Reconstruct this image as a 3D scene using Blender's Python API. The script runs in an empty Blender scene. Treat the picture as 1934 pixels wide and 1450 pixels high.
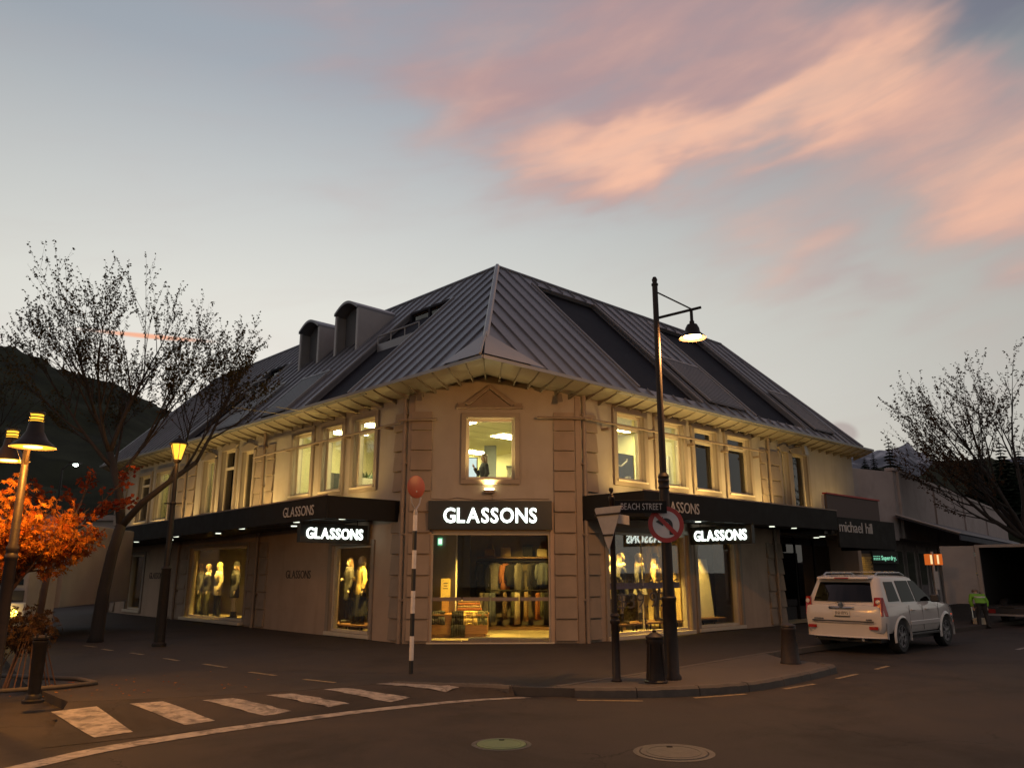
import bpy, bmesh, math, random
from mathutils import Vector, Matrix, noise
R = math.radians
sc = bpy.context.scene
col = sc.collection
random.seed(7)

# ------------------------------------------------------------------ camera
cam_d = bpy.data.cameras.new('camera')
cam_d.sensor_width = 36.0
cam_d.lens = 1480.0 / 1934.0 * 36.0
cam_d.clip_start = 0.1
cam_d.clip_end = 9000.0
cam = bpy.data.objects.new('camera', cam_d)
cam.location = (0, 0, 1.7)
cam.rotation_euler = (math.pi / 2 + math.atan(355.0 / 1480.0), 0, 0)
col.objects.link(cam)
sc.camera = cam

# ------------------------------------------------------------------ dusk sky
world = bpy.data.worlds.new('World')
sc.world = world
world.use_nodes = True
wt = world.node_tree
wt.nodes.clear()
SUN_AZ, SUN_EL = -18.0, 1.0          # the glow sits behind the hill on the left


class NT:
    """tiny helper for building math node networks"""
    def __init__(self, tree):
        self.t = tree

    def n(self, typ, **kw):
        nd = self.t.nodes.new(typ)
        for k, v in kw.items():
            setattr(nd, k, v)
        return nd

    def link(self, a, b):
        self.t.links.new(a, b)

    def _in(self, sock, v):
        if isinstance(v, (int, float)):
            sock.default_value = v
        elif isinstance(v, (tuple, list)):
            sock.default_value = v if len(v) == len(sock.default_value) else (*v, 1.0)
        else:
            self.link(v, sock)

    def m(self, op, a, b=0.0, c=0.0):
        nd = self.n('ShaderNodeMath', operation=op)
        self._in(nd.inputs[0], a); self._in(nd.inputs[1], b)
        self._in(nd.inputs[2], c)
        return nd.outputs[0]

    def ss(self, v, lo, hi, a=0.0, b=1.0):
        nd = self.n('ShaderNodeMapRange', interpolation_type='SMOOTHSTEP')
        self._in(nd.inputs[0], v); self._in(nd.inputs[1], lo); self._in(nd.inputs[2], hi)
        self._in(nd.inputs[3], a); self._in(nd.inputs[4], b)
        return nd.outputs[0]

    def mix(self, f, a, b, mode='MIX'):
        nd = self.n('ShaderNodeMix', data_type='RGBA', blend_type=mode)
        self._in(nd.inputs[0], f); self._in(nd.inputs[6], a); self._in(nd.inputs[7], b)
        return nd.outputs[2]

    def noise(self, vec, scale, detail=3.0, rough=0.5, dist=0.0):
        nd = self.n('ShaderNodeTexNoise')
        if vec is not None:
            self.link(vec, nd.inputs['Vector'])
        nd.inputs['Scale'].default_value = scale
        nd.inputs['Detail'].default_value = detail
        nd.inputs['Roughness'].default_value = rough
        nd.inputs['Distortion'].default_value = dist
        return nd.outputs['Fac']

    def comb(self, x, y, z):
        nd = self.n('ShaderNodeCombineXYZ')
        self._in(nd.inputs[0], x); self._in(nd.inputs[1], y); self._in(nd.inputs[2], z)
        return nd.outputs[0]


def make_world():
    w = NT(wt)
    tc = w.n('ShaderNodeTexCoord')
    sep = w.n('ShaderNodeSeparateXYZ')
    w.link(tc.outputs['Generated'], sep.inputs[0])
    X, Y, Z = sep.outputs
    az = w.m('MULTIPLY', w.m('ARCTAN2', X, Y), 57.2958)
    el = w.m('MULTIPLY', w.m('ARCSINE', Z), 57.2958)
    ramp = w.n('ShaderNodeValToRGB')
    w.link(w.m('DIVIDE', w.m('ADD', el, 10.0), 100.0), ramp.inputs[0])
    stops = [(0.0, (.62, .59, .54)), (.12, (.96, .91, .80)), (.22, (.91, .89, .82)), (.285, (.83, .83, .77)),
             (.35, (.66, .68, .67)), (.44, (.405, .45, .505)), (.55, (.28, .325, .40)), (1.0, (.17, .21, .28))]
    cr = ramp.color_ramp
    while len(cr.elements) < len(stops):
        cr.elements.new(0.5)
    for e, (p, c) in zip(cr.elements, stops):
        e.position = p
        e.color = (*c, 1)
    d = w.m('SUBTRACT', az, SUN_AZ)
    d = w.m('WRAP', d, 180.0, -180.0)
    g = w.m('EXPONENT', w.m('MULTIPLY', w.m('MULTIPLY', d, d), -1 / (52.0 * 52.0)))
    fac = w.m('MULTIPLY_ADD', g, .58, .42)
    vm = w.n('ShaderNodeVectorMath', operation='SCALE')
    w.link(ramp.outputs[0], vm.inputs[0]); w.link(fac, vm.inputs[3])
    base = vm.outputs[0]
    # a little of the physical sky under the measured dusk gradient
    sky = w.n('ShaderNodeTexSky', sky_type='NISHITA')
    sky.sun_disc = False
    sky.sun_elevation = R(SUN_EL)
    sky.sun_rotation = R(SUN_AZ)
    sv = w.n('ShaderNodeVectorMath', operation='SCALE')
    w.link(sky.outputs[0], sv.inputs[0]); sv.inputs[3].default_value = .10
    base = w.mix(.12, base, sv.outputs[0])

    # clouds: (azimuth, elevation) space, streaks rising a little to the right
    v1 = w.comb(w.m('MULTIPLY', az, .035), w.m('MULTIPLY', w.m('MULTIPLY_ADD', az, -.16, el), .17), 3.1)
    n1 = w.noise(v1, 2.0, 7, .55, .5)
    v2 = w.comb(w.m('MULTIPLY', az, .045), w.m('MULTIPLY', w.m('MULTIPLY_ADD', az, -.2, el), .14), 8.4)
    n2 = w.noise(v2, 2.4, 6, .52, .3)
    v3 = w.comb(w.m('MULTIPLY', az, .07), w.m('MULTIPLY', el, .12), 1.7)
    n3 = w.noise(v3, 1.1, 4, .5, 0)

    wa = w.noise(w.comb(w.m('MULTIPLY', az, .09), w.m('MULTIPLY', w.m('MULTIPLY_ADD', az, -.15, el), .26), 5.5), 1.0, 3, .5, .2)
    wb = w.noise(w.comb(w.m('MULTIPLY', az, .08), w.m('MULTIPLY', w.m('MULTIPLY_ADD', az, -.15, el), .24), 12.5), 1.3, 3, .5, .2)
    azw = w.m('MULTIPLY_ADD', w.m('SUBTRACT', wa, .5), 13.0, az)
    elw = w.m('MULTIPLY_ADD', w.m('SUBTRACT', wb, .5), 7.5, el)

    def blob(a, e, ra, re, rot, wt_, sharp=False):
        dx, dy = w.m('SUBTRACT', az if sharp else azw, a), w.m('SUBTRACT', el if sharp else elw, e)
        c, s = math.cos(R(rot)), math.sin(R(rot))
        u = w.m('DIVIDE', w.m('ADD', w.m('MULTIPLY', dx, c), w.m('MULTIPLY', dy, s)), ra)
        v = w.m('DIVIDE', w.m('SUBTRACT', w.m('MULTIPLY', dy, c), w.m('MULTIPLY', dx, s)), re)
        q = w.m('ADD', w.m('MULTIPLY', u, u), w.m('MULTIPLY', v, v))
        return w.m('MULTIPLY', w.m('EXPONENT', w.m('MULTIPLY', q, -1.0)), wt_)
    blobs = [(5, 30.2, 9.0, 2.9, -4, 1.0), (20, 31.6, 14, 3.3, 9, 1.15), (32, 27.5, 10, 4.6, -18, 1.1), (37, 22.5, 5, 4.5, -25, .85),
             (21, 21.4, 6, 3.4, -14, .60), (15, 37.5, 16, 4.2, 12, .85), (-10, 34.5, 8, 2.6, 5, .30),
             (27, 18, 5, 1.8, -20, .28), (8, 43, 24, 4.5, 8, .7), (3, 35.5, 10, 3.0, 4, .55)]
    tot = None
    for b in blobs:
        q = blob(*b)
        tot = q if tot is None else w.m('ADD', tot, q)
    # the same thin cloud goes on over the rest of the sky
    rest = w.m('MULTIPLY', w.ss(w.m('ABSOLUTE', az), 45, 75), w.ss(el, 14, 30, 0, .55))
    tot = w.m('ADD', tot, rest)
    nm = w.m('ADD', w.m('MULTIPLY', n1, .6), w.m('MULTIPLY', n2, .4))
    hole = blob(36.5, 33.2, 6.5, 1.9, 14, .9)
    tot = w.m('SUBTRACT', tot, hole)
    dens = w.m('MULTIPLY', w.ss(w.m('ADD', tot, w.m('MULTIPLY_ADD', nm, 1.0, -.5)), -.08, 1.1), w.ss(nm, .22, .60, .6, 1.0))
    core = w.m('ADD', w.m('ADD', blob(5.5, 30.0, 8, 1.5, -3, .62), blob(20, 31.3, 11, 1.9, 11, .80)), w.m('ADD', w.m('ADD', blob(35, 24, 7, 4, -25, .55), blob(26.5, 30.6, 7, 2.6, 6, .55)), blob(19.5, 21.6, 4, 2.4, -14, .3)))
    lit = w.ss(w.m('ADD', w.m('MULTIPLY', core, w.m('MULTIPLY_ADD', n1, .9, .55)), w.m('MULTIPLY', w.m('SUBTRACT', n2, .35), .7)), -.06, .95)
    ccol = w.mix(lit, (.44, .295, .305), (.95, .53, .37))
    out = w.mix(w.m('MULTIPLY', dens, .93), base, ccol)
    out = w.mix(w.m('MULTIPLY', w.ss(blob(38, 34.5, 9, 3.2, 12, 1.0), .15, .9), .62), out, (.165, .165, .225))
    # thin burning streak low over the hill and a small grey puff over the eave
    st = blob(-26.5, 15.35, 4.6, .20, 1.2, 1.0, True)
    out = w.mix(w.ss(w.m('MULTIPLY', st, w.m('MULTIPLY_ADD', n2, 1.9, -.1)), .2, .85, 0, .75), out, (1.0, .38, .18))
    pf = blob(23.2, 9.2, 1.15, .75, -18, 1.0, True)
    out = w.mix(w.ss(w.m('MULTIPLY', pf, w.m('MULTIPLY_ADD', n2, .8, .55)), .28, .62, 0, .75), out, (.42, .35, .33))
    bg = w.n('ShaderNodeBackground')
    w.link(out, bg.inputs[0])
    bg.inputs[1].default_value = SKY_STRENGTH
    o = w.n('ShaderNodeOutputWorld')
    w.link(bg.outputs[0], o.inputs[0])


SKY_STRENGTH = 1.0
make_world()

sun_d = bpy.data.lights.new('sun', 'SUN')
sun_d.energy = 0.06                    # the sun is already behind the hill: only a trace of directional dusk light
sun_d.angle = R(25)
sun_d.color = (1.0, .72, .52)
sun = bpy.data.objects.new('sun', sun_d)
sun.rotation_euler = (R(90 - 12), 0, R(180 - SUN_AZ))
col.objects.link(sun)

vs = sc.view_settings
vs.view_transform = 'Standard'
vs.look = 'None'
vs.exposure = 0.0
vs.gamma = 1.0
vs.use_curve_mapping = False
sc.cycles.use_denoising = True
sc.cycles.max_bounces = 8
sc.cycles.diffuse_bounces = 4
sc.cycles.glossy_bounces = 4
sc.cycles.transparent_max_bounces = 16
sc.cycles.caustics_reflective = False
sc.cycles.caustics_refractive = False
sc.cycles.sample_clamp_indirect = 4.0

# ------------------------------------------------------------------ materials
MATS = {}


def M(name, color=None, rough=.6, metal=0.0, var=.12, scale=6.0, bump=0.0, bscale=40.0, emit=None, estr=0.0, spec=.5,
      stretch=None, coat=0.0, dirt=None, streak=None, cracks=None, grain=0.0):
    if name in MATS:
        return MATS[name]
    m = bpy.data.materials.new(name)
    m.use_nodes = True
    t = m.node_tree
    b = t.nodes['Principled BSDF']
    w = NT(t)
    tc = w.n('ShaderNodeTexCoord')
    vec = tc.outputs['Object']
    if stretch:
        mp = w.n('ShaderNodeMapping')
        w.link(vec, mp.inputs[0])
        mp.inputs['Scale'].default_value = stretch
        vec = mp.outputs[0]
    if var > 0:
        nz = w.noise(vec, scale, 5, .6)
        k = w.ss(nz, .25, .75, 1 - var, 1 + var)
        sc_ = w.n('ShaderNodeVectorMath', operation='SCALE')
        sc_.inputs[0].default_value = color
        w.link(k, sc_.inputs[3])
        cs = sc_.outputs[0]
        if dirt:
            nd = w.noise(vec, dirt[1], 6, .65, .6)
            cs = w.mix(w.ss(nd, dirt[2], dirt[3], 0, dirt[4]), cs, dirt[0])
        if streak:                      # rain streaks running down a wall
            mp2 = w.n('ShaderNodeMapping'); w.link(tc.outputs['Object'], mp2.inputs[0]); mp2.inputs['Scale'].default_value = (2.2, 2.2, .30)
            ns_ = w.noise(mp2.outputs[0], 1.0, 5, .55, .4)
            cs = w.mix(w.ss(ns_, .46, .85, 0, streak[1] * .7), cs, streak[0])
        if grain:                       # stone aggregate
            ng = w.noise(tc.outputs['Object'], 140.0, 2, .7)
            ga_ = w.n('ShaderNodeVectorMath', operation='SCALE'); w.link(cs, ga_.inputs[0]); w.link(w.ss(ng, .3, .7, 1 - grain, 1 + grain), ga_.inputs[3])
            cs = ga_.outputs[0]
        if cracks:                      # thin meandering cracks, only here and there
            wv = w.n('ShaderNodeTexVoronoi', feature='DISTANCE_TO_EDGE'); wv.inputs['Scale'].default_value = cracks[1]
            nv = w.n('ShaderNodeTexNoise'); nv.inputs['Scale'].default_value = 1.7; nv.inputs['Detail'].default_value = 5
            w.link(tc.outputs['Object'], nv.inputs['Vector'])
            va = w.n('ShaderNodeVectorMath', operation='MULTIPLY_ADD'); w.link(nv.outputs['Color'], va.inputs[0]); va.inputs[1].default_value = (1.2, 1.2, 0); w.link(tc.outputs['Object'], va.inputs[2])
            w.link(va.outputs[0], wv.inputs['Vector'])
            line = w.ss(wv.outputs['Distance'], .0, .012, 1, 0)
            msk = w.ss(w.noise(tc.outputs['Object'], .32, 3, .5), .50, .62)
            cs = w.mix(w.m('MULTIPLY', w.m('MULTIPLY', line, msk), .75), cs, cracks[0])
        w.link(cs, b.inputs['Base Color'])
        w.link(w.ss(nz, .2, .8, max(.02, rough - .08), min(1, rough + .08)), b.inputs['Roughness'])
    else:
        b.inputs['Base Color'].default_value = (*color, 1)
        b.inputs['Roughness'].default_value = rough
    b.inputs['Metallic'].default_value = metal
    b.inputs['Specular IOR Level'].default_value = spec
    b.inputs['Coat Weight'].default_value = coat
    if bump > 0:
        bn = w.n('ShaderNodeBump')
        bn.inputs['Strength'].default_value = bump
        bn.inputs['Distance'].default_value = .02
        w.link(w.noise(vec, bscale, 4, .6), bn.inputs['Height'])
        w.link(bn.outputs[0], b.inputs['Normal'])
    if emit:
        b.inputs['Emission Color'].default_value = (*emit, 1)
        b.inputs['Emission Strength'].default_value = estr
    MATS[name] = m
    return m


def glass_mat(name, tint, refl=1.0, rough=.0, ior=1.5):
    m = bpy.data.materials.new(name)
    m.use_nodes = True
    t = m.node_tree
    t.nodes.clear()
    w = NT(t)
    tr = w.n('ShaderNodeBsdfTransparent')
    tr.inputs[0].default_value = (*tint, 1)
    gl = w.n('ShaderNodeBsdfGlossy')
    gl.inputs['Roughness'].default_value = rough
    gl.inputs[0].default_value = (.95, .95, .95, 1)
    fr = w.n('ShaderNodeFresnel')
    fr.inputs[0].default_value = ior
    mx = w.n('ShaderNodeMixShader')
    w.link(w.m('MULTIPLY', fr.outputs[0], refl), mx.inputs[0])
    w.link(tr.outputs[0], mx.inputs[1]); w.link(gl.outputs[0], mx.inputs[2])
    o = w.n('ShaderNodeOutputMaterial')
    w.link(mx.outputs[0], o.inputs[0])
    MATS[name] = m
    return m


def emit_mat(name, color, strength):
    m = bpy.data.materials.new(name)
    m.use_nodes = True
    t = m.node_tree
    t.nodes.clear()
    w = NT(t)
    e = w.n('ShaderNodeEmission')
    e.inputs[0].default_value = (*color, 1)
    e.inputs[1].default_value = strength
    o = w.n('ShaderNodeOutputMaterial')
    w.link(e.outputs[0], o.inputs[0])
    MATS[name] = m
    return m


def leaf_mat(name, c1, c2, trans=.35):
    m = bpy.data.materials.new(name)
    m.use_nodes = True
    t = m.node_tree
    t.nodes.clear()
    w = NT(t)
    geo = w.n('ShaderNodeNewGeometry')
    c = w.mix(geo.outputs['Random Per Island'], c1, c2)
    d = w.n('ShaderNodeBsdfDiffuse'); w.link(c, d.inputs[0])
    tl = w.n('ShaderNodeBsdfTranslucent'); w.link(c, tl.inputs[0])
    mx = w.n('ShaderNodeMixShader'); mx.inputs[0].default_value = trans
    w.link(d.outputs[0], mx.inputs[1]); w.link(tl.outputs[0], mx.inputs[2])
    o = w.n('ShaderNodeOutputMaterial')
    w.link(mx.outputs[0], o.inputs[0])
    MATS[name] = m
    return m


# ------------------------------------------------------------------ mesh building
def wloc(o):
    v = Vector((0, 0, 0))
    while o is not None:
        v += o.location
        o = o.parent
    return v


class MB:
    """collects shapes; build() links them as one mesh object"""
    def __init__(self, xf=None):
        self.v, self.f, self.xf = [], [], xf

    def add(self, vs_, fs):
        o = len(self.v)
        if self.xf:
            vs_ = [self.xf(p) for p in vs_]
        self.v += [tuple(p) for p in vs_]
        self.f += [tuple(i + o for i in f) for f in fs]
        return self

    def box(self, x0, x1, y0, y1, z0, z1):
        p = [(x, y, z) for z in (z0, z1) for y in (y0, y1) for x in (x0, x1)]
        return self.add(p, [(0, 2, 3, 1), (4, 5, 7, 6), (0, 1, 5, 4), (2, 6, 7, 3), (0, 4, 6, 2), (1, 3, 7, 5)])

    def hexa(self, p):
        """eight points: bottom ring of four, top ring of four"""
        return self.add(p, [(3, 2, 1, 0), (4, 5, 6, 7), (0, 1, 5, 4), (1, 2, 6, 5), (2, 3, 7, 6), (3, 0, 4, 7)])

    def poly(self, p):
        return self.add(p, [tuple(range(len(p)))])

    def prism(self, pts, a, b, axis=1):
        """2-D outline extruded from a to b along axis (the outline fills the other two axes in order)"""
        def mk(q, h):
            q = list(q)
            q.insert(axis, h)
            return tuple(q)
        n = len(pts)
        vs_ = [mk(q, a) for q in pts] + [mk(q, b) for q in pts]
        fs = [tuple(range(n))[::-1], tuple(range(n, 2 * n))] + [(i, (i + 1) % n, n + (i + 1) % n, n + i) for i in range(n)]
        return self.add(vs_, fs)

    def tube(self, pts, rad, n=8, cap=True):
        pts = [Vector(p) for p in pts]
        if not hasattr(rad, '__len__'):
            rad = [rad] * len(pts)
        vs_, fs = [], []
        ref = None
        for i, p in enumerate(pts):
            d = (pts[min(i + 1, len(pts) - 1)] - pts[max(i - 1, 0)]).normalized()
            if ref is None:
                ref = Vector((0, 0, 1)) if abs(d.z) < .9 else Vector((1, 0, 0))
            a = d.cross(ref).normalized()
            ref = a.cross(d).normalized()
            for k in range(n):
                t = 2 * math.pi * k / n
                vs_.append(p + (a * math.cos(t) + ref * math.sin(t)) * rad[i])
        for i in range(len(pts) - 1):
            for k in range(n):
                k2 = (k + 1) % n
                fs.append((i * n + k, i * n + k2, (i + 1) * n + k2, (i + 1) * n + k))
        if cap:
            fs.append(tuple(range(n))[::-1])
            fs.append(tuple((len(pts) - 1) * n + k for k in range(n)))
        return self.add(vs_, fs)

    def lathe(self, prof, n=20, c=(0, 0, 0), axis='z', cap=True):
        vs_, fs = [], []
        for r, h in prof:
            for k in range(n):
                t = 2 * math.pi * k / n
                a, b = r * math.cos(t), r * math.sin(t)
                q = (a, b, h) if axis == 'z' else ((a, h, b) if axis == 'y' else (h, a, b))
                vs_.append((q[0] + c[0], q[1] + c[1], q[2] + c[2]))
        for i in range(len(prof) - 1):
            for k in range(n):
                k2 = (k + 1) % n
                fs.append((i * n + k, i * n + k2, (i + 1) * n + k2, (i + 1) * n + k))
        if cap and prof[0][0] > 1e-4:
            fs.append(tuple(range(n))[::-1])
        if cap and prof[-1][0] > 1e-4:
            fs.append(tuple((len(prof) - 1) * n + k for k in range(n)))
        return self.add(vs_, fs)

    def loft(self, rings, cap=True):
        n = len(rings[0])
        vs_ = [p for r in rings for p in r]
        fs = []
        for i in range(len(rings) - 1):
            for k in range(n):
                k2 = (k + 1) % n
                fs.append((i * n + k, i * n + k2, (i + 1) * n + k2, (i + 1) * n + k))
        if cap:
            fs.append(tuple(range(n))[::-1])
            fs.append(tuple((len(rings) - 1) * n + k for k in range(n)))
        return self.add(vs_, fs)

    def mesh(self, name, mat, smooth=False, off=None, recalc=True):
        me = bpy.data.meshes.new(name)
        v = self.v if off is None else [(p[0] - off[0], p[1] - off[1], p[2] - off[2]) for p in self.v]
        me.from_pydata(v, [], self.f)
        if recalc:
            bm = bmesh.new()
            bm.from_mesh(me)
            bmesh.ops.recalc_face_normals(bm, faces=bm.faces)
            bm.to_mesh(me)
            bm.free()
        if mat is not None:
            me.materials.append(MATS[mat] if isinstance(mat, str) else mat)
        if smooth:
            me.polygons.foreach_set('use_smooth', [True] * len(me.polygons))
            if smooth is not True:
                me.set_sharp_from_angle(angle=R(smooth))
        me.update()
        return me

    def build(self, name, mat, parent=None, smooth=False, world=False, bevel=0.0, loc=None, recalc=True):
        """world=True: the points are world points, so the parent's place is taken off again"""
        off = wloc(parent) if (world and parent is not None) else None
        if loc is not None:
            off = Vector(loc) if world or parent is None else None
        me = self.mesh(name, mat, smooth, off, recalc)
        o = bpy.data.objects.new(name, me)
        col.objects.link(o)
        if parent is not None:
            o.parent = parent
            if loc is not None:
                o.location = Vector(loc) - (wloc(parent) if world else Vector((0, 0, 0)))
        elif loc is not None:
            o.location = loc
        if bevel > 0:
            bv = o.modifiers.new('bevel', 'BEVEL')
            bv.width = bevel
            bv.segments = 2
            bv.limit_method = 'ANGLE'
        return o


def tag(o, label=None, cat=None, group=None, kind=None):
    if label: o['label'] = label
    if cat: o['category'] = cat
    if group: o['group'] = group
    if kind: o['kind'] = kind
    return o


def thing(name, label, cat, loc=(0, 0, 0), rz=0.0, group=None, scale=1.0):
    o = bpy.data.objects.new(name, None)
    o.empty_display_size = .1
    o.location = loc
    o.rotation_euler = (0, 0, rz)
    o.scale = (scale,) * 3
    col.objects.link(o)
    return tag(o, label, cat, group)


def copy_tree(o, parent=None):
    c = o.copy()
    col.objects.link(c)
    c.parent = parent
    for ch in o.children:
        copy_tree(ch, c)
    return c


def part_copy(o, shift, parent):
    c = o.copy()
    col.objects.link(c)
    c.parent = parent
    c.location = o.location + Vector(shift)
    return c


def light(name, typ, loc, power, color, parent=None, size=.1, spot=None, aim=None, blend=.6, size_y=None):
    d = bpy.data.lights.new(name, typ)
    d.energy = power
    d.color = color
    if typ == 'AREA':
        d.size = size
        if size_y:
            d.shape = 'RECTANGLE'
            d.size_y = size_y
    else:
        d.shadow_soft_size = size
    if typ == 'SPOT':
        d.spot_size = R(spot)
        d.spot_blend = blend
    o = bpy.data.objects.new(name, d)
    col.objects.link(o)
    o.location = loc
    if aim is not None:
        o.rotation_euler = (Vector(aim) - Vector(loc)).to_track_quat('-Z', 'Y').to_euler()
    if parent is not None:
        o.parent = parent
        if parent.rotation_euler.z == 0:
            o.location = Vector(loc) - wloc(parent)
    return o


_fc = {}


def glyph(ch, bold=0.0):
    """outline mesh data of one character at size 1, with its left edge and advance"""
    k = (ch, bold)
    if k not in _fc:
        cu = bpy.data.curves.new('glyph', 'FONT')
        cu.body = ch
        cu.size = 1.0
        cu.offset = bold
        cu.resolution_u = 3
        cu.fill_mode = 'BOTH'
        ob = bpy.data.objects.new('glyph', cu)
        col.objects.link(ob)
        dg = bpy.context.evaluated_depsgraph_get()
        me = ob.evaluated_get(dg).to_mesh()
        vs_ = [tuple(v.co) for v in me.vertices]
        fs = [tuple(p.vertices) for p in me.polygons]
        ob.evaluated_get(dg).to_mesh_clear()
        bpy.data.objects.remove(ob)
        bpy.data.curves.remove(cu)
        _fc[k] = (vs_, fs)
    return _fc[k]


def text(body, origin, right, up, height, mat, parent, width=None, bold=0.0, gap=.09, depth=.004, each=True, name='letter', world=True,
         label=None):
    """letters laid from origin (bottom left) along right; every letter its own part, or all in one flat print"""
    rt, u = Vector(right).normalized(), Vector(up).normalized()
    nrm = rt.cross(u)
    cap = max(v[1] for v in glyph('H', bold)[0])
    x, items = 0.0, []
    for ch in body:
        if ch == ' ':
            x += .34
            continue
        vs_, fs = glyph(ch, bold)
        lo, hi = min(v[0] for v in vs_), max(v[0] for v in vs_)
        items.append(([(v[0] - lo + x, v[1]) for v in vs_], fs))
        x += hi - lo + gap
    x -= gap
    ky = height / cap
    kx = (width / x) if width else ky
    out, allmb = [], MB()
    for vs_, fs in items:
        mb = MB() if each else allmb
        pts = [Vector(origin) + rt * (a * kx) + u * (b * ky) + nrm * depth for a, b in vs_]
        n = len(pts)
        back = [p - nrm * depth * .8 for p in pts]
        if depth > .01:
            ed = {}
            for f in fs:
                for i in range(len(f)):
                    e = (f[i], f[(i + 1) % len(f)])
                    ed[e] = 1
            side = [(a, b, b + n, a + n) for (a, b) in ed if (b, a) not in ed]
            mb.add(pts + back, list(fs) + side)
        else:
            mb.add(pts, fs)
        if each:
            out.append(mb.build(name, mat, parent, world=world, recalc=False))
    if not each:
        out.append(allmb.build(name, mat, parent, world=world, recalc=False))
        if label:
            out[0]['label'] = label
    return out

# ------------------------------------------------------------------ palette
M('asphalt', (.050, .041, .034), .82, spec=.25, var=.22, scale=2.2, bump=.5, bscale=160, dirt=((.026, .022, .018), .35, .46, .68, .9), grain=.30, cracks=((.014, .012, .011), .55))
M('paving', (.050, .041, .034), .8, spec=.25, var=.2, scale=3.0, bump=.4, bscale=60, dirt=((.030, .025, .021), .6, .48, .72, .75), grain=.25)
M('kerb_stone', (.085, .070, .056), .75, var=.22, scale=5, bump=.5, bscale=70, dirt=((.045, .04, .035), 1.3, .5, .7, .7))
M('bulb_paving', (.070, .056, .044), .75, var=.22, scale=4, bump=.4, bscale=90, dirt=((.05, .043, .037), .8, .5, .72, .7))
M('road_paint', (.30, .27, .235), .7, var=.3, scale=9, bump=.2, bscale=120, dirt=((.085, .075, .065), 5.0, .46, .66, .9))
M('yellow_paint', (.28, .20, .09), .7, var=.3, scale=9, dirt=((.10, .085, .06), 6.0, .42, .66, .85))
M('render_wall', (.315, .285, .25), .85, var=.09, scale=.9, bump=.25, bscale=130, dirt=((.24, .20, .16), .7, .52, .8, .5), streak=((.19, .155, .12), .5))
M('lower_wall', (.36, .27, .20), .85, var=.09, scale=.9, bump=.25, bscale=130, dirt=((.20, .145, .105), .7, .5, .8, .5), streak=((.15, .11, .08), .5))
M('quoin', (.25, .20, .155), .85, var=.14, scale=1.4, bump=.3, bscale=110, streak=((.15, .12, .09), .5))
M('casing', (.235, .195, .155), .65, var=.08, scale=3)
M('joinery', (.50, .44, .34), .5, var=.06, scale=4)
M('pipe_paint', (.20, .155, .12), .55, var=.1, scale=5)
M('roof_metal', (.185, .195, .222), .42, metal=.4, var=.16, scale=.6, dirt=((.14, .145, .165), .9, .46, .78, .6), grain=.06)
M('roof_edge', (.26, .26, .27), .4, metal=.4, var=.1, scale=1)
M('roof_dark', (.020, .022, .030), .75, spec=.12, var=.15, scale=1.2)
M('roof_mesh', (.13, .13, .14), .5, metal=.3, var=.25, scale=30)
M('flashing', (.30, .30, .31), .5, metal=.25, var=.08, scale=2)
M('dormer_front', (.085, .09, .10), .7, var=.1)
M('soffit_metal', (.30, .275, .23), .36, metal=.55, var=.12, scale=1.2)
M('bracket', (.13, .11, .09), .55, var=.1)
M('fascia_black', (.010, .0095, .009), .6, spec=.15, var=.15, scale=3)
M('canopy_under', (.030, .027, .024), .6, var=.2, scale=2)
M('sign_black', (.012, .014, .012), .4, var=.1)
M('grey_print', (.42, .40, .38), .5, var=.05)
M('grey_print_dim', (.30, .285, .27), .5, var=.05)
M('dark_print', (.05, .04, .035), .6, var=.05)
M('black_iron', (.014, .012, .011), .5, spec=.25, var=.25, scale=12, bump=.15, bscale=60)
M('brown_iron', (.020, .014, .012), .5, spec=.3, var=.25, scale=12, bump=.15, bscale=60)
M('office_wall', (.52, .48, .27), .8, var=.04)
M('office_ceiling', (.62, .56, .30), .85, var=.05, scale=8)
M('office_dark', (.03, .03, .03), .6, var=.1)
M('office_grey', (.20, .21, .20), .7, var=.08)
M('office_floor', (.18, .17, .14), .9, var=.1)
M('shop_floor', (.55, .47, .30), .45, var=.08, scale=2)
M('shop_wall', (.20, .165, .115), .8, var=.1)
M('shop_dark', (.035, .03, .026), .8, var=.15)
M('curtain_yellow', (.66, .52, .24), .85, var=.1, stretch=(20, 20, .5))
M('oak', (.46, .25, .09), .5, var=.18, stretch=(1, 1, 12), scale=3)
M('dark_oak', (.22, .12, .06), .55, var=.18, stretch=(1, 1, 12), scale=3)
M('white_board', (.60, .55, .42), .6, var=.04)
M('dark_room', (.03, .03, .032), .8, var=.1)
glass_mat('glass', (.96, .97, .95), .42)
glass_mat('shop_glass', (.97, .975, .96), .28)
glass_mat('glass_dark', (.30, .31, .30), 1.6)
glass_mat('car_glass', (.03, .032, .032), .5)
emit_mat('sign_lit', (.90, 1.0, .90), 3.2)
emit_mat('panel_lit', (1.0, .90, .46), 44.0)
emit_mat('sodium', (1.0, .60, .07), 14.0)
emit_mat('sodium_soft', (1.0, .50, .04), 1.9)
emit_mat('warm_lamp', (1.0, .80, .38), 16.0)
emit_mat('spot_face', (1.0, .82, .45), 8.0)
emit_mat('downlight', (.95, 1.0, .80), 1.5)
emit_mat('green_exit', (.25, 1.0, .50), .7)
emit_mat('white_exit', (.80, 1.0, .85), 1.4)

# ------------------------------------------------------------------ the building's own axes
Bp, Cp = Vector((-2.65, 20.12, 0)), Vector((1.78, 20.26, 0))


class Frame:
    """s runs along a facade away from the corner, o outward from it"""
    def __init__(self, p, d, n):
        self.p, self.d, self.n = Vector(p), Vector(d), Vector(n)

    def P(self, s, o, z):
        return self.p + self.d * s + self.n * o + Vector((0, 0, z))

    def mb(self):
        return MB(lambda q: self.P(*q))


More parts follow.
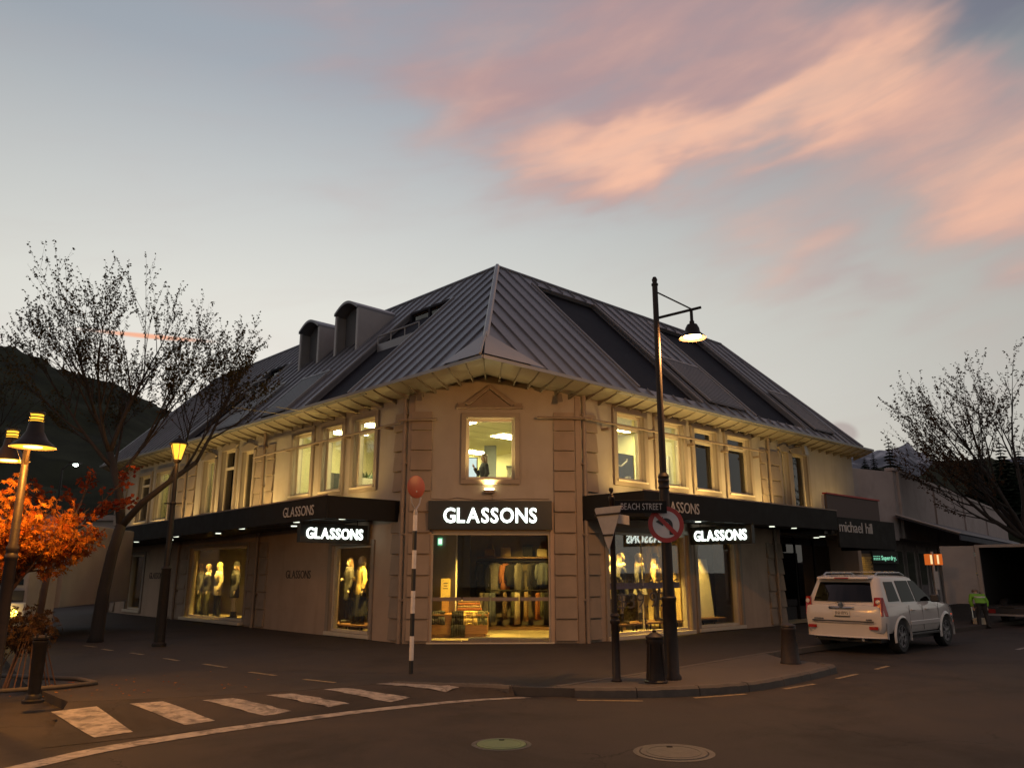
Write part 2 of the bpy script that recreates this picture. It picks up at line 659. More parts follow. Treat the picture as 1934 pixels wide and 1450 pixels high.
a = R(-44); dl = Vector((math.sin(a), math.cos(a), 0)); FL = Frame(Bp, dl, (-dl.y, dl.x, 0))
a = R(47); dr = Vector((math.sin(a), math.cos(a), 0)); FR = Frame(Cp, dr, (dr.y, -dr.x, 0))
dc = (Cp - Bp).normalized(); FC = Frame(Bp, dc, (dc.y, -dc.x, 0))
WC = (Cp - Bp).length


def inter(ol, orr):
    """plan point at offset ol from the left facade and orr from the right one"""
    a1, b1, c1 = FL.n.x, FL.n.y, Bp.dot(FL.n) + ol
    a2, b2, c2 = FR.n.x, FR.n.y, Cp.dot(FR.n) + orr
    det = a1 * b2 - a2 * b1
    return Vector(((c1 * b2 - c2 * b1) / det, (a1 * c2 - a2 * c1) / det, 0))


SL, SR = 22.2, 16.2            # facade lengths
ZE, OV, RUN = 6.40, .80, 4.85   # eave height, overhang, roof run (45 degrees)

# ------------------------------------------------------------------ ground
ZR = -.12
g = MB()
g.add([(-1500, -60, ZR), (1500, -60, ZR), (1500, 3500, ZR), (-1500, 3500, ZR)], [(0, 1, 2, 3)])
tag(g.build('road', 'asphalt'), kind='structure')


def slab(name, pts, z, mat, depth=.25):
    m = MB()
    n = len(pts)
    m.add([(p[0], p[1], z) for p in pts] + [(p[0], p[1], z - depth) for p in pts],
          [tuple(range(n))] + [(i, (i + 1) % n, n + (i + 1) % n, n + i) for i in range(n)])
    return tag(m.build(name, mat), kind='structure')


def arc(pts, n=6):
    """smooth a polyline (Catmull-Rom)"""
    out = []
    P = [Vector((*p, 0)) for p in pts]
    for i in range(len(P) - 1):
        p0, p1, p2, p3 = P[max(i - 1, 0)], P[i], P[i + 1], P[min(i + 2, len(P) - 1)]
        for k in range(n):
            t = k / n
            out.append(.5 * ((2 * p1) + (p2 - p0) * t + (2 * p0 - 5 * p1 + 4 * p2 - p3) * t * t + (3 * p1 - p0 - 3 * p2 + p3) * t ** 3))
    out.append(P[-1])
    return [(p.x, p.y) for p in out]


farR = FR.P(60, 5.4, 0)
inner = [(0.70, 12.72), (3.04, 15.11), (5.44, 17.75), (7.2, 19.45), (9.5, 21.6)]
edge_tab = [(-30, 36), (-21, 25.5), (-10.6, 17.2), (-7.6, 13.0), (-6.0, 11.3), (-4.6, 11.7), (-3.3, 12.25), (-2.2, 12.95), (-1.0, 12.98), (0.0, 12.70)]
foot = edge_tab + inner + [(farR.x, farR.y), (farR.x + 4, farR.y + 30), (-40, 60)]
slab('footpath', foot, 0.0, 'paving')
outer = arc([(0.02, 12.66), (.63, 12.56), (1.4, 12.47), (2.2, 12.52), (3.13, 12.80), (3.95, 13.28), (4.9, 14.2), (5.75, 15.15)], 6)
nose = arc([(5.75, 15.15), (5.98, 15.5), (5.9, 15.9), (5.5, 16.6), (5.44, 17.7)], 4)
slab('kerb_island', outer + nose[1:] + [(3.04, 15.09), (0.70, 12.70)], .006, 'bulb_paving')
# kerb stones round the corner, each a piece of its own under one kerb
kerb = tag(bpy.data.objects.new('kerb', None), kind='structure')
col.objects.link(kerb)
path = [Vector((*p, 0)) for p in arc([(-1.9, 13.12), (-1.2, 12.95), (-.5, 12.84), (0.02, 12.68), (.63, 12.56), (1.4, 12.47), (2.2, 12.52), (3.13, 12.80), (3.95, 13.28), (4.9, 14.2), (5.75, 15.15), (6.0, 15.5), (5.92, 15.85)], 12)]
acc, seg, cum = [path[0]], [], 0
for p0, p1 in zip(path, path[1:]):
    cum += (p1 - p0).length
    acc.append(p1)
    if cum > .92:
        seg.append(acc); acc, cum = [p1], 0
if len(acc) > 1: seg.append(acc)
for i, sg in enumerate(seg):
    if i == 2:
        continue                 # the broken gap at the drain
    m = MB()
    rings = []
    for k, p in enumerate(sg):
        d = (sg[min(k + 1, len(sg) - 1)] - sg[max(k - 1, 0)]).normalized()
        nr = Vector((d.y, -d.x, 0))
        if k == 0: p = p + d * .006
        if k == len(sg) - 1: p = p - d * .006
        j = random.uniform(-.006, .006)
        zt = .020 + j
        h = .16 + ZR if i < 3 else 0
        rings.append([p - nr * .10 + Vector((0, 0, -.2)), p + nr * .08 + Vector((0, 0, -.2)), p + nr * .06 + Vector((0, 0, zt - .035)),
                      p + nr * .02 + Vector((0, 0, zt)), p - nr * .10 + Vector((0, 0, zt))])
    m.loft(rings)
    m.build('kerb_stone', 'kerb_stone', kerb, world=True)
# channel of the parking bay behind the island
m = MB()
for (x0, y0), (x1, y1) in zip(inner, inner[1:]):
    d = Vector((x1 - x0, y1 - y0, 0)).normalized(); nr = Vector((d.y, -d.x, 0)) * .055
    p0, p1 = Vector((x0, y0, 0)), Vector((x1, y1, 0))
    m.hexa([*(q + Vector((0, 0, -.1)) for q in (p0 - nr, p0 + nr, p1 + nr, p1 - nr)), *(q + Vector((0, 0, .012)) for q in (p0 - nr, p0 + nr, p1 + nr, p1 - nr))])
tag(m.build('kerb_channel', 'kerb_stone'), kind='structure')

# raised crossing: ramp sheet from the table down to the road
rA = [(-6.0, 11.3), (-4.6, 11.7), (-3.3, 12.25), (-2.2, 12.95), (-1.0, 12.98), (0.0, 12.70)]
rB = [(-5.0, 9.0), (-3.95, 9.75), (-2.9, 10.75), (-1.75, 11.72), (-0.5, 12.42), (0.05, 12.58)]
m = MB()
rows = []
for k in range(9):
    t = k / 8
    zz = -.002 + (ZR + .006) * (t * t * (3 - 2 * t))
    rows.append([(a_[0] * (1 - t) + b_[0] * t, a_[1] * (1 - t) + b_[1] * t, zz) for a_, b_ in zip(rA, rB)])
for r0, r1 in zip(rows, rows[1:]):
    for i in range(len(r0) - 1):
        m.add([r0[i], r0[i + 1], r1[i + 1], r1[i]], [(0, 1, 2, 3)])
tag(m.build('crossing_ramp', 'asphalt', smooth=True), kind='structure')


def ramp_z(x, y):
    """height of the crossing surface at a plan point"""
    best, bt = 1e9, 0
    for i in range(len(rA) - 1):
        for f in (0, .25, .5, .75, 1):
            ax, ay = rA[i][0] * (1 - f) + rA[i + 1][0] * f, rA[i][1] * (1 - f) + rA[i + 1][1] * f
            bx, by = rB[i][0] * (1 - f) + rB[i + 1][0] * f, rB[i][1] * (1 - f) + rB[i + 1][1] * f
            L2 = (bx - ax) ** 2 + (by - ay) ** 2
            t = ((x - ax) * (bx - ax) + (y - ay) * (by - ay)) / L2
            dd = (ax + (bx - ax) * t - x) ** 2 + (ay + (by - ay) * t - y) ** 2
            if dd < best:
                best, bt = dd, t
    t = min(1, max(0, bt))
    return -.002 + (ZR + .006) * (t * t * (3 - 2 * t)) if bt > 0 else 0.0


road_marks = []
stripes = [((-5.84, 10.62), (-5.45, 10.98), (-4.41, 9.81), (-4.70, 9.50)), ((-5.11, 11.17), (-4.74, 11.35), (-3.70, 10.47), (-3.97, 10.20)),
           ((-4.25, 11.47), (-3.90, 11.66), (-2.93, 11.15), (-3.20, 10.84)), ((-3.51, 11.90), (-3.19, 12.06), (-2.28, 11.74), (-2.52, 11.49)),
           ((-2.82, 12.44), (-2.52, 12.60), (-1.49, 12.26), (-1.73, 11.95)), ((-2.13, 12.98), (-1.86, 13.17), (-0.73, 12.93), (-1.00, 12.60))]
for q in stripes:
    m = MB()
    rows = []
    for k in range(13):
        t = k / 12
        row = []
        for f in (0, .33, .67, 1):
            x0 = q[0][0] * (1 - f) + q[1][0] * f; y0 = q[0][1] * (1 - f) + q[1][1] * f
            x1 = q[3][0] * (1 - f) + q[2][0] * f; y1 = q[3][1] * (1 - f) + q[2][1] * f
            x, y = x0 * (1 - t) + x1 * t, y0 * (1 - t) + y1 * t
            row.append((x, y, max(ramp_z(x, y), ZR) + .006))
        rows.append(row)
    for r0, r1 in zip(rows, rows[1:]):
        for i in range(3):
            m.add([r0[i], r0[i + 1], r1[i + 1], r1[i]], [(0, 1, 2, 3)])
    road_marks.append(m.build('crossing_stripe', 'road_paint', smooth=True))
up = [(-4.95, 7.9), (-4.78, 8.28), (-4.45, 8.98), (-3.84, 9.74), (-3.05, 10.52), (-1.94, 11.46), (-0.76, 12.20), (0.18, 12.50)]
lo = [(-4.72, 7.8), (-4.53, 8.20), (-4.20, 8.86), (-3.62, 9.58), (-2.85, 10.36), (-1.80, 11.28), (-0.66, 12.05), (0.30, 12.42)]
m = MB()
pu, pl_ = arc(up, 5), arc(lo, 5)
for i in range(len(pu) - 1):
    m.add([(*pu[i], ZR + .006), (*pu[i + 1], ZR + .006), (*pl_[i + 1], ZR + .006), (*pl_[i], ZR + .006)], [(0, 1, 2, 3)])
road_marks.append(m.build('limit_line', 'road_paint'))


def dash(p0, p1, w, z, mat, name):
    p0, p1 = Vector((*p0, z)), Vector((*p1, z))
    d = (p1 - p0).normalized(); nr = Vector((-d.y, d.x, 0)) * w / 2
    return MB().add([p0 - nr, p1 - nr, p1 + nr, p0 + nr], [(0, 1, 2, 3)]).build(name, mat)


for p0, p1 in [((-8.25, 17.85), (-7.80, 17.45)), ((-7.05, 16.75), (-6.56, 16.28)), ((-5.88, 15.75), (-5.24, 15.18)), ((-4.59, 14.50), (-3.99, 14.02)),
               ((-3.39, 13.55), (-2.80, 13.15)), ((-10.2, 19.6), (-9.7, 19.2)), ((-9.3, 18.7), (-8.9, 18.35))]:
    road_marks.append(dash(p0, p1, .09, .005, 'yellow_paint', 'edge_dash'))
for p0, p1 in [((0.95, 12.21), (1.90, 12.13)), ((2.71, 12.42), (3.59, 12.80)), ((4.36, 13.34), (5.06, 13.92)), ((5.71, 14.60), (6.33, 15.22)),
               ((7.0, 15.95), (7.5, 16.5))]:
    road_marks.append(dash(p0, p1, .085, ZR + .005, 'yellow_paint', 'kerb_dash'))
for p0, p1 in [((12.2, 19.9), (13.1, 20.75)), ((15.2, 22.7), (16.2, 23.7)), ((18.5, 26.0), (19.6, 27.0))]:
    road_marks.append(dash(p0, p1, .1, ZR + .005, 'road_paint', 'bay_mark'))
for o in road_marks:
    tag(o, kind='structure')

# manhole covers
M('iron_green', (.11, .17, .075), .55, var=.2, scale=8, bump=.3, bscale=50)
M('iron_cover', (.050, .045, .042), .55, var=.25, scale=8, bump=.3, bscale=50)


def manhole(x, y, r, mat, label):
    t = thing('manhole_cover', label, 'manhole cover', (x, y, ZR))
    MB().lathe([(r * .93, -.05), (r * .93, .004), (r, .006), (r * 1.09, .004), (r * 1.09, -.05)], 40).build('frame_ring', 'iron_cover', t)
    m = MB().lathe([(0, .010), (r * .89, .010), (r * .905, .002), (r * .905, -.05), (0, -.05)], 40)
    m.build('lid', mat, t, smooth=30)
    MB().lathe([(r * .70, .010), (r * .705, .013), (r * .73, .013), (r * .735, .010)], 40, cap=False).build('raised_ring', mat, t)
    MB().box(-.03, .03, r * .55, r * .55 + .03, .010, .017).build('key_slot', 'fascia_black', t)


manhole(-.115, 9.2, .30, 'iron_green', 'round green manhole cover in the road')
manhole(1.68, 8.80, .385, 'iron_cover', 'round dark iron manhole cover in the road, wider than the green one')

# ------------------------------------------------------------------ main building
bld = thing('corner_shop_building', 'cream two storey corner clothes shop with dark metal seam roof', 'building', (Bp.x, Bp.y, 0))


def sheet(mb, s0, s1, z0, z1, holes, th=.28, back=True):
    """wall sheet in (s, o, z) with rectangular openings and reveals"""
    ss = sorted({s0, s1, *[v for h in holes for v in h[:2]]})
    zz = sorted({z0, z1, *[v for h in holes for v in h[2:4]]})
    for i in range(len(ss) - 1):
        for j in range(len(zz) - 1):
            cs, cz = (ss[i] + ss[i + 1]) / 2, (zz[j] + zz[j + 1]) / 2
            if any(h[0] < cs < h[1] and h[2] < cz < h[3] for h in holes):
                continue
            for o in ((0, -th) if back else (0,)):
                mb.add([(ss[i], o, zz[j]), (ss[i + 1], o, zz[j]), (ss[i + 1], o, zz[j + 1]), (ss[i], o, zz[j + 1])], [(0, 1, 2, 3)])
    for a0, a1, b0, b1 in [h[:4] for h in holes]:
        for q in ([(a0, b0), (a1, b0)], [(a1, b0), (a1, b1)], [(a1, b1), (a0, b1)], [(a0, b1), (a0, b0)]):
            (u0, v0), (u1, v1) = q
            mb.add([(u0, 0, v0), (u1, 0, v1), (u1, -th, v1), (u0, -th, v0)], [(0, 1, 2, 3)])
    for z in (z0, z1):
        mb.add([(s0, 0, z), (s1, 0, z), (s1, -th, z), (s0, -th, z)], [(0, 1, 2, 3)])
    for s in (s0, s1):
        mb.add([(s, 0, z0), (s, 0, z1), (s, -th, z1), (s, -th, z0)], [(0, 1, 2, 3)])
    return mb


ZM = 3.42                     # between the storeys
# openings (s0, s1, z0, z1)
UPL = [(1.54, 2.56, 3.98, 5.88), (3.21, 4.24, 3.98, 5.88), (4.92, 6.02, 3.98, 5.88),
       (8.72, 9.56, 3.75, 5.75), (10.12, 11.2, 3.75, 5.95), (11.8, 12.74, 3.75, 5.75), (15.95, 17.4, 3.75, 5.7), (18.1, 19.4, 3.75, 5.7)]
UPR = [(1.46, 2.66, 4.14, 6.0), (3.31, 4.58, 4.14, 6.0), (5.16, 6.36, 4.14, 6.0), (7.0, 8.34, 4.14, 6.0),
       (10.42, 10.92, 3.9, 5.85), (11.2, 12.3, 3.9, 5.85)]
GRL = [(1.52, 3.5, .12, 2.42), (8.7, 13.3, .14, 2.55), (17.9, 19.6, .2, 2.4)]
GRR = [(.98, 4.58, .10, 2.75), (5.02, 7.28, .12, 2.75)]
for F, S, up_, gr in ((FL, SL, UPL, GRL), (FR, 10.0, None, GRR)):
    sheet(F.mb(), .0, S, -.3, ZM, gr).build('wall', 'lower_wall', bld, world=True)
sheet(FL.mb(), 0, SL, ZM + .001, 6.32, UPL).build('wall', 'render_wall', bld, world=True)
sheet(FR.mb(), 0, SR, ZM + .001, 6.32, UPR).build('wall', 'render_wall', bld, world=True)
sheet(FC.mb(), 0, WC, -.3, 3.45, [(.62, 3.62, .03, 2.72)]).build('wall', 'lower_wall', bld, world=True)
m = sheet(FC.mb(), 0, WC, 3.451, 6.32, [(1.46, 2.72, 4.02, 5.62)])
m.add([(0, 0, 6.32), (WC, 0, 6.32), (WC * .44, 0, 6.86)], [(0, 1, 2)])
m.build('wall', 'render_wall', bld, world=True)
# end and back walls close the shell
bk = inter(-9.5, -9.5)
m = MB()
for p, q in ((FL.P(SL, 0, 0), FL.P(SL, -9.5, 0)), (FL.P(SL, -9.5, 0), bk), (bk, FR.P(SR, -9.5, 0)), (FR.P(SR, -9.5, 0), FR.P(SR, 0, 0))):
    m.add([(p.x, p.y, -.3), (q.x, q.y, -.3), (q.x, q.y, 6.32), (p.x, p.y, 6.32)], [(0, 1, 2, 3)])
m.build('back_wall', 'render_wall', bld, world=True)


def floor_poly(z, name, mat, inset=.06):
    pts = [FL.P(SL - inset, -inset, z), FL.P(0, -inset, z), FR.P(0, -inset, z), FR.P(SR - inset, -inset, z), FR.P(SR - inset, -9.4, z),
           inter(-9.4, -9.4) + Vector((0, 0, z)), FL.P(SL - inset, -9.4, z)]
    m = MB()
    m.poly(pts)
    return m.build(name, mat, bld, world=True)


floor_poly(.02, 'shop_floor', 'shop_floor')
floor_poly(3.02, 'shop_ceiling', 'shop_wall')
floor_poly(3.5, 'office_floor', 'office_floor')
floor_poly(6.06, 'office_ceiling', 'office_ceiling')

# ---- quoin blocks, one object each
QM = {}


def quoin(F, s0, s1, z, h=.49, pr=.085):
    m = F.mb()
    zb, zt = z, z + h
    m.hexa([(s0, -.02, zb), (s1, -.02, zb), (s1, pr, zb), (s0, pr, zb), (s0, -.02, zt), (s1, -.02, zt), (s1, pr * .4, zt), (s0, pr * .4, zt)])
    m.build('quoin_block', 'quoin', bld, world=True, bevel=.008)


for i in range(12):
    z = .06 + i * .523
    if z + .485 > 6.25: break
    quoin(FC, .04, .58, z); quoin(FC, WC - .70, WC - .16, z)
    if not 2.85 < z < 3.55:
        quoin(FL, .22, .60, z); quoin(FR, .16, .62, z)
for F, spans in ((FL, ((7.25, 7.74), (8.06, 8.5), (13.45, 14.1), (14.45, 15.1), (20.9, 21.35), (21.65, 22.15))), (FR, ((9.02, 9.38), (9.66, 10.0)))):
    for (s0, s1) in spans:
        for i in range(12):
            z = .06 + i * .523
            if z + .485 > 6.1 or 2.5 < z < 3.55: continue
            quoin(F, s0, s1, z)
for i in range(7, 12):                      # shaped quoin by the arched windows
    z = .06 + i * .523
    if z + .485 < 6.1: quoin(FR, 10.0 - .002 * i, 10.30, z)

# ---- drainpipes with brackets
def pipe(F, s, o, z0, z1, r=.055):
    m = F.mb()
    m.tube([(s, o, z0), (s, o, z1)], r, 10)
    p = m.build('drainpipe', 'pipe_paint', bld, world=True, smooth=40)
    for z in (1.0, 2.6, 4.4, 5.7):
        F.mb().box(s - .085, s + .085, -.01, o + .03, z, z + .05).build('pipe_clip', 'pipe_paint', p, world=True)


pipe(FL, .10, .10, 0, 6.25); pipe(FR, .06, .10, 0, 6.25)
pipe(FL, 7.9, .09, 0, 6.2); pipe(FL, 14.28, .09, 0, 6.2); pipe(FR, 9.52, .09, 0, 6.2); pipe(FL, 21.5, .09, 0, 6.2)
for F, s in ((FC, -.04), (FC, WC - .13)):
    F.mb().box(s, s + .15, .0, .035, 0, 6.2).build('corner_board', 'pipe_paint', bld, world=True)


# ---- windows
def ring(mb, s0, s1, z0, z1, w, o0, o1):
    mb.box(s0, s1, o0, o1, z0, z0 + w); mb.box(s0, s1, o0, o1, z1 - w, z1)
    mb.box(s0, s0 + w, o0, o1, z0 + w, z1 - w); mb.box(s1 - w, s1, o0, o1, z0 + w, z1 - w)
    return mb


def window(F, s0, s1, z0, z1, glass='glass', transom=None, case=.17, arch=0.0, sill=True):
    cs = F.mb()
    if arch > 0:
        k = 8
        out, inn = [], []
        for i in range(k + 1):
            t = i / k
            s = s0 - case + (s1 - s0 + 2 * case) * t
            out.append((s, z1 + case * .7 + arch * math.sin(math.pi * t)))
            inn.append((s0 + (s1 - s0) * t, z1 - .02))
        cs.prism(out + inn[::-1], .0, .07)
        cs.box(s0 - case, s0, .0, .07, z0 - case * .7, z1 - .02); cs.box(s1, s1 + case, .0, .07, z0 - case * .7, z1 - .02)
        cs.box(s0, s1, 0, .07, z0 - case * .7, z0)
    else:
        cs.box(s0 - case, s1 + case, 0, .07, z0 - case, z0); cs.box(s0 - case, s1 + case, 0, .07, z1, z1 + case)
        cs.box(s0 - case, s0, 0, .07, z0, z1); cs.box(s1, s1 + case, 0, .07, z0, z1)
    w = cs.build('window', 'casing', bld, world=True, bevel=.01)
    fr = F.mb()
    ring(fr, s0, s1, z0, z1, .075, -.20, -.10)
    if transom:
        fr.box(s0 + .075, s1 - .075, -.20, -.10, transom - .045, transom + .045)
    fr.build('frame', 'joinery', w, world=True)
    for a0, a1 in ([(z0 + .075, (transom - .045) if transom else z1 - .075)] + ([(transom + .045, z1 - .075)] if transom else [])):
        F.mb().box(s0 + .075, s1 - .075, -.156, -.148, a0, a1).build('pane', glass, w, world=True)
    if sill:
        F.mb().box(s0 - .06, s1 + .06, -.1, .11, z0 - .05, z0 - .002).build('sill', 'joinery', w, world=True)
    return w


for i, h in enumerate(UPL):
    ar = .16 if 3 <= i <= 5 else 0
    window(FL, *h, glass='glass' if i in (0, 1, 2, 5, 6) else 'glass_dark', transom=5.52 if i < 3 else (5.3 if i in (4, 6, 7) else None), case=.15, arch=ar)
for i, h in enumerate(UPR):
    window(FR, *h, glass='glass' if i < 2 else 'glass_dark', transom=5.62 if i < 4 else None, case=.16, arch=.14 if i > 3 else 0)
window(FC, 1.46, 2.72, 4.02, 5.62, case=.13, sill=False)
# pediment over the corner window
m = FC.mb()
x0, x1, xc = 1.20, 2.94, 2.06
m.box(x0, x1, 0, .10, 5.86, 5.93)
m.prism([(x0 + .20, 6.01), (x0 + .30, 5.93), (xc, 6.39), (xc, 6.51)], 0, .11)
m.prism([(x1 - .20, 6.01), (x1 - .30, 5.93), (xc, 6.39), (xc, 6.51)], 0, .11)
m.prism([(x0 + .3, 5.931), (x1 - .3, 5.931), (xc, 6.388)], 0, .03)
m.box(x0 + .02, x0 + .24, 0, .09, 5.932, 6.01); m.box(x1 - .24, x1 - .02, 0, .09, 5.932, 6.01)
m.build('pediment', 'pipe_paint', bld, world=True, bevel=.01)

# ---- service rail with lamps across the upper windows
for F, q0, q1 in ((FL, (.1, .25, 5.47), (8.3, .25, 5.40)), (FR, (-.1, .25, 5.58), (8.9, .25, 5.63)), (FC, (-.3, .16, 5.53), (.70, .16, 5.56)), (FC, (3.30, .16, 5.62), (WC + .3, .16, 5.60))):
    F.mb().tube([q0, q1], .034, 8).build('service_rail', 'pipe_paint', bld, world=True, smooth=40)
for F, ss in ((FL, (.8, 2.85, 4.6, 6.3)), (FR, (.9, 2.95, 4.85, 6.7, 8.6))):
    for s in ss:
        F.mb().box(s - .04, s + .04, 0, .25, 5.40, 5.47).build('rail_bracket', 'pipe_paint', bld, world=True)

# ---- shopfront glazing
def shopfront(F, s0, s1, z0, z1, mull=(), bay=False, label=None):
    fr = F.mb()
    ring(fr, s0, s1, z0, z1, .07, -.22, -.08)
    for q in mull:
        fr.box(q - .008, q + .008, -.165, -.135, z0 + .07, z1 - .07)
    w = fr.build('shop_window', 'joinery', bld, world=True)
    br = [s0 + .07] + [v for q in mull for v in (q - .008, q + .008)] + [s1 - .07]
    for a0, a1 in zip(br[::2], br[1::2]):
        F.mb().box(a0, a1, -.156, -.146, z0 + .07, z1 - .07).build('pane', 'shop_glass', w, world=True)
    cs = F.mb()
    cs.box(s0 - .14, s0, 0, .05, z0 - .12, z1 + .12); cs.box(s1, s1 + .14, 0, .05, z0 - .12, z1 + .12); cs.box(s0, s1, 0, .05, z1, z1 + .12)
    cs.build('surround', 'casing', w, world=True, bevel=.008)
    F.mb().box(s0 - .10, s1 + .10, -.08, .22 if bay else .10, z0 - .10, z0 - .002).build('sill', 'joinery', w, world=True, bevel=.01)
    return w


shopfront(FL, *GRL[0]); shopfront(FL, *GRL[1], bay=True); shopfront(FL, *GRL[2])
shopfront(FR, *GRR[0], mull=(2.60,)); shopfront(FR, *GRR[1])
# glazed corner entrance: two fixed lights and two sliding leaves
ent = FC.mb()
ent.box(.62, 3.62, -.2, -.08, 2.62, 2.72); ent.box(.62, .66, -.2, -.08, .03, 2.62); ent.box(3.58, 3.62, -.2, -.08, .03, 2.62)
ent.box(.55, 3.69, -.2, .12, .0, .03)
door = ent.build('entrance_door', 'joinery', bld, world=True)
for a0, a1 in ((.66, 1.39), (1.42, 2.11), (2.13, 2.82), (2.85, 3.58)):
    p = FC.mb().box(a0, a1, -.146, -.136, .06, 2.62).build('door_leaf', 'shop_glass', door, world=True)
    FC.mb().box(a0, a1, -.134, -.128, 1.0, 1.09).build('manifestation_band', 'pipe_paint', p, world=True)
    FC.mb().box(a0, a1, -.155, -.12, .03, .06).build('bottom_rail', 'pipe_paint', p, world=True)

# ---- eaves: soffit panels, brackets, gutter edge
pr = inter(OV, OV)
sLp, sRp = (pr - Bp).dot(FL.d), (pr - Cp).dot(FR.d)
eave = MB()
for F, S, s0 in ((FL, SL + .25, sLp), (FR, SR + .25, sRp)):
    eave.xf = lambda q, F=F: F.P(*q)
    eave.box(s0, S, OV - .03, OV + .03, ZE - .05, ZE + .03)
gut = eave.build('gutter_edge', 'roof_edge', bld, world=True)
cpk = FC.P(WC * .44, -.02, 6.80)


def soffit_pt(F, s, k):
    """k 0 at the wall line, 1 at the gutter; past the chamfer the wall line steps onto the corner wall"""
    outp = F.P(s, OV - .03, ZE - .04)
    if s >= 0:
        inn = F.P(s, -.02, 6.20)
    else:
        s0 = sLp if F is FL else sRp
        t = s / s0
        base = F.P(0, -.02, 6.20)
        inn = base.lerp(cpk, min(1, t))
    return inn.lerp(outp, k)


for F, S, s0, step in ((FL, SL + .25, sLp, .62), (FR, SR + .25, sRp, .60)):
    n = round((S - s0) / step)
    ks = [s0 + (S - s0) * i / n for i in range(n + 1)]
    for i in range(n):
        rows = []
        for k in (0, .25, .5, .75, 1):
            dip = -.05 * math.sin(math.pi * k)
            rows.append([soffit_pt(F, ks[i] + .012, k) + Vector((0, 0, dip)), soffit_pt(F, ks[i + 1] - .012, k) + Vector((0, 0, dip))])
        m = MB()
        for r0, r1 in zip(rows, rows[1:]):
            m.add([r0[0], r0[1], r1[1], r1[0]], [(0, 1, 2, 3)])
        m.build('soffit_panel', 'soffit_metal', bld, world=True, smooth=True)
    for i in range(0 if F is FL else 1, n + 1):
        q0, q1, q2 = soffit_pt(F, ks[i], 0), soffit_pt(F, ks[i], .55), soffit_pt(F, ks[i], 1)
        dz = Vector((0, 0, 1)); wv = F.d * .022
        pr_ = [q0 - dz * .0, q1 - dz * .0, q2 + dz * .02, q2 - dz * .02, q1 - dz * .085, q0 - dz * .13]
        m = MB()
        m.add([p - wv for p in pr_] + [p + wv for p in pr_], [(0, 1, 2, 3, 4, 5), (11, 10, 9, 8, 7, 6)] + [(j, 6 + j, 6 + (j + 1) % 6, (j + 1) % 6) for j in range(6)])
        m.build('eave_bracket', 'bracket', bld, world=True)

# ---- roof
C45 = math.sqrt(.5)


def RP(F, s, t, h=0.0):
    """roof point: s along the eave, t plan run up the slope, h proud of it"""
    return F.P(s, OV - t + h * C45, ZE + t + h * C45)


apx = inter(OV - RUN, OV - RUN)
sLa, sRa = (apx - Bp).dot(FL.d), (apx - Cp).dot(FR.d)
EL, ER = SL + .3, 15.45
ERr = ER - 1.75                                # the far end leans in a little
SLOTS_L = [(1.9, 4.15, .06, 3.75), (11.5, 13.2, .06, 3.4)]
SLOTS_R = [(1.92, 4.95, .28, 4.50), (8.15, 11.5, .30, 4.55)]
roof = None
for F, s0, sa, E, slots in ((FL, sLp, sLa, EL, SLOTS_L), (FR, sRp, sRa, ER, SLOTS_R)):
    m = MB(lambda q, F=F: RP(F, q[0], q[2], q[1]))
    sheet(m, sa, E if F is FL else ERr, 0, RUN, slots, th=.14, back=False)
    m.add([(s0, 0, 0), (sa, 0, 0), (sa, 0, RUN)], [(0, 1, 2)])
    if F is FR:
        m.add([(ERr, 0, 0), (E, 0, 0), (ERr, 0, RUN)], [(0, 1, 2)])
    o = m.build('roof' if roof is None else 'roof_slope', 'roof_metal', bld if roof is None else roof, world=True)
    roof = roof or o
# back slopes so that the ridge has a far side
m = MB()
zr = ZE + RUN
e1, e2 = RP(FL, EL, RUN), RP(FR, ERr, RUN)
b0, b1, b2 = inter(-9.5, -9.5), FL.P(EL, -9.5, 0), FR.P(ERr, -9.5, 0)
ap = Vector((apx.x, apx.y, zr))
zb = ZE + RUN - (9.5 - (RUN - OV))
m.add([ap, e1, Vector((b1.x, b1.y, zb)), Vector((b0.x, b0.y, zb))], [(0, 1, 2, 3)])
m.add([ap, e2, Vector((b2.x, b2.y, zb)), Vector((b0.x, b0.y, zb))], [(0, 1, 2, 3)])
m.add([e1, Vector((b1.x, b1.y, zb)), FL.P(EL, -9.5, 6.3), FL.P(EL, OV, ZE)], [(0, 1, 2, 3)])
m.add([e2, Vector((b2.x, b2.y, zb)), FR.P(ER, -9.5, 6.3), FR.P(ER, OV, ZE)], [(0, 1, 2, 3)])
m.build('back_slope', 'roof_metal', roof, world=True)
FR.mb().box(ER - .02, SR + .27, -1.2, OV - .032, ZE - .012, ZE + .035).build('end_flat', 'roof_metal', roof, world=True)
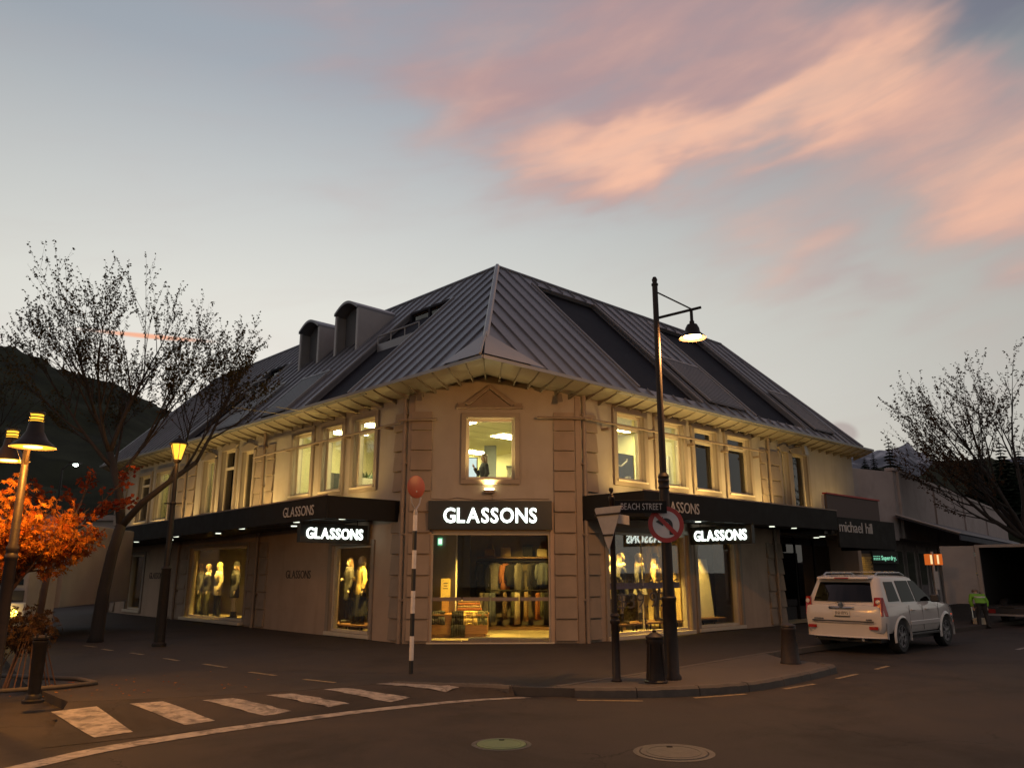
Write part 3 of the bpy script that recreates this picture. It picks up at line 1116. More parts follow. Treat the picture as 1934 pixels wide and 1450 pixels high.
# standing seams
for F, s0, sa, E, slots in ((FL, sLp, sLa, EL, SLOTS_L), (FR, sRp, sRa, ER, SLOTS_R)):
    s = s0 + .28
    while s < E - .05:
        top = RUN * min(1, (s - s0) / (sa - s0)) - .05
        if F is FR and s > ERr:
            top = RUN * (E - s) / (E - ERr)
        spans = [(.0, top)]
        for (a0, a1, c0, c1) in slots:
            if a0 - .06 < s < a1 + .06:
                spans = [(lo_, hi_) for lo_, hi_ in ((.0, c0 - .02), (c1 + .03, top)) if hi_ - lo_ > .12]
        for lo_, hi_ in spans:
            m = MB(lambda q, F=F: RP(F, q[0], q[2], q[1]))
            m.box(s - .014, s + .014, -.01, .05, lo_, hi_)
            m.build('roof_seam', 'roof_metal', roof, world=True)
        s += .60 if F is FR else .54
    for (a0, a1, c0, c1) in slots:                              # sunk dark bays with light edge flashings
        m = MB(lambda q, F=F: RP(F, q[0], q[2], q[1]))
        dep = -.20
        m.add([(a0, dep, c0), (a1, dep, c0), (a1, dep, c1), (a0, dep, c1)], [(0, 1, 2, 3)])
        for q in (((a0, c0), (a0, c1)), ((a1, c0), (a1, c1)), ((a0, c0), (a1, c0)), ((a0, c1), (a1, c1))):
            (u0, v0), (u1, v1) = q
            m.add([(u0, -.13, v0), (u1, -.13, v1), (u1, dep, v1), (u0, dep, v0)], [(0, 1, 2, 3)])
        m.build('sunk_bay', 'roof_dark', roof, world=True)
        m = MB(lambda q, F=F: RP(F, q[0], q[2], q[1]))
        m.box(a0 - .05, a0, -.1, .05, c0, c1); m.box(a1, a1 + .05, -.1, .05, c0, c1)
        m.build('bay_flashing', 'roof_edge', roof, world=True)
# hip and ridge cappings
m = MB()
h0 = Vector((pr.x, pr.y, ZE)); hv = (ap - h0)
m.tube([h0 + hv * .13 + Vector((0, -.02, .04)), ap + Vector((0, 0, .05))], .075, 6)
m.build('hip_capping', 'roof_edge', roof, world=True, smooth=40)
m = MB()
m.tube([ap + Vector((0, 0, .02)), e1 + Vector((0, 0, .02))], .06, 6); m.tube([ap + Vector((0, 0, .02)), e2 + Vector((0, 0, .02))], .06, 6)
m.tube([e2, RP(FR, ER, 0, .03)], .06, 6)
m.build('ridge_capping', 'roof_metal', roof, world=True, smooth=40)
# pale metal cap where the hip meets the prow
hq = h0 + hv * .155
hipn = Vector((0, -.03, .03))
m = MB()
m.add([RP(FL, sLp - .02, -.01, .085), RP(FL, sLp + 1.45, -.01, .085), hq + Vector((0, -.05, .10))], [(0, 1, 2)])
m.add([RP(FR, sRp - .02, -.01, .085), RP(FR, sRp + 1.95, -.01, .085), hq + Vector((0, -.05, .10))], [(0, 1, 2)])
m.build('prow_cap', 'flashing', roof, world=True)
m = MB(); m.tube([RP(FL, sLp, -.02, .09), hq + Vector((0, -.06, .13))], .03, 6)
m.build('prow_ridge', 'flashing', roof, world=True)
# fine-ribbed snow panels low on the slopes
for F, a0, a1, c0, c1 in ((FL, 5.3, 7.0, .05, 1.5), (FL, 8.6, 10.3, .05, 1.7), (FR, 5.5, 7.5, .35, 2.1), (FR, 12.2, 13.6, .3, 2.0)):
    m = MB(lambda q, F=F: RP(F, q[0], q[2], q[1]))
    m.box(a0, a1, .05, .085, c0, c1)
    pn = m.build('snow_panel', 'roof_mesh', roof, world=True)
    m = MB(lambda q, F=F: RP(F, q[0], q[2], q[1]))
    ring_ = lambda: None
    m.box(a0, a1, .05, .12, c1, c1 + .05); m.box(a0 - .04, a0, .05, .12, c0, c1 + .05); m.box(a1, a1 + .04, .05, .12, c0, c1 + .05)
    m.build('panel_frame', 'roof_edge', pn, world=True)
    rib = None
    q = c0 + .06
    m = MB(lambda q, F=F: RP(F, q[0], q[2], q[1]))
    while q < c1 - .04:
        m.box(a0 + .02, a1 - .02, .085, .105, q, q + .03)
        q += .075
    m.build('panel_ribs', 'roof_metal', pn, world=True)['kind'] = 'stuff'
# balcony in the first bay on the left slope, and a smaller one farther along
for (a0, a1, t0, t1) in ((1.95, 4.1, 2.45, 3.75), (11.55, 13.15, 2.35, 3.4)):
    m = MB(); pa, pb = RP(FL, a0, t0), RP(FL, a1, t0)
    m.tube([pa + Vector((0, 0, .22)), pb + Vector((0, 0, .22))], .028, 8)
    for f in (0, .33, .67, 1):
        q = pa.lerp(pb, f); m.tube([q - Vector((0, 0, .3)), q + Vector((0, 0, .22))], .018, 6)
    m.build('balcony_rail', 'roof_edge', roof, world=True)
    m = FL.mb()
    zf = ZE + t0 - .35
    m.box(a0 + .01, a1 - .01, OV - t0 - .06, OV - t0 + .02, zf - .1, ZE + t0 - .05)
    m.build('balcony_parapet', 'roof_metal', roof, world=True)
    m = FL.mb()
    ring(m, a0 + .05, a1 - .05, ZE + t0 - .3, ZE + t1 - .02, .08, OV - t1 + .02, OV - t1 + .10)
    m.box((a0 + a1) / 2 - .04, (a0 + a1) / 2 + .04, OV - t1 + .02, OV - t1 + .10, ZE + t0 - .3, ZE + t1 - .1)
    bw = m.build('balcony_window', 'roof_dark', roof, world=True)
    for q0, q1 in ((a0 + .3, (a0 + a1) / 2 - .08), ((a0 + a1) / 2 + .08, a1 - .3)):
        FL.mb().box(q0, q1, OV - t1 + .04, OV - t1 + .05, ZE + t0 + .1, ZE + t1 - .2).build('balcony_pane', 'glass_dark', bw, world=True)
# barrel dormers
for (a0, a1, t0, zt) in ((5.58, 7.02, 2.62, 10.47), (7.98, 9.36, 2.55, 10.33)):
    of = OV - t0
    zb_ = ZE + t0 - .05
    m = FL.mb()
    k = 10
    prof = []
    for i in range(k + 1):
        t = i / k
        prof.append((a0 + (a1 - a0) * t, zt + .30 * math.sin(math.pi * t)))
    # side cheeks and open dark front
    L = zt - (ZE + t0) + .35
    m.add([(a0, of, zb_), (a0, of, zt), (a0, of - L, zt)], [(0, 1, 2)]); m.add([(a1, of, zb_), (a1, of, zt), (a1, of - L, zt)], [(0, 1, 2)])
    m.box(a0 - .02, a0 + .10, of - .04, of + .03, zb_, zt); m.box(a1 - .10, a1 + .02, of - .04, of + .03, zb_, zt)
    dm = m.build('dormer', 'flashing', roof, world=True)
    m = FL.mb()
    pp = [(s, z) for s, z in prof]
    m.prism([(s, z + .09) for s, z in pp] + [(s, z) for s, z in pp[::-1]], of + .10, of - L - .3)
    m.build('barrel_roof', 'roof_metal', dm, world=True, smooth=30)
    m = FL.mb()
    m.prism([(a0 + .1, zb_)] + [(a0 + .1 + (a1 - a0 - .2) * i / k, zt - .02 + .28 * math.sin(math.pi * (i + .3) / (k + .6))) for i in range(k + 1)] + [(a1 - .1, zb_)], of - .35, of - .40)
    m.build('dormer_window', 'dormer_front', dm, world=True)

# ---- canopies over the footpath
def canopy(F, s0, s1, od, z0, z1, fall, name, faces=True):
    def Z(s, z): return z - fall * (s - s0)
    m = MB(lambda q: F.P(q[0], q[1], Z(q[0], q[2])))
    m.box(s0, s1, od - .06, od, z0, z1)
    m.box(s0, s0 + .06, .02, od - .061, z0, z1); m.box(s1 - .06, s1, .02, od - .061, z0, z1)
    c = m.build(name, 'fascia_black', bld, world=True, bevel=.008)
    m = MB(lambda q: F.P(q[0], q[1], Z(q[0], q[2])))
    m.box(s0 + .062, s1 - .062, .0, od - .062, z0 + .10, z0 + .14)
    m.build('soffit', 'canopy_under', c, world=True)
    s = s0 + .1
    while s < s1 - .2:                             # narrow soffit boards
        m = MB(lambda q: F.P(q[0], q[1], Z(q[0], q[2])))
        m.box(s, s + .012, .05, od - .07, z0 + .085, z0 + .10)
        m.build('soffit_batten', 'fascia_black', c, world=True)
        s += .6
    m = MB(lambda q: F.P(q[0], q[1], Z(q[0], q[2])))
    m.add([(s0 + .06, .02, z1 - .06), (s1 - .06, .02, z1 - .06), (s1 - .06, od - .06, z1 - .12), (s0 + .06, od - .06, z1 - .12)], [(0, 1, 2, 3)])
    m.build('deck', 'roof_dark', c, world=True)
    m = MB(lambda q: F.P(q[0], q[1], Z(q[0], q[2])))
    m.box(s0 - .01, s1 + .01, od - .02, od + .012, z1, z1 + .03)
    m.build('drip_edge', 'pipe_paint', c, world=True)
    return c, Z


canL, ZL_ = canopy(FL, .33, 21.5, 2.15, 2.95, 3.49, .016, 'canopy')
canR, ZR_ = canopy(FR, .0, 10.1, 2.0, 2.98, 3.60, -.003, 'canopy')
for F, Zf, c, z0, pts in ((FL, ZL_, canL, 2.95, ((1.3, 1.1), (2.9, 1.5), (4.3, .8), (6.1, 1.5), (8.6, 1.1), (11, 1.5), (13.0, .9), (15, 1.4), (17, 1.0), (18.8, 1.4))),
                          (FR, ZR_, canR, 2.98, ((.8, 1.2), (2.6, 1.3), (4.0, .8), (6.2, 1.45), (7.9, .9), (8.3, 1.5), (9.3, .9)))):
    for s, o in pts:
        m = MB(lambda q: F.P(q[0], q[1], Zf(q[0], q[2])))
        m.lathe([(.0, z0 + .075), (.085, z0 + .075), (.085, z0 + .10)], 14, (s, o, 0))
        m.build('downlight', 'downlight', c, world=True)

# ---- lit signs
def lit_sign(name, label, p, rt, w, h, tw, th, both=False, dep=.16, base=None):
    rt = Vector(rt).normalized()
    nr = rt.cross(Vector((0, 0, 1)))
    t = thing(name, label, 'sign', p, group='lit shop name signs')
    m = MB(lambda q: Vector(p) + rt * q[0] + nr * q[1] + Vector((0, 0, q[2])))
    m.box(0, w, -dep, 0, 0, h)
    m.build('sign_panel', 'sign_black', t, world=True, bevel=.006)
    o = Vector(p) + rt * ((w - tw) / 2) + Vector((0, 0, (h - th) / 2))
    text('GLASSONS', o, rt, (0, 0, 1), th, 'sign_lit', t, width=tw, bold=.022, depth=.03)
    if both:
        o = Vector(p) + rt * (w - (w - tw) / 2) - nr * dep + Vector((0, 0, (h - th) / 2))
        text('GLASSONS', o, -rt, (0, 0, 1), th, 'sign_lit', t, width=tw, bold=.022, depth=.03)
    return t


lit_sign('illuminated_sign', 'large lit white lettered sign over the corner entrance', FC.P(.53, .15, 2.74), FC.d, 3.13, .72, 2.36, .36)
s_ = lit_sign('hanging_sign', 'lit white lettered sign hanging under the canopy beside the wall lettering', FL.P(1.55, 2.12, 2.42), -FL.n, 1.98, .48, 1.66, .26, both=True)
for f in (.3, 1.7):
    MB(lambda q: FL.P(1.55 + .08, 2.12 - f + q[0], q[2])).tube([(0, 0, 2.9), (0, 0, 3.05)], .015, 6).build('hanger', 'black_iron', s_, world=True)
s_ = lit_sign('hanging_sign', 'lit white lettered sign hanging under the canopy near the leaning boards window', FR.P(4.6, .10, 2.47), FR.n, 2.0, .50, 1.70, .28, both=True)
for f in (.4, 1.7):
    MB(lambda q: FR.P(4.6 + .08, f + q[0], q[2])).tube([(0, 0, 2.97), (0, 0, 3.08)], .015, 6).build('hanger', 'black_iron', s_, world=True)


def lettering(label, body, o, rt, h, mat, width, cat='lettering', name='wall_lettering', bold=.0, gap=.09):
    t = thing(name, label, cat, o)
    text(body, o, rt, (0, 0, 1), h, mat, t, width=width, bold=bold, depth=.012, gap=gap)
    return t


lettering('grey shop name lettering on the canopy edge above the wall sign', 'GLASSONS', FL.P(2.42, 2.15, ZL_(1.7, 3.08)), -FL.d, .24, 'grey_print', 1.52)
lettering('grey shop name lettering on the canopy edge behind the no left turn sign', 'GLASSONS', FR.P(.62, 2.0, 3.14), FR.d, .26, 'grey_print', 1.66)
lettering('dark shop name lettering on the plain wall beside the narrow display window', 'GLASSONS', FL.P(6.05, .0, 1.52), -FL.d, .23, 'dark_print', 1.45)
lettering('faint dark shop name lettering on the wall behind the lantern post', 'GLASSONS', FL.P(17.2, .0, 1.45), -FL.d, .23, 'dark_print', 1.5)
# window decals on the long display window
dec = thing('window_decal', 'skirt price lettering on a violet band across the long display window', 'decal', FR.P(2.6, -.14, 1.0))
M('decal_violet', (.10, .085, .13), .6, var=.05)
M('decal_dark', (.085, .075, .075), .6, var=.05)
FR.mb().box(1.12, 4.3, -.142, -.139, 1.26, 1.42).build('band', 'decal_violet', dec, world=True)
text('Skirting Around', FR.P(1.2, -.138, 1.34), FR.d, (0, 0, 1), .26, 'decal_dark', dec, width=3.0, each=False, name='lettering')
text('$39.99', FR.P(1.5, -.138, .76), FR.d, (0, 0, 1), .40, 'decal_dark', dec, width=2.1, bold=-.01, each=False, name='price')
# corner wall lamp and its cable
wl = thing('wall_lamp', 'lit uplighter on the corner wall above the big entrance sign', 'lamp', FC.P(2.07, 0, 3.72))
m = FC.mb(); m.prism([(1.93, 3.74), (2.21, 3.74), (2.19, 3.66), (1.95, 3.66)], .0, .15); m.build('body', 'pipe_paint', wl, world=True, bevel=.008)
FC.mb().box(1.95, 2.19, .02, .13, 3.742, 3.775).build('lens', 'warm_lamp', wl, world=True)
m = FC.mb(); m.tube([(2.10, .03, 3.66), (2.16, .03, 3.58), (2.14, .03, 3.50)], .008, 5)
m.tube([(.62, .03, 3.52), (1.0, .03, 3.50), (1.25, .04, 3.55), (1.7, .03, 3.50), (2.14, .04, 3.50), (2.9, .03, 3.53), (3.6, .03, 3.52)], .010, 5)
m.build('cable', 'pipe_paint', wl, world=True)
light('wall_lamp_light', 'SPOT', FC.P(2.07, .16, 3.80), 170, (1.0, .70, .26), wl, .06, 130, FC.P(2.07, .10, 5.6), .9)
# floodlights on arms under the eaves
def flood(F, s, o, z, label, tilt=1):
    t = thing('floodlight', label, 'floodlight', F.P(s, 0, z), group='eave floodlights')
    m = F.mb()
    q_ = 1.0 if F is not FC else .55
    m.hexa([(s - .14 * q_, o - .05, z - .26 * q_), (s + .14 * q_, o - .05, z - .26 * q_), (s + .14 * q_, o + .06, z - .30 * q_), (s - .14 * q_, o + .06, z - .30 * q_),
            (s - .10 * q_, o - .16, z + .02), (s + .10 * q_, o - .16, z + .02), (s + .10 * q_, o, z + .06), (s - .10 * q_, o, z + .06)])
    m.build('housing', 'soffit_metal' if F is not FC else 'bracket', t, world=True, bevel=.01)
    m = F.mb(); m.tube([(s, 0, z + .1), (s, o - .06, z + .04)], .025, 6)
    m.build('arm', 'bracket', t, world=True)


flood(FR, 11.55, .42, 6.05, 'box floodlight hung over the arched windows of the street facade')
flood(FL, 12.2, .42, 5.95, 'box floodlight hung at the eave near the lantern post')
flood(FC, .25, .35, 6.15, 'small floodlight under the eave above the orange disc beacon')
flood(FC, WC - .55, .35, 6.15, 'small floodlight under the eave beside the pediment')
# strip uplights lying on the canopy decks
for F, ss, od, zc, kf in ((FL, (2.2, 4.6, 7.2, 9.2, 11.4, 13.6, 16.4, 19.2), 1.05, 3.42, (1.1, 1.9, 2.5, 2.3, 2.0, 1.7, 1.1, .8)), (FR, (1.6, 3.4, 5.2, 7.1, 8.9, 12.0, 14.2), .95, 3.52, (1.5, 2.7, 2.7, 2.4, 1.9, .75, .7))):
    for s, k in zip(ss, kf):
        zz = zc - (.016 * s if F is FL else 0)
        t = F.mb().box(s - .2, s + .2, od - .07, od + .07, zz - .06, zz + .02).build('uplight', 'bracket', (canL if F is FL else canR) if s < 10 or F is FL else bld, world=True)
        light('uplight_light', 'SPOT', F.P(s, od, zz + .06), 100 * k, (1.0, .64, .20), None, .12, 140, F.P(s, .15, zz + 1.7), .8)

# ------------------------------------------------------------------ rooms behind the glass
def part_wall(F, s0, s1, o, z0, z1, mat, name='partition'):
    return F.mb().box(s0, s1, o - .06, o, z0, z1).build(name, mat, bld, world=True)


# display boxes
part_wall(FL, .7, 6.6, -2.2, .02, 3.0, 'white_board'); part_wall(FL, 8.2, 16.0, -2.3, .02, 3.0, 'white_board')
part_wall(FL, 17.2, 20.5, -1.3, .02, 3.0, 'shop_dark')
part_wall(FR, 1.3, 5.0, -2.0, .02, 3.0, 'shop_dark'); part_wall(FR, 4.95, 9.6, -2.4, .02, 3.0, 'shop_dark')
for F, s, d_, mt in ((FL, 6.6, 2.2, 'white_board'), (FL, 8.15, 2.3, 'white_board'), (FL, 16.0, 2.3, 'white_board'), (FL, 17.2, 1.4, 'shop_wall'), (FL, 20.4, 1.4, 'shop_wall'), (FR, 4.86, 2.0, 'curtain_yellow'), (FR, 9.6, 2.4, 'shop_wall')):
    F.mb().box(s, s + .06, -d_, -.28, .02, 3.0).build('partition', mt, bld, world=True)
# pleated yellow curtain edge by the pier of the long display window
m = FR.mb()
pts = [(4.62 + .05 * math.sin(i * 1.3), -.35 - i * .05) for i in range(26)]
for (s0, o0), (s1, o1) in zip(pts, pts[1:]):
    m.add([(s0, o0, .15), (s1, o1, .15), (s1, o1, 2.9), (s0, o0, 2.9)], [(0, 1, 2, 3)])
cu = tag(m.build('curtain', 'curtain_yellow', smooth=True), 'yellow pleated curtain at the end of the long display window', 'curtain')
# shop back wall, shelf and dark panel behind the entrance
Y0 = 25.6
m = MB(); m.box(-2.9, 3.6, Y0, Y0 + .1, .02, 3.0); m.build('partition', 'shop_wall', bld, world=True)
m = MB(); m.box(-3.0, -1.25, 24.2, 24.3, .02, 3.0); m.build('dark_panel', 'shop_dark', bld, world=True)
for x in (-3.0,):
    MB().box(x, x + .08, 21.2, Y0, .02, 3.0).build('partition', 'shop_wall', bld, world=True)
sh = MB().box(-1.1, 3.3, 25.15, 25.55, 2.12, 2.17).build('shelf', 'dark_oak', bld, world=True)


# ------------------------------------------------------------------ figures
def ell(c, rx, ry, n=14, tilt=(0, 0)):
    return [Vector((c[0] + rx * math.cos(2 * math.pi * k / n), c[1] + ry * math.sin(2 * math.pi * k / n),
                    c[2] + tilt[0] * math.cos(2 * math.pi * k / n) + tilt[1] * math.sin(2 * math.pi * k / n))) for k in range(n)]


def baked(mb, name, mat, parent, voxel=.016, sm=4):
    """union the collected closed shapes into one continuous skin"""
    o = mb.build(name, mat, parent)
    r = o.modifiers.new('r', 'REMESH'); r.mode = 'VOXEL'; r.voxel_size = voxel
    s = o.modifiers.new('s', 'SMOOTH'); s.iterations = sm; s.factor = .5
    dg = bpy.context.evaluated_depsgraph_get()
    me = bpy.data.meshes.new_from_object(o.evaluated_get(dg))
    o.modifiers.clear()
    old = o.data
    o.data = me
    bpy.data.meshes.remove(old)
    me.polygons.foreach_set('use_smooth', [True] * len(me.polygons))
    return o


def limb(mb, pts, rad, n=12):
    mb.tube(pts, rad, n)


def hand(mb, w, d, k=1.0):
    """palm, four fingers of different length and a thumb along direction d from the wrist w"""
    w, d = Vector(w), Vector(d).normalized()
    sd = d.cross(Vector((0, 1, 0)))
    sd = (sd if sd.length > .2 else d.cross(Vector((1, 0, 0)))).normalized()
    nn = sd.cross(d)
    mb.tube([w, w + d * .05 * k, w + d * .085 * k], [.026 * k, .036 * k, .032 * k], 8)
    for i, L in enumerate((.062, .072, .068, .054)):
        a_ = w + d * .075 * k + sd * ((i - 1.5) * .018 * k)
        mb.tube([a_, a_ + d * L * .55 * k + nn * .006, a_ + d * L * .9 * k + nn * .026 * k], [.010 * k, .009 * k, .008 * k], 6)
    a_ = w + d * .03 * k - sd * .028 * k
    mb.tube([a_, a_ + d * .035 * k - sd * .025 * k, a_ + d * .07 * k - sd * .024 * k + nn * .012], [.013 * k, .011 * k, .009 * k], 6)


def figure(t, H=1.8, skin='mannequin', arms=None, legs=None, top=None, bottom=None, shoes='boot_black', hair=None, hat=None, tw=1.0, lean=(0, 0)):
    """person or mannequin in local axes, facing -y, feet at z 0"""
    k = H / 1.75
    lx, ly = lean

    ang = ly
    ca, sa = math.cos(ang), math.sin(ang)

    def S(x, y, z):
        f = max(0, z - .86)
        if f > 0:
            y, z = y * ca - f * sa, .86 + f * ca + y * sa * .5
        return Vector((x * k + lx * f, y * k, z * k))
    legs = legs or [((-.09, 0), (-.10, -.01)), ((.09, 0), (.11, .04))]          # (knee xy), (ankle xy)
    arms = arms or [((-.25, .02, 1.13), (-.27, -.05, .88)), ((.25, .02, 1.13), (.27, -.06, .88))]
    b = MB()
    tor = [(.80, .13, .10, 0), (.86, .165, .11, 0), (.94, .16, .11, 0), (1.05, .125, .095, 0), (1.14, .135, .10, -.005), (1.25, .16, .115, -.01), (1.34, .175, .105, 0), (1.41, .16, .08, .01), (1.455, .07, .06, .01), (1.50, .05, .055, 0), (1.56, .05, .055, -.01)]
    b.loft([ell(S(0, y, z), rx * k, ry * k) for z, rx, ry, y in tor])
    hd = [(1.525, .045, .05, -.02), (1.56, .062, .075, -.02), (1.61, .072, .09, -.012), (1.66, .076, .096, -.004), (1.71, .068, .085, .004), (1.745, .035, .045, .006)]
    b.loft([ell(S(0, y, z), rx * k, ry * k) for z, rx, ry, y in hd])
    b.loft([ell(S(0, -.105, 1.595), .012 * k, .012 * k, 6), ell(S(0, -.098, 1.64), .007 * k, .012 * k, 6)])        # nose
    for (kn, an), sx in zip(legs, (-1, 1)):
        b.tube([S(sx * .085, 0, .88), S(sx * .088 + (kn[0] - sx * .09) * .5, kn[1] * .5, .68), S(kn[0], kn[1], .47), S((kn[0] + an[0]) / 2, (kn[1] + an[1]) / 2 + .012, .30), S(an[0], an[1], .09)],
               [.088 * k, .078 * k, .052 * k, .052 * k, .034 * k], 12)
        b.tube([S(an[0], an[1] + .04, .05), S(an[0], an[1] - .06, .04), S(an[0], an[1] - .16, .025)], [.045 * k, .042 * k, .026 * k], 10)
    for (el_, wr), sx in zip(arms, (-1, 1)):
        sh_ = S(sx * .165, .0, 1.385)
        e_, w_ = S(*el_), S(*wr)
        b.tube([sh_, sh_.lerp(e_, .5), e_, e_.lerp(w_, .5), w_], [.05 * k, .043 * k, .034 * k, .031 * k, .022 * k], 10)
        hand(b, w_, w_ - e_, k)
    baked(b, 'body', skin, t, .013, 3)
    if top:
        mat, z0, wd, sl = top[:4]
        g_ = MB()
        tt = [(z0, .16, .125), (z0 + (1.05 - z0) * .5, .162, .125), (1.05, .145, .118), (1.15, .155, .122), (1.27, .185, .135), (1.36, .197, .125), (1.43, .165, .10), (1.475, .085, .08)]
        g_.loft([ell(S(.008 * math.sin(z * 23), -.004, z), rx * k * wd, ry * k * wd) for z, rx, ry in tt])
        if sl > 0:
            for (el_, wr), sx in zip(arms, (-1, 1)):
                sh_ = S(sx * .165, .0, 1.395); e_, w_ = S(*el_), S(*wr)
                en = e_.lerp(w_, sl)
                g_.tube([sh_, sh_.lerp(e_, .5), e_, e_.lerp(en, .5), en], [.075 * k * wd, .066 * k * wd, .060 * k * wd, .056 * k * wd, .052 * k * wd], 10)
        baked(g_, 'jacket' if sl > .3 else 'top', mat, t, .017, 2)
        if len(top) > 4 and top[4]:          # collar
            c_ = MB(); c_.loft([ell(S(0, .0, 1.41), .15 * k, .125 * k), ell(S(0, -.005, 1.46), .135 * k, .12 * k), ell(S(0, -.005, 1.52), .095 * k, .10 * k), ell(S(0, -.005, 1.50), .07 * k, .075 * k)])
            c_.build('collar', top[4], t, smooth=True)
    if bottom:
        kind, mat, z1 = bottom
        g_ = MB()
        if kind == 'skirt':
            n = 36
            rings = []
            for z, r_, wv in ((z1, 1.35, .09), (z1 + .2 * (1.02 - z1), 1.27, .07), (z1 + .55 * (1.02 - z1), 1.12, .03), (.92, 1.02, .0), (1.03, .86, 0)):
                rings.append([S((.165 * r_ + wv * .25 * math.sin(9 * a_)) * math.cos(a_), (.13 * r_ + wv * .25 * math.sin(9 * a_)) * math.sin(a_), z) for a_ in [2 * math.pi * q / n for q in range(n)]])
            g_.loft(rings)
            g_.build('skirt', mat, t, smooth=60)
        else:
            g_.loft([ell(S(0, 0, z), rx * k, ry * k) for z, rx, ry in ((.80, .15, .115), (.88, .178, .125), (.97, .168, .118), (1.04, .142, .11))])
            for (kn, an), sx in zip(legs, (-1, 1)):
                g_.tube([S(sx * .085, 0, .87), S(sx * .09, kn[1] * .5, .68), S(kn[0], kn[1], .47), S((kn[0] + an[0]) / 2, (kn[1] + an[1]) / 2, .28), S(an[0], an[1], z1)],
                        [.098 * k, .09 * k, .074 * k, .072 * k, .070 * k], 12)
            baked(g_, 'trousers', mat, t, .018, 2)
    if shoes:
        for (kn, an) in legs:
            g_ = MB()
            g_.tube([S(an[0] + (kn[0] - an[0]) * .35, an[1] + (kn[1] - an[1]) * .35, .24), S(an[0], an[1], .12), S(an[0], an[1] + .02, .05)], [.058 * k, .052 * k, .056 * k], 12)
            g_.tube([S(an[0], an[1] + .045, .045), S(an[0], an[1] - .07, .045), S(an[0], an[1] - .18, .03)], [.052 * k, .05 * k, .034 * k], 10)
            baked(g_, 'boot', shoes, t, .014, 2)
    if hair:
        mat, zl = hair
        g_ = MB()
        g_.loft([ell(S(0, .012, z), rx * k, ry * k) for z, rx, ry in ((1.60, .082, .085), (1.66, .088, .102), (1.71, .080, .096), (1.755, .052, .062), (1.772, .015, .02))])
        g_.loft([ell(S(0, y, z), rx * k, ry * k) for z, rx, ry, y in ((zl, .085, .035, .085), (zl + .1, .10, .045, .075), (1.58, .088, .06, .045), (1.68, .08, .07, .03))])
        for sx in (-1, 1):
            g_.tube([S(sx * .078, -.03, 1.68), S(sx * .09, -.02, 1.58), S(sx * .10, -.03, zl + .02)], [.02 * k, .026 * k, .015 * k], 8)
        baked(g_, 'hair', mat, t, .013, 2)
    if hat:
        kind, mat = hat
        g_ = MB()
        c_ = S(0, .005, 0)
        if kind == 'cap':
            g_.lathe([(.098 * k, 1.665 * k), (.10 * k, 1.70 * k), (.08 * k, 1.77 * k), (.03 * k, 1.795 * k), (.0, 1.797 * k)], 18, (c_.x + lx * .85, c_.y + ly * .85, 0))
            g_.loft([ell(S(0, -.10, 1.672), .075 * k, .07 * k), ell(S(0, -.11, 1.682), .072 * k, .068 * k)])
        else:
            g_.lathe([(.19 * k, 1.665 * k), (.10 * k, 1.685 * k), (.098 * k, 1.77 * k), (.06 * k, 1.80 * k), (.0, 1.80 * k)], 20, (c_.x, c_.y, 0))
            g_.lathe([(.19 * k, 1.660 * k), (.0, 1.672 * k)], 20, (c_.x, c_.y, 0))
        g_.build('hat', mat, t, smooth=40)
    return t


M('mannequin', (.58, .48, .34), .5, var=.03)
M('boot_black', (.015, .013, .012), .35, var=.1)
M('hair_blond', (.62, .50, .30), .55, var=.25, scale=40, stretch=(6, 6, 1))
M('hair_brown', (.16, .10, .06), .55, var=.25, scale=40, stretch=(6, 6, 1))
M('cloth_black', (.018, .017, .017), .85, var=.2, scale=20)
M('cloth_char', (.055, .052, .05), .85, var=.2, scale=25)
M('cloth_tan', (.48, .34, .17), .85, var=.15, scale=20, bump=.4, bscale=50)
M('cloth_cream', (.66, .56, .38), .9, var=.12, scale=30, bump=.5, bscale=70)
M('cloth_yellow', (.62, .47, .16), .85, var=.18, scale=16, bump=.4, bscale=40)
M('cloth_rust', (.40, .15, .06), .85, var=.15, scale=20)
M('cloth_check', (.20, .14, .09), .85, var=.6, scale=28)
M('cloth_denim', (.13, .15, .18), .85, var=.2, scale=20)
M('cloth_olive', (.13, .13, .07), .85, var=.2, scale=20)
M('cloth_grey', (.20, .19, .18), .85, var=.2, scale=20)
TL, TR = math.atan2(FL.n.x, -FL.n.y), math.atan2(FR.n.x, -FR.n.y)


def mann(F, s, o, z, turn, label, **kw):
    p = F.P(s, o, z)
    t = thing('mannequin', label, 'mannequin', p, (TL if F is FL else TR) + turn, group='dressed shop window mannequins')
    return figure(t, **kw)


crossed = [((-.24, -.02, 1.14), (-.10, -.17, 1.16)), ((.25, .02, 1.13), (.27, -.06, .88))]
hipA = [((-.26, .05, 1.15), (-.20, -.06, .98)), ((.25, .02, 1.12), (.26, -.05, .87))]
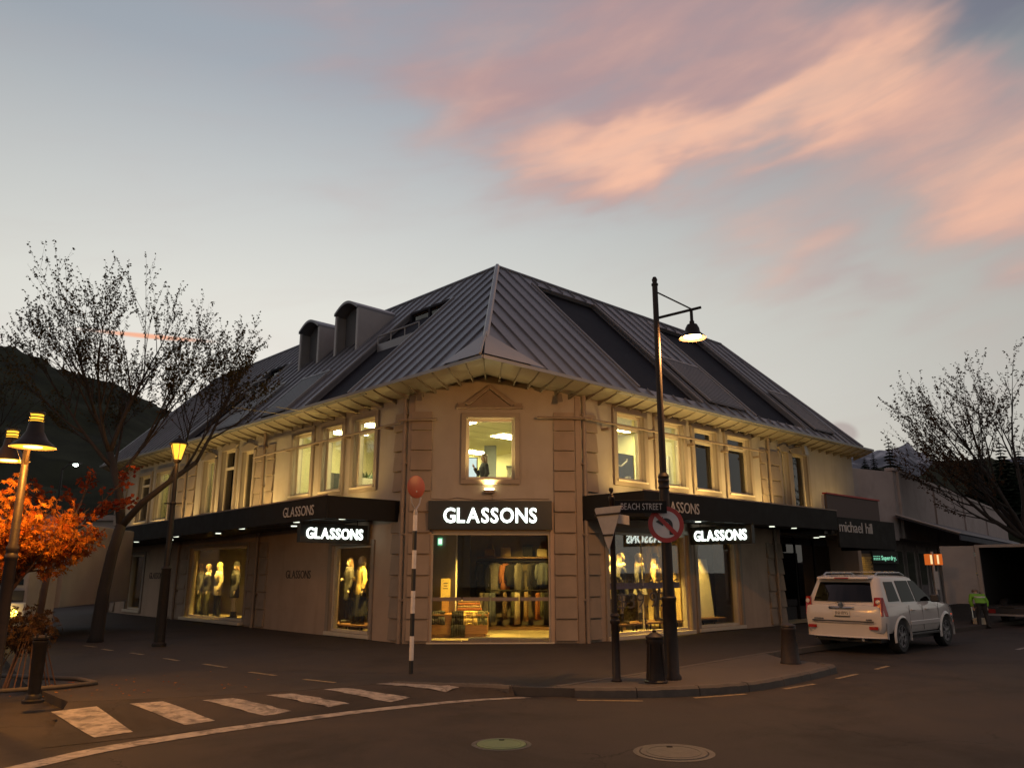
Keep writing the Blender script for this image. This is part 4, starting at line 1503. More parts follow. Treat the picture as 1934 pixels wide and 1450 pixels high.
# long display window on the main street, five figures on a bench
ZB = .36
mann(FR, 1.62, -.55, ZB, .3, 'mannequin in pale striped coat behind the sign post', H=1.78, top=('cloth_cream', .62, 1.05, .9), bottom=('trousers', 'cloth_grey', .1), hair=('hair_blond', 1.35))
mann(FR, 2.12, -.5, ZB, .55, 'blonde mannequin with bare legs and dark cropped jacket in the long display window', H=1.84, top=('cloth_char', 1.0, 1.0, .9, 'cloth_cream'), bottom=('skirt', 'cloth_black', .72), hair=('hair_blond', 1.38), arms=hipA)
mann(FR, 2.92, -.5, ZB, .45, 'blonde mannequin with headband and open charcoal jacket', H=1.84, top=('cloth_char', .92, 1.08, .9, 'cloth_tan'), bottom=('skirt', 'cloth_grey', .70), hair=('hair_blond', 1.30))
mann(FR, 3.66, -.5, ZB, .5, 'mannequin in tan shearling jacket and flat cap', H=1.82, top=('cloth_tan', .88, 1.16, .95, 'cloth_cream'), bottom=('trousers', 'cloth_char', .1), hair=('hair_blond', 1.42), hat=('cap', 'cloth_char'))
mann(FR, 4.34, -.6, ZB, .4, 'mannequin in black behind the tall lamp post', H=1.82, top=('cloth_black', .85, 1.05, .9), bottom=('trousers', 'cloth_black', .1), hair=('hair_brown', 1.4))


def bench(F, s0, s1, o0, o1, z, label, mat='dark_oak'):
    t = thing('display_bench', label, 'bench', F.P(s0, o0, 0), group='low display benches')
    F.mb().box(s0, s1, o0, o1, z - .05, z).build('top', mat, t, world=True)
    q = s0 + .08
    while q < s1 - .02:
        for o in (o0 + .05, o1 - .09):
            F.mb().box(q, q + .035, o, o + .035, .02, z - .05).build('leg', 'black_iron', t, world=True)
        q += .62
    return t


bench(FR, 1.15, 4.75, -1.0, -.25, ZB, 'low display bench under the long row of mannequins')
# narrow window: two figures and a third dressed in black
ZB2 = .30
bench(FL, 1.7, 5.2, -1.15, -.3, ZB2, 'low display bench in the narrow window beside the plain wall')
mann(FL, 3.72, -.75, ZB2, -.35, 'mannequin seen from behind in charcoal coat in the narrow window', H=1.8, top=('cloth_char', .60, 1.1, .9, 'cloth_char'), bottom=('trousers', 'cloth_black', .1), hair=('hair_brown', 1.32), arms=crossed)
mann(FL, 2.92, -.62, ZB2, -.2, 'mannequin in yellow quilted jacket and long black skirt', H=1.82, top=('cloth_yellow', .74, 1.12, .9, 'cloth_yellow'), bottom=('skirt', 'cloth_black', .22), hair=('hair_blond', 1.5), arms=crossed)
mann(FL, 2.24, -.75, ZB2, -.1, 'mannequin in black dress at the right edge of the narrow window', H=1.8, top=('cloth_black', .9, 1.0, .9), bottom=('skirt', 'cloth_black', .35), hair=('hair_brown', 1.45), hat=('cap', 'cloth_grey'))
# four figures in the wide side street window
ZB3 = .10
FL.mb().box(8.4, 15.8, -2.2, -.25, .02, ZB3).build('display_floor', 'shop_floor', bld, world=True)
mann(FL, 14.05, -.75, ZB3, -.3, 'mannequin in wide brimmed hat and dark coat', H=1.86, top=('cloth_char', .8, 1.1, .9), bottom=('trousers', 'cloth_olive', .12), hair=('hair_blond', 1.4), hat=('brim', 'cloth_tan'), arms=hipA)
mann(FL, 13.25, -.7, ZB3, -.2, 'mannequin in flat cap with dark knit and trousers', H=1.84, top=('cloth_char', .86, 1.12, .9, 'cloth_cream'), bottom=('trousers', 'cloth_olive', .1), hair=('hair_blond', 1.42), hat=('cap', 'cloth_check'))
mann(FL, 12.2, -.65, ZB3, -.15, 'mannequin in long pale yellow coat over a rust shirt', H=1.9, top=('cloth_cream', .72, 1.2, .95, 'cloth_cream'), bottom=('trousers', 'cloth_black', .1), hair=('hair_blond', 1.38), hat=('cap', 'cloth_yellow'))
mann(FL, 10.95, -.7, ZB3, -.2, 'mannequin in dark coat with bare legs and beret', H=1.92, top=('cloth_char', .66, 1.16, .95, 'cloth_black'), bottom=None, hair=('hair_brown', 1.42), hat=('cap', 'cloth_black'))
# leaning boards in the second main street window
M('board_orange', (.55, .24, .07), .7, var=.08)
for s0, s1, o, mt, lb in ((5.55, 6.0, -.9, 'board_orange', 'orange display board leaning in the second main street window'), (6.2, 6.95, -.8, 'white_board', 'tall cream display board on a stand beside the orange board')):
    m = FR.mb(); m.hexa([(s0, o, .35), (s1, o, .35), (s1, o + .04, .35), (s0, o + .04, .35), (s0 - .05, o - .15, 2.1), (s1 - .05, o - .15, 2.1), (s1 - .05, o - .11, 2.1), (s0 - .05, o - .11, 2.1)])
    tag(m.build('display_board', mt), lb, 'board')
bench(FR, 5.3, 7.2, -1.2, -.5, .34, 'low display bench carrying the leaning boards')

# ---- things inside the entrance
tb = thing('display_table', 'low oak display table just inside the entrance', 'table', (-1.45, 22.0, .02))
MB().box(-.80, .80, -.45, .55, .10, .56).build('body', 'oak', tb, bevel=.006)
MB().box(-.82, .82, -.47, .57, .56, .60).build('top', 'oak', tb)
MB().box(-.74, .74, -.40, .50, .0, .10).build('plinth', 'dark_oak', tb)


def drape(x, y, w, mat, label, z=.62, hang=.42, seed=0):
    rnd = random.Random(seed)
    rows = []
    prof = [(.35, .0), (.15, .05), (.0, .07), (-.06, .03), (-.09, -.10), (-.10, -.25), (-.08, -hang)]
    for k, (dy, dz) in enumerate(prof):
        row = []
        for i in range(9):
            u = i / 8 - .5
            wv = .012 * math.sin(i * 1.1 + k * .5 + seed)
            row.append((x + u * w * (1 + .08 * k / 6) + .01 * rnd.uniform(-1, 1), y + dy + wv * (.3 if k < 3 else 1), z + dz + (.012 * math.cos(i * .9 + seed) if k < 3 else 0) - (.05 * abs(u) if k > 4 else 0)))
        rows.append(row)
    m = MB()
    for r0, r1 in zip(rows, rows[1:]):
        for i in range(8):
            m.add([r0[i], r0[i + 1], r1[i + 1], r1[i]], [(0, 1, 2, 3)])
    o = m.build('folded_garment', mat, smooth=True)
    so = o.modifiers.new('s', 'SOLIDIFY'); so.thickness = .014
    return tag(o, label, 'garment', 'garments laid on the table')


drape(-2.0, 21.62, .42, 'cloth_char', 'charcoal garment laid flat at the left end of the oak table', hang=.05, seed=1)
drape(-1.42, 21.60, .34, 'cloth_black', 'black trousers hanging over the front edge of the oak table', hang=.55, seed=2)
drape(-1.10, 21.60, .34, 'cloth_yellow', 'mustard garment hanging over the oak table edge', hang=.22, seed=3)
drape(-.80, 21.62, .30, 'cloth_olive', 'olive garment at the right corner of the oak table', hang=.25, seed=4)
st = thing('folded_stack', 'stack of folded tan clothes behind the table', 'clothes', (-1.15, 22.3, .62))
for i in range(5):
    MB().box(-.36 + .01 * i, .34 - .02 * i, -.2, .2, .07 * i, .07 * i + .062).build('folded_layer', ('cloth_tan', 'cloth_rust')[i % 2], st, bevel=.02)
cd = thing('price_card', 'yellow upright price card standing on the clothes table', 'card', (-1.83, 22.3, .95))
MB().box(-.13, .13, -.01, .01, .0, .58).build('card', 'cloth_yellow', cd)
for i, w_ in enumerate((.07, .05, .06)):
    MB().box(-w_, w_, -.0125, -.0105, .30 + .07 * i, .325 + .07 * i).build('print_line', 'dark_print', cd)
MB().box(-.09, .09, -.06, .06, -.33, 0).build('stand', 'oak', cd)
ex = thing('exit_sign', 'small green running man exit sign inside the entrance', 'exit sign', (-1.95, 22.6, 2.44))
MB().box(-.15, .15, -.02, .02, 0, .20).build('panel', 'green_exit', ex)
MB().box(-.13, -.03, -.026, -.021, .03, .17).build('door_symbol', 'white_exit', ex)
MB().prism([(.0, .07), (.06, .07), (.06, .04), (.12, .10), (.06, .16), (.06, .13), (.0, .13)], -.026, -.021).build('arrow', 'white_exit', ex)


def garment(x, y, z, h, w, mat, label, kind='top', seed=0):
    rnd = random.Random(seed)
    t = thing('hanging_garment', label, 'garment', (x + rnd.uniform(-.05, .05), y, z + rnd.uniform(-.02, .02)), rnd.uniform(.3, 1.35), group='garments on the shop rails')
    m = MB()
    n = 30
    rings = []
    prof = ((0, .95, .05), (.25, .98, .055), (.6, .95, .075), (.85, 1.0, .07), (.95, .85, .05), (1.0, .35, .03)) if kind == 'top' else ((0, .9, .05), (.4, .85, .05), (.8, .75, .06), (1.0, .7, .04))
    for f, ww, tk in prof:
        ring_ = []
        for q in range(n):
            a_ = 2 * math.pi * q / n
            wv = (.03 * math.sin(a_ * 7 + seed) + .012 * math.sin(a_ * 13 + 2 * seed)) * (1 - f * .7)
            ring_.append(Vector((math.cos(a_) * w / 2 * ww, math.sin(a_) * (tk + wv), -h + f * h)))
        rings.append(ring_)
    m.loft(rings)
    m.build('cloth', mat, t, smooth=True)
    if kind == 'top':
        for sx in (-1, 1):
            MB().tube([(sx * w * .42, 0, -.06), (sx * w * .55, 0, -.3 * h - .08), (sx * w * .56, -.02, -h * .75)], [.055, .05, .04], 8).build('sleeve', mat, t, smooth=True)
    MB().tube([(0, 0, -.02), (0, 0, .05), (.02, 0, .075)], .006, 5).build('hook', 'black_iron', t)
    return t


rail = thing('clothes_rail', 'long upper clothes rail on the shop back wall', 'rail', (1.0, 24.95, 0))
m = MB(); m.tube([(-2.1, 0, 2.02), (2.4, 0, 2.02)], .018, 8); m.build('bar', 'black_iron', rail)
for x in (-2.1, .2, 2.4):
    MB().tube([(x, 0, 0.02), (x, 0, 2.02)], .016, 8).build('upright', 'black_iron', rail)
rail2 = thing('clothes_rail', 'lower clothes rail with trousers on the shop back wall', 'rail', (1.0, 24.75, 0))
MB().tube([(-2.1, 0, 1.16), (2.4, 0, 1.16)], .018, 8).build('bar', 'black_iron', rail2)
for x in (-2.05, .15, 2.35):
    MB().tube([(x, 0, 0.02), (x, 0, 1.16)], .016, 8).build('upright', 'black_iron', rail2)
cl = ['cloth_char', 'cloth_black', 'cloth_grey', 'cloth_rust', 'cloth_black', 'cloth_grey', 'cloth_char', 'cloth_black', 'cloth_denim', 'cloth_char', 'cloth_rust', 'cloth_check']
cn = ['charcoal', 'black', 'grey', 'rust', 'black', 'grey', 'charcoal', 'black', 'denim', 'charcoal', 'rust', 'checked']
orl = ['first', 'second', 'third', 'fourth', 'fifth', 'sixth', 'seventh', 'eighth', 'ninth', 'tenth', 'eleventh', 'twelfth']
for i in range(11):
    garment(-.98 + i * .25 + .09 * math.sin(i * 2.3), 24.95, 1.96, .66 + .14 * ((i * 7) % 4), .38 + .06 * ((i * 5) % 3), cl[i], '%s top on the upper shop rail, %s from the dark panel' % (cn[i], orl[i]), 'top', i)
cl2 = ['cloth_cream', 'cloth_grey', 'cloth_denim', 'cloth_check', 'cloth_olive', 'cloth_cream', 'cloth_tan', 'cloth_rust', 'cloth_olive', 'cloth_black', 'cloth_black', 'cloth_black']
cn2 = ['cream', 'grey', 'denim', 'checked', 'olive', 'cream', 'tan', 'rust', 'olive', 'black', 'black', 'black']
for i in range(11):
    garment(-.98 + i * .24 + .07 * math.sin(i * 1.9 + 1), 24.75, 1.10, .70 + .08 * ((i * 3) % 4), .22 + .05 * ((i * 7) % 4), cl2[i], '%s trousers on the lower shop rail, %s from the dark panel' % (cn2[i], orl[i]), 'bottom', 30 + i)
for i, x in enumerate((-.7, -.2, .5, .95, 1.6, 2.3)):
    t = thing('shelf_bag', ['brown', 'tan', 'dark', 'cream', 'black', 'grey'][i] + ' bag on the high shelf, %s along' % orl[i], 'bag', (x, 25.3, 2.17), group='bags on the high shelf')
    MB().box(-.16, .16, -.1, .1, 0, .24 + .05 * (i % 3)).build('body', ('dark_oak', 'cloth_tan', 'cloth_black', 'cloth_cream', 'cloth_black', 'cloth_grey')[i], t, bevel=.03)
    MB().tube([(-.09, 0, .24), (-.07, 0, .40), (.07, 0, .40), (.09, 0, .24)], .012, 6).build('handle', 'dark_oak', t)
MB().box(-1.3, 3.4, 24.4, 25.5, .02, .10).build('rail_plinth', 'dark_oak', bld, world=True)
# threshold mat and low step seen behind the glass
tag(MB().box(-1.1, 1.2, 20.62, 20.95, .02, .09).build('threshold_bar', 'cloth_grey'), 'low grey bar lying behind the entrance glass', 'bar')


# ---- shop spots
def spot(p, aim, power, label, size=48, color=(1.0, .64, .13)):
    p, aim = Vector(p), Vector(aim)
    t = thing('track_spot', label, 'spotlight', p, group='shop track spotlights')
    d = (aim - p).normalized()
    q = d.to_track_quat('Z', 'Y')
    mb = MB(lambda v: p + q @ Vector(v))
    mb.lathe([(.05, -.14), (.055, -.02), (.065, .02), (.055, .021), (.05, .0), (.0, .0)], 12)
    mb.build('can', 'black_iron', t, world=True, smooth=40)
    mb = MB(lambda v: p + q @ Vector(v)); mb.lathe([(0, .006), (.045, .006)], 12); mb.build('lens', 'spot_face', t, world=True)
    MB().tube([p, p + Vector((0, 0, .25))], .012, 6).build('stem', 'black_iron', t, world=True)
    light('spot_light', 'SPOT', p + d * .04, power * 20, color, None, .04, size, aim, .7)


for i, (s, lb) in enumerate(((1.6, 'first'), (2.3, 'second'), (3.1, 'third'), (3.9, 'fourth'))):
    spot(FR.P(s, -.32, 2.92), FR.P(s + .15, -.55, 1.5), 60, 'track spot over the long display window, %s from the corner' % lb)
for i, (s, lb) in enumerate(((2.2, 'first'), (3.2, 'second'))):
    spot(FL.P(s, -.34, 2.75), FL.P(s + .3, -.7, 1.5), 42, 'track spot over the narrow window, %s from the corner' % lb)
for i, (s, lb) in enumerate(((10.3, 'first'), (11.7, 'second'), (13.0, 'third'))):
    spot(FL.P(s, -.45, 2.85), FL.P(s + .5, -.7, 1.3), 34, 'track spot over the wide side street window, %s from the corner' % lb)
spot(FR.P(5.8, -.5, 2.9), FR.P(6.4, -1.0, 1.2), 30, 'track spot over the leaning boards')
spot(FL.P(18.6, -.5, 2.7), FL.P(18.8, -1.0, .4), 8, 'track spot in the farthest side street window')
spot((-.75, 21.3, 2.95), (-1.3, 22.0, .5), 34, 'ceiling spot over the oak table inside the entrance', 70)
spot((.9, 21.3, 2.95), (.9, 22.0, .1), 30, 'ceiling spot over the shop floor behind the entrance', 80)
spot((.1, 23.0, 2.95), (.6, 24.9, .9), 16, 'ceiling spot aimed at the clothes rails', 75)
spot((1.8, 23.0, 2.95), (1.9, 24.9, 1.0), 8, 'ceiling spot aimed at the dark end of the clothes rails', 70)

# ------------------------------------------------------------------ upstairs offices
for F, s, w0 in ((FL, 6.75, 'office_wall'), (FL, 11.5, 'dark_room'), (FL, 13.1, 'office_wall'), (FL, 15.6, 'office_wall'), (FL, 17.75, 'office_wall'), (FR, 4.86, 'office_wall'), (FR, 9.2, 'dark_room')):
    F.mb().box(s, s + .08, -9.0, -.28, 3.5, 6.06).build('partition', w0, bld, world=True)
part_wall(FL, 11.6, 13.1, -2.2, 3.5, 6.06, 'office_wall'); part_wall(FL, 15.7, 17.7, -1.4, 3.5, 6.06, 'office_wall')
part_wall(FL, .2, 6.7, -8.8, 3.5, 6.06, 'office_wall'); part_wall(FR, .2, 4.8, -9.2, 3.5, 6.06, 'office_wall')


def ceil_panel(p, rz, w=1.2, d=.6, k='panel_lit'):
    c, s = math.cos(rz), math.sin(rz)
    m = MB(lambda q: Vector((p[0] + q[0] * c - q[1] * s, p[1] + q[0] * s + q[1] * c, p[2] + q[2])))
    m.box(-w / 2, w / 2, -d / 2, d / 2, -.012, 0)
    return m.build('ceiling_light_panel', k, bld, world=True)


def oc(x, y): return (x, y, 6.05)


for x, y in ((-.05, 25.7), (-1.5, 29.0), (-1.7, 22.9), (1.4, 23.2)):
    ceil_panel(oc(x, y), .75)
for s, o in ((1.9, -1.5), (3.6, -1.5), (5.4, -1.5)):
    p = FL.P(s, o, 0); ceil_panel(oc(p.x, p.y), R(44))
for s, o in ((2.3, -1.7), (3.9, -1.7)):
    p = FR.P(s, o, 0); ceil_panel(oc(p.x, p.y), R(47))
p = FL.P(12.3, -1.2, 0); ceil_panel(oc(p.x, p.y), R(44), .5, .3)
p = FL.P(16.7, -.9, 0); ceil_panel(oc(p.x, p.y), R(44), .35, .3)
# ceiling grid lines as thin battens
for i in range(-3, 5):
    q0, q1 = Vector((i * 1.2 - 4, 20.6 + .2, 6.052)), Vector((i * 1.2 + 2, 26.6, 6.052))
    d = (q1 - q0).normalized(); nn = Vector((-d.y, d.x, 0)) * .012
    MB().hexa([q0 - nn - Vector((0, 0, .008)), q0 + nn - Vector((0, 0, .008)), q1 + nn - Vector((0, 0, .008)), q1 - nn - Vector((0, 0, .008)), q0 - nn, q0 + nn, q1 + nn, q1 - nn]).build('ceiling_batten', 'office_wall', bld, world=True)
MB().box(-.98, -.56, 27.5, 27.95, 3.5, 6.05).build('column', 'office_grey', bld, world=True)
# the person at the window and the things round her
M('skin', (.42, .27, .19), .55, var=.05)
pw = thing('person', 'person with long dark hair in a dark top behind the corner window, hand raised', 'person', (-.78, 21.85, 3.32), -1.15)
figure(pw, H=1.60, skin='skin', top=('cloth_black', .9, 1.0, .9), bottom=('trousers', 'cloth_black', .1), hair=('hair_brown', 1.26), arms=[((-.22, -.10, 1.12), (-.12, -.28, 1.34)), ((.25, .02, 1.13), (.22, -.12, .95))])
sc_ = thing('monitor', 'bright white screen beside the person in the corner window', 'monitor', (-1.45, 22.7, 4.30))
emit_mat('screen', (.85, 1.0, .95), .9)
MB().box(-.42, .42, -.02, .02, .0, .62).build('screen', 'screen', sc_); MB().box(-.45, .45, .021, .05, -.03, .65).build('casing', 'office_dark', sc_); MB().box(-.04, .04, .0, .06, -.8, -.03).build('stand', 'office_dark', sc_)
cb = thing('office_cabinet', 'pale office cabinet behind the corner window', 'cabinet', (.35, 23.4, 3.5))
MB().box(-.5, .5, -.25, .25, 0, 1.22).build('body', 'white_board', cb, bevel=.01); MB().box(-.52, .52, -.27, .27, 1.22, 1.26).build('top', 'office_grey', cb)
cb = thing('room_divider', 'tall grey room divider at the edge of the corner window', 'divider', (.62, 22.4, 3.5))
MB().box(-.06, .5, -.03, .03, .1, 1.75).build('panel', 'office_grey', cb); MB().box(-.06, .5, -.12, .12, 0, .1).build('foot', 'office_dark', cb)
# potted plants in the window nearest the corner, dark divider in the next
M('leaf_plant', (.05, .09, .03), .5, var=.3)
pp = FL.P(3.25, -.85, 3.30)
pb = thing('planter', 'white planter box of leafy plants in the first floor window', 'planter', pp, R(44) + math.pi / 2)
MB().box(-.25, .25, -.75, .75, .55, 1.05).build('box', 'white_board', pb, bevel=.01); MB().box(-.2, .2, -.7, .7, 0, .55).build('stand', 'office_wall', pb)
lf = MB()
rnd = random.Random(5)
for i in range(60):
    y0_ = rnd.uniform(-.65, .65); a_ = rnd.uniform(0, 6.28); L_ = rnd.uniform(.15, .38)
    d_ = Vector((math.cos(a_) * .6, math.sin(a_) * .6, rnd.uniform(.4, 1))).normalized()
    p0_ = Vector((0, y0_, 1.03)); sd = d_.cross(Vector((0, 0, 1))).normalized() * .045
    lf.add([p0_, p0_ + d_ * L_ * .5 + sd, p0_ + d_ * L_, p0_ + d_ * L_ * .5 - sd], [(0, 1, 2, 3)])
lf.build('leaves', 'leaf_plant', pb)['kind'] = 'stuff'
dv = thing('desk_divider', 'dark stepped desk divider in the middle first floor window', 'divider', FL.P(4.75, -.9, 3.5), R(44) + math.pi / 2)
MB().box(-.04, .04, -.1, .75, 0, 1.15).build('panel', 'office_dark', dv); MB().box(-.04, .04, -.75, -.1, 0, .98).build('low_panel', 'office_dark', dv)
# wall screen and desk-lamp arms in the first window of the main street side
tv = thing('wall_screen', 'large dark wall screen in the first floor window over the long display', 'screen', FR.P(3.0, -1.0, 4.4))
FR.mb().box(2.45, 3.75, -1.25, -1.2, 4.30, 5.15).build('panel', 'office_dark', tv, world=True)
FR.mb().box(3.0, 3.1, -1.25, -1.2, 3.5, 4.30).build('post', 'office_dark', tv, world=True)
am = thing('jointed_arm', 'white jointed monitor arm in front of the dark wall screen', 'monitor arm', FR.P(2.6, -.9, 4.2))
FR.mb().tube([(2.45, -.9, 4.2), (2.45, -.9, 4.80), (2.55, -.88, 4.72), (2.72, -.86, 4.70), (2.98, -.85, 4.86), (2.98, -.85, 4.93)], .022, 6).build('tube', 'white_board', am, world=True)
FR.mb().box(2.38, 2.52, -.95, -.85, 4.78, 4.88).build('bracket', 'white_board', am, world=True)
ds = thing('desk', 'white desk with small boxes in the first floor window over the long display', 'desk', FR.P(2.4, -.8, 3.5))
FR.mb().box(1.7, 3.4, -1.1, -.55, 4.16, 4.20).build('top', 'white_board', ds, world=True)
for s in (1.75, 3.35):
    FR.mb().box(s - .03, s + .03, -.85, -.75, 3.5, 4.16).build('leg', 'white_board', ds, world=True)
for i, (s, h_) in enumerate(((2.25, .22), (2.85, .2), (3.02, .14))):
    tag(FR.mb().box(s, s + .13, -.85, -.72, 4.201, 4.201 + h_).build('desk_box', 'white_board', None), ['tall', 'middle', 'short'][i] + ' white box on the first floor desk', 'box')
wb = thing('whiteboard', 'white wall board in the bright first floor window behind the lamp post', 'whiteboard', FR.P(4.8, -1.2, 4.3))
FR.mb().box(4.82, 4.85, -2.0, -.7, 4.35, 5.2).build('board', 'white_board', wb, world=True); FR.mb().box(4.75, 4.82, -2.0, -.7, 4.31, 4.35).build('tray', 'office_grey', wb, world=True)
for z in (4.1, 4.5, 4.9, 5.3):
    FL.mb().box(11.62, 13.08, -2.2, -1.85, z, z + .03).build('shelf', 'white_board', bld, world=True)

# ------------------------------------------------------------------ street furniture
def lathe_part(name, prof, mat, t, c=(0, 0, 0), n=20, smooth=40):
    return MB().lathe(prof, n, c).build(name, mat, t, smooth=smooth)


# tall lamp post on the kerb island
lp = thing('street_lamp', 'tall dark street lamp with one bracket arm on the kerb island', 'street lamp', (2.61, 13.51, 0))
lathe_part('base_column', [(.15, 0), (.15, .05), (.118, .10), (.112, 1.22), (.125, 1.24), (.125, 1.29), (.10, 1.31)], 'brown_iron', lp)
lathe_part('shaft', [(.092, 1.31), (.082, 3.10)], 'brown_iron', lp)
lathe_part('collar', [(.085, 3.08), (.10, 3.11), (.085, 3.15), (.085, 3.19), (.10, 3.22), (.085, 3.26), (.10, 3.30), (.07, 3.36)], 'brown_iron', lp)
lathe_part('upper_shaft', [(.060, 3.34), (.050, 6.78), (.062, 6.79), (.062, 6.82), (.04, 6.84), (.045, 6.87), (.052, 6.90), (.03, 6.95), (0, 6.955)], 'brown_iron', lp)
MB().tube([(0, 0, 6.16), (.82, 0, 6.37)], .026, 8).build('arm', 'black_iron', lp)
MB().tube([(.03, 0, 6.66), (.64, 0, 6.34)], .014, 6).build('stay_rod', 'black_iron', lp)
hx = .64
lathe_part('lamp_neck', [(.028, 6.32), (.03, 6.12), (.045, 6.10), (.045, 6.05), (.03, 6.03)], 'black_iron', lp, (hx, 0, 0), 14)
sh = lathe_part('lamp_shade', [(.035, 6.06), (.09, 6.04), (.125, 5.97), (.135, 5.90), (.15, 5.88), (.235, 5.80), (.24, 5.785), (.225, 5.79), (.14, 5.868), (.0, 5.90)], 'black_iron', lp, (hx, 0, 0), 28)
emit_mat('lamp_warm', (1.0, .72, .26), 26.0)
lathe_part('bulb', [(0, 5.80), (.10, 5.795), (.16, 5.812), (.15, 5.84), (0, 5.85)], 'lamp_warm', sh, (hx, 0, 0), 20)
light('street_lamp_light', 'POINT', (2.61 + hx, 13.51, 5.72), 900, (1.0, .44, .13), lp, .12)

# no left turn sign on that post
ns = thing('road_sign', 'round red and white no left turn sign on the tall lamp post', 'road sign', (2.59, 13.36, 2.48))
M('sign_red', (.36, .035, .03), .5, var=.08)
M('sign_white', (.55, .53, .52), .5, var=.05)
M('sign_ink', (.02, .02, .02), .5, var=.05)
M('sign_back', (.36, .34, .33), .5, metal=.3, var=.12)
MB().lathe([(0, 0), (.30, 0), (.30, .006), (0, .006)], 40, axis='y').build('plate', 'sign_red', ns)
MB().lathe([(0, -.004), (.225, -.004), (.225, -.001), (0, -.001)], 40, axis='y').build('white_face', 'sign_white', ns)
ar = MB()
k = 12
cx_, cz_, r_ = -.005, -.03, .085
outp = [(cx_ + (r_ + .03) * math.cos(math.pi * i / k / 1.15), cz_ + .02 + (r_ + .03) * math.sin(math.pi * i / k / 1.15)) for i in range(k)]
innp = [(cx_ + (r_ - .03) * math.cos(math.pi * i / k / 1.15), cz_ + .02 + (r_ - .03) * math.sin(math.pi * i / k / 1.15)) for i in range(k)]
for i in range(k - 1):
    ar.prism([outp[i], outp[i + 1], innp[i + 1], innp[i]], -.0085, -.0055)
ar.prism([(cx_ + r_ + .03, cz_ + .02), (cx_ + r_ - .03, cz_ + .02), (cx_ + r_ - .03, -.17), (cx_ + r_ + .03, -.17)], -.0085, -.0055)
ar.prism([(-.05, .13), (-.05, -.03), (-.175, .045)], -.0085, -.0055)
ar.build('turn_arrow', 'sign_ink', ns)
c45 = math.sqrt(.5)
MB().prism([(-.175 - .025, .175 - .025), (-.175 + .025, .175 + .025), (.175 + .025, -.175 + .025), (.175 - .025, -.175 - .025)], -.0125, -.0095).build('slash', 'sign_red', ns)
MB().box(-.06, .06, .008, .05, .12, .16).build('clamp', 'sign_back', ns); MB().box(-.06, .06, .008, .05, -.16, -.12).build('clamp', 'sign_back', ns)

# sign post with ball finial, give way sign seen from behind, and name blades
sp = thing('sign_post', 'slim dark post with ball finial carrying the triangular sign', 'sign post', (1.67, 13.26, 0))
lathe_part('lower_shaft', [(.085, 0), (.085, .03), (.068, .05), (.064, .88), (.08, .90), (.08, .94), (.062, .96), (.062, .99), (.08, 1.01), (.06, 1.05)], 'brown_iron', sp)
lathe_part('upper_shaft', [(.046, 1.04), (.042, 2.86), (.05, 2.87), (.05, 2.93), (.03, 2.95)], 'brown_iron', sp)
lathe_part('finial', [(.02, 2.93), (.04, 2.96), (.018, 2.985), (.02, 3.0), (.042, 3.04), (.032, 3.08), (0, 3.09)], 'brown_iron', sp)
gw = thing('give_way_sign', 'triangular give way sign seen from behind on the slim post', 'road sign', (1.60, 13.20, 2.40), R(-58))
tri = [(-.37, .36), (.37, .36), (.0, -.36)]
tri_r = []
for i in range(3):
    p0, p1, p2 = Vector(tri[i - 1]), Vector(tri[i]), Vector(tri[(i + 1) % 3])
    for f in (0, .5, 1):
        q = (p1 + (p0 - p1).normalized() * .05).lerp(p1 + (p2 - p1).normalized() * .05, f)
        tri_r.append(tuple(q.lerp(p1, .35 if f == .5 else 0)))
MB().prism(tri_r, -.006, .0).build('plate', 'sign_back', gw)
MB().prism([(x * .99, z * .99) for x, z in tri_r], .0005, .003).build('red_face', 'sign_red', gw)
MB().box(-.33, .33, -.03, -.007, .22, .25).build('brace', 'brown_iron', gw); MB().box(-.12, .12, -.03, -.007, -.12, -.09).build('brace', 'brown_iron', gw)
nb = thing('street_name_sign', 'black street name blade with grey capitals on the slim post', 'street sign', (1.72, 13.22, 2.66), R(4))
MB().box(0, .88, -.012, .012, 0, .21).build('blade', 'fascia_black', nb, bevel=.004)
text('BEACH STREET', (.10, -.013, .055), (1, 0, 0), (0, 0, 1), .105, 'grey_print', nb, width=.70, depth=.003, world=False)
n2 = thing('street_name_sign', 'grey street name blade pointing away from the slim post, under the black one', 'street sign', (1.70, 13.28, 2.50), R(62))
MB().box(0, .75, -.01, .01, 0, .16).build('blade', 'sign_back', n2, bevel=.004)

# bollards
b1 = thing('bollard', 'tapered dark bollard with pointed cap beside the tall lamp post', 'bollard', (2.28, 13.14, 0))
lathe_part('body', [(.185, 0), (.185, .03), (.158, .05), (.128, .58), (.14, .60), (.14, .66), (.128, .67)], 'brown_iron', b1)
lathe_part('cap', [(.128, .67), (.145, .68), (.145, .70), (.06, .755), (.03, .765), (.035, .785), (.03, .80), (0, .805)], 'brown_iron', b1)
for a_ in range(4):
    MB().tube([(.155 * math.cos(a_ * 1.57 + .8), .155 * math.sin(a_ * 1.57 + .8), .05), (.14 * math.cos(a_ * 1.57 + .8), .14 * math.sin(a_ * 1.57 + .8), .60)], .012, 6).build('rib', 'brown_iron', b1)
b2 = thing('bollard', 'stout dark bollard with flat top at the nose of the kerb', 'bollard', (5.32, 15.79, 0))
lathe_part('body', [(.19, 0), (.19, .03), (.175, .05), (.135, .60), (.145, .62), (.145, .66), (.13, .68)], 'brown_iron', b2)
lathe_part('cap', [(.13, .68), (.15, .69), (.14, .71), (.06, .74), (0, .745)], 'brown_iron', b2)
b3 = thing('bollard', 'slim black bollard with crown top in front of the orange maple', 'bollard', (-6.43, 11.22, 0))
lathe_part('body', [(.135, 0), (.135, .035), (.10, .05), (.095, .09), (.075, .11), (.088, .74), (.10, .76), (.10, .79), (.085, .80)], 'black_iron', b3)
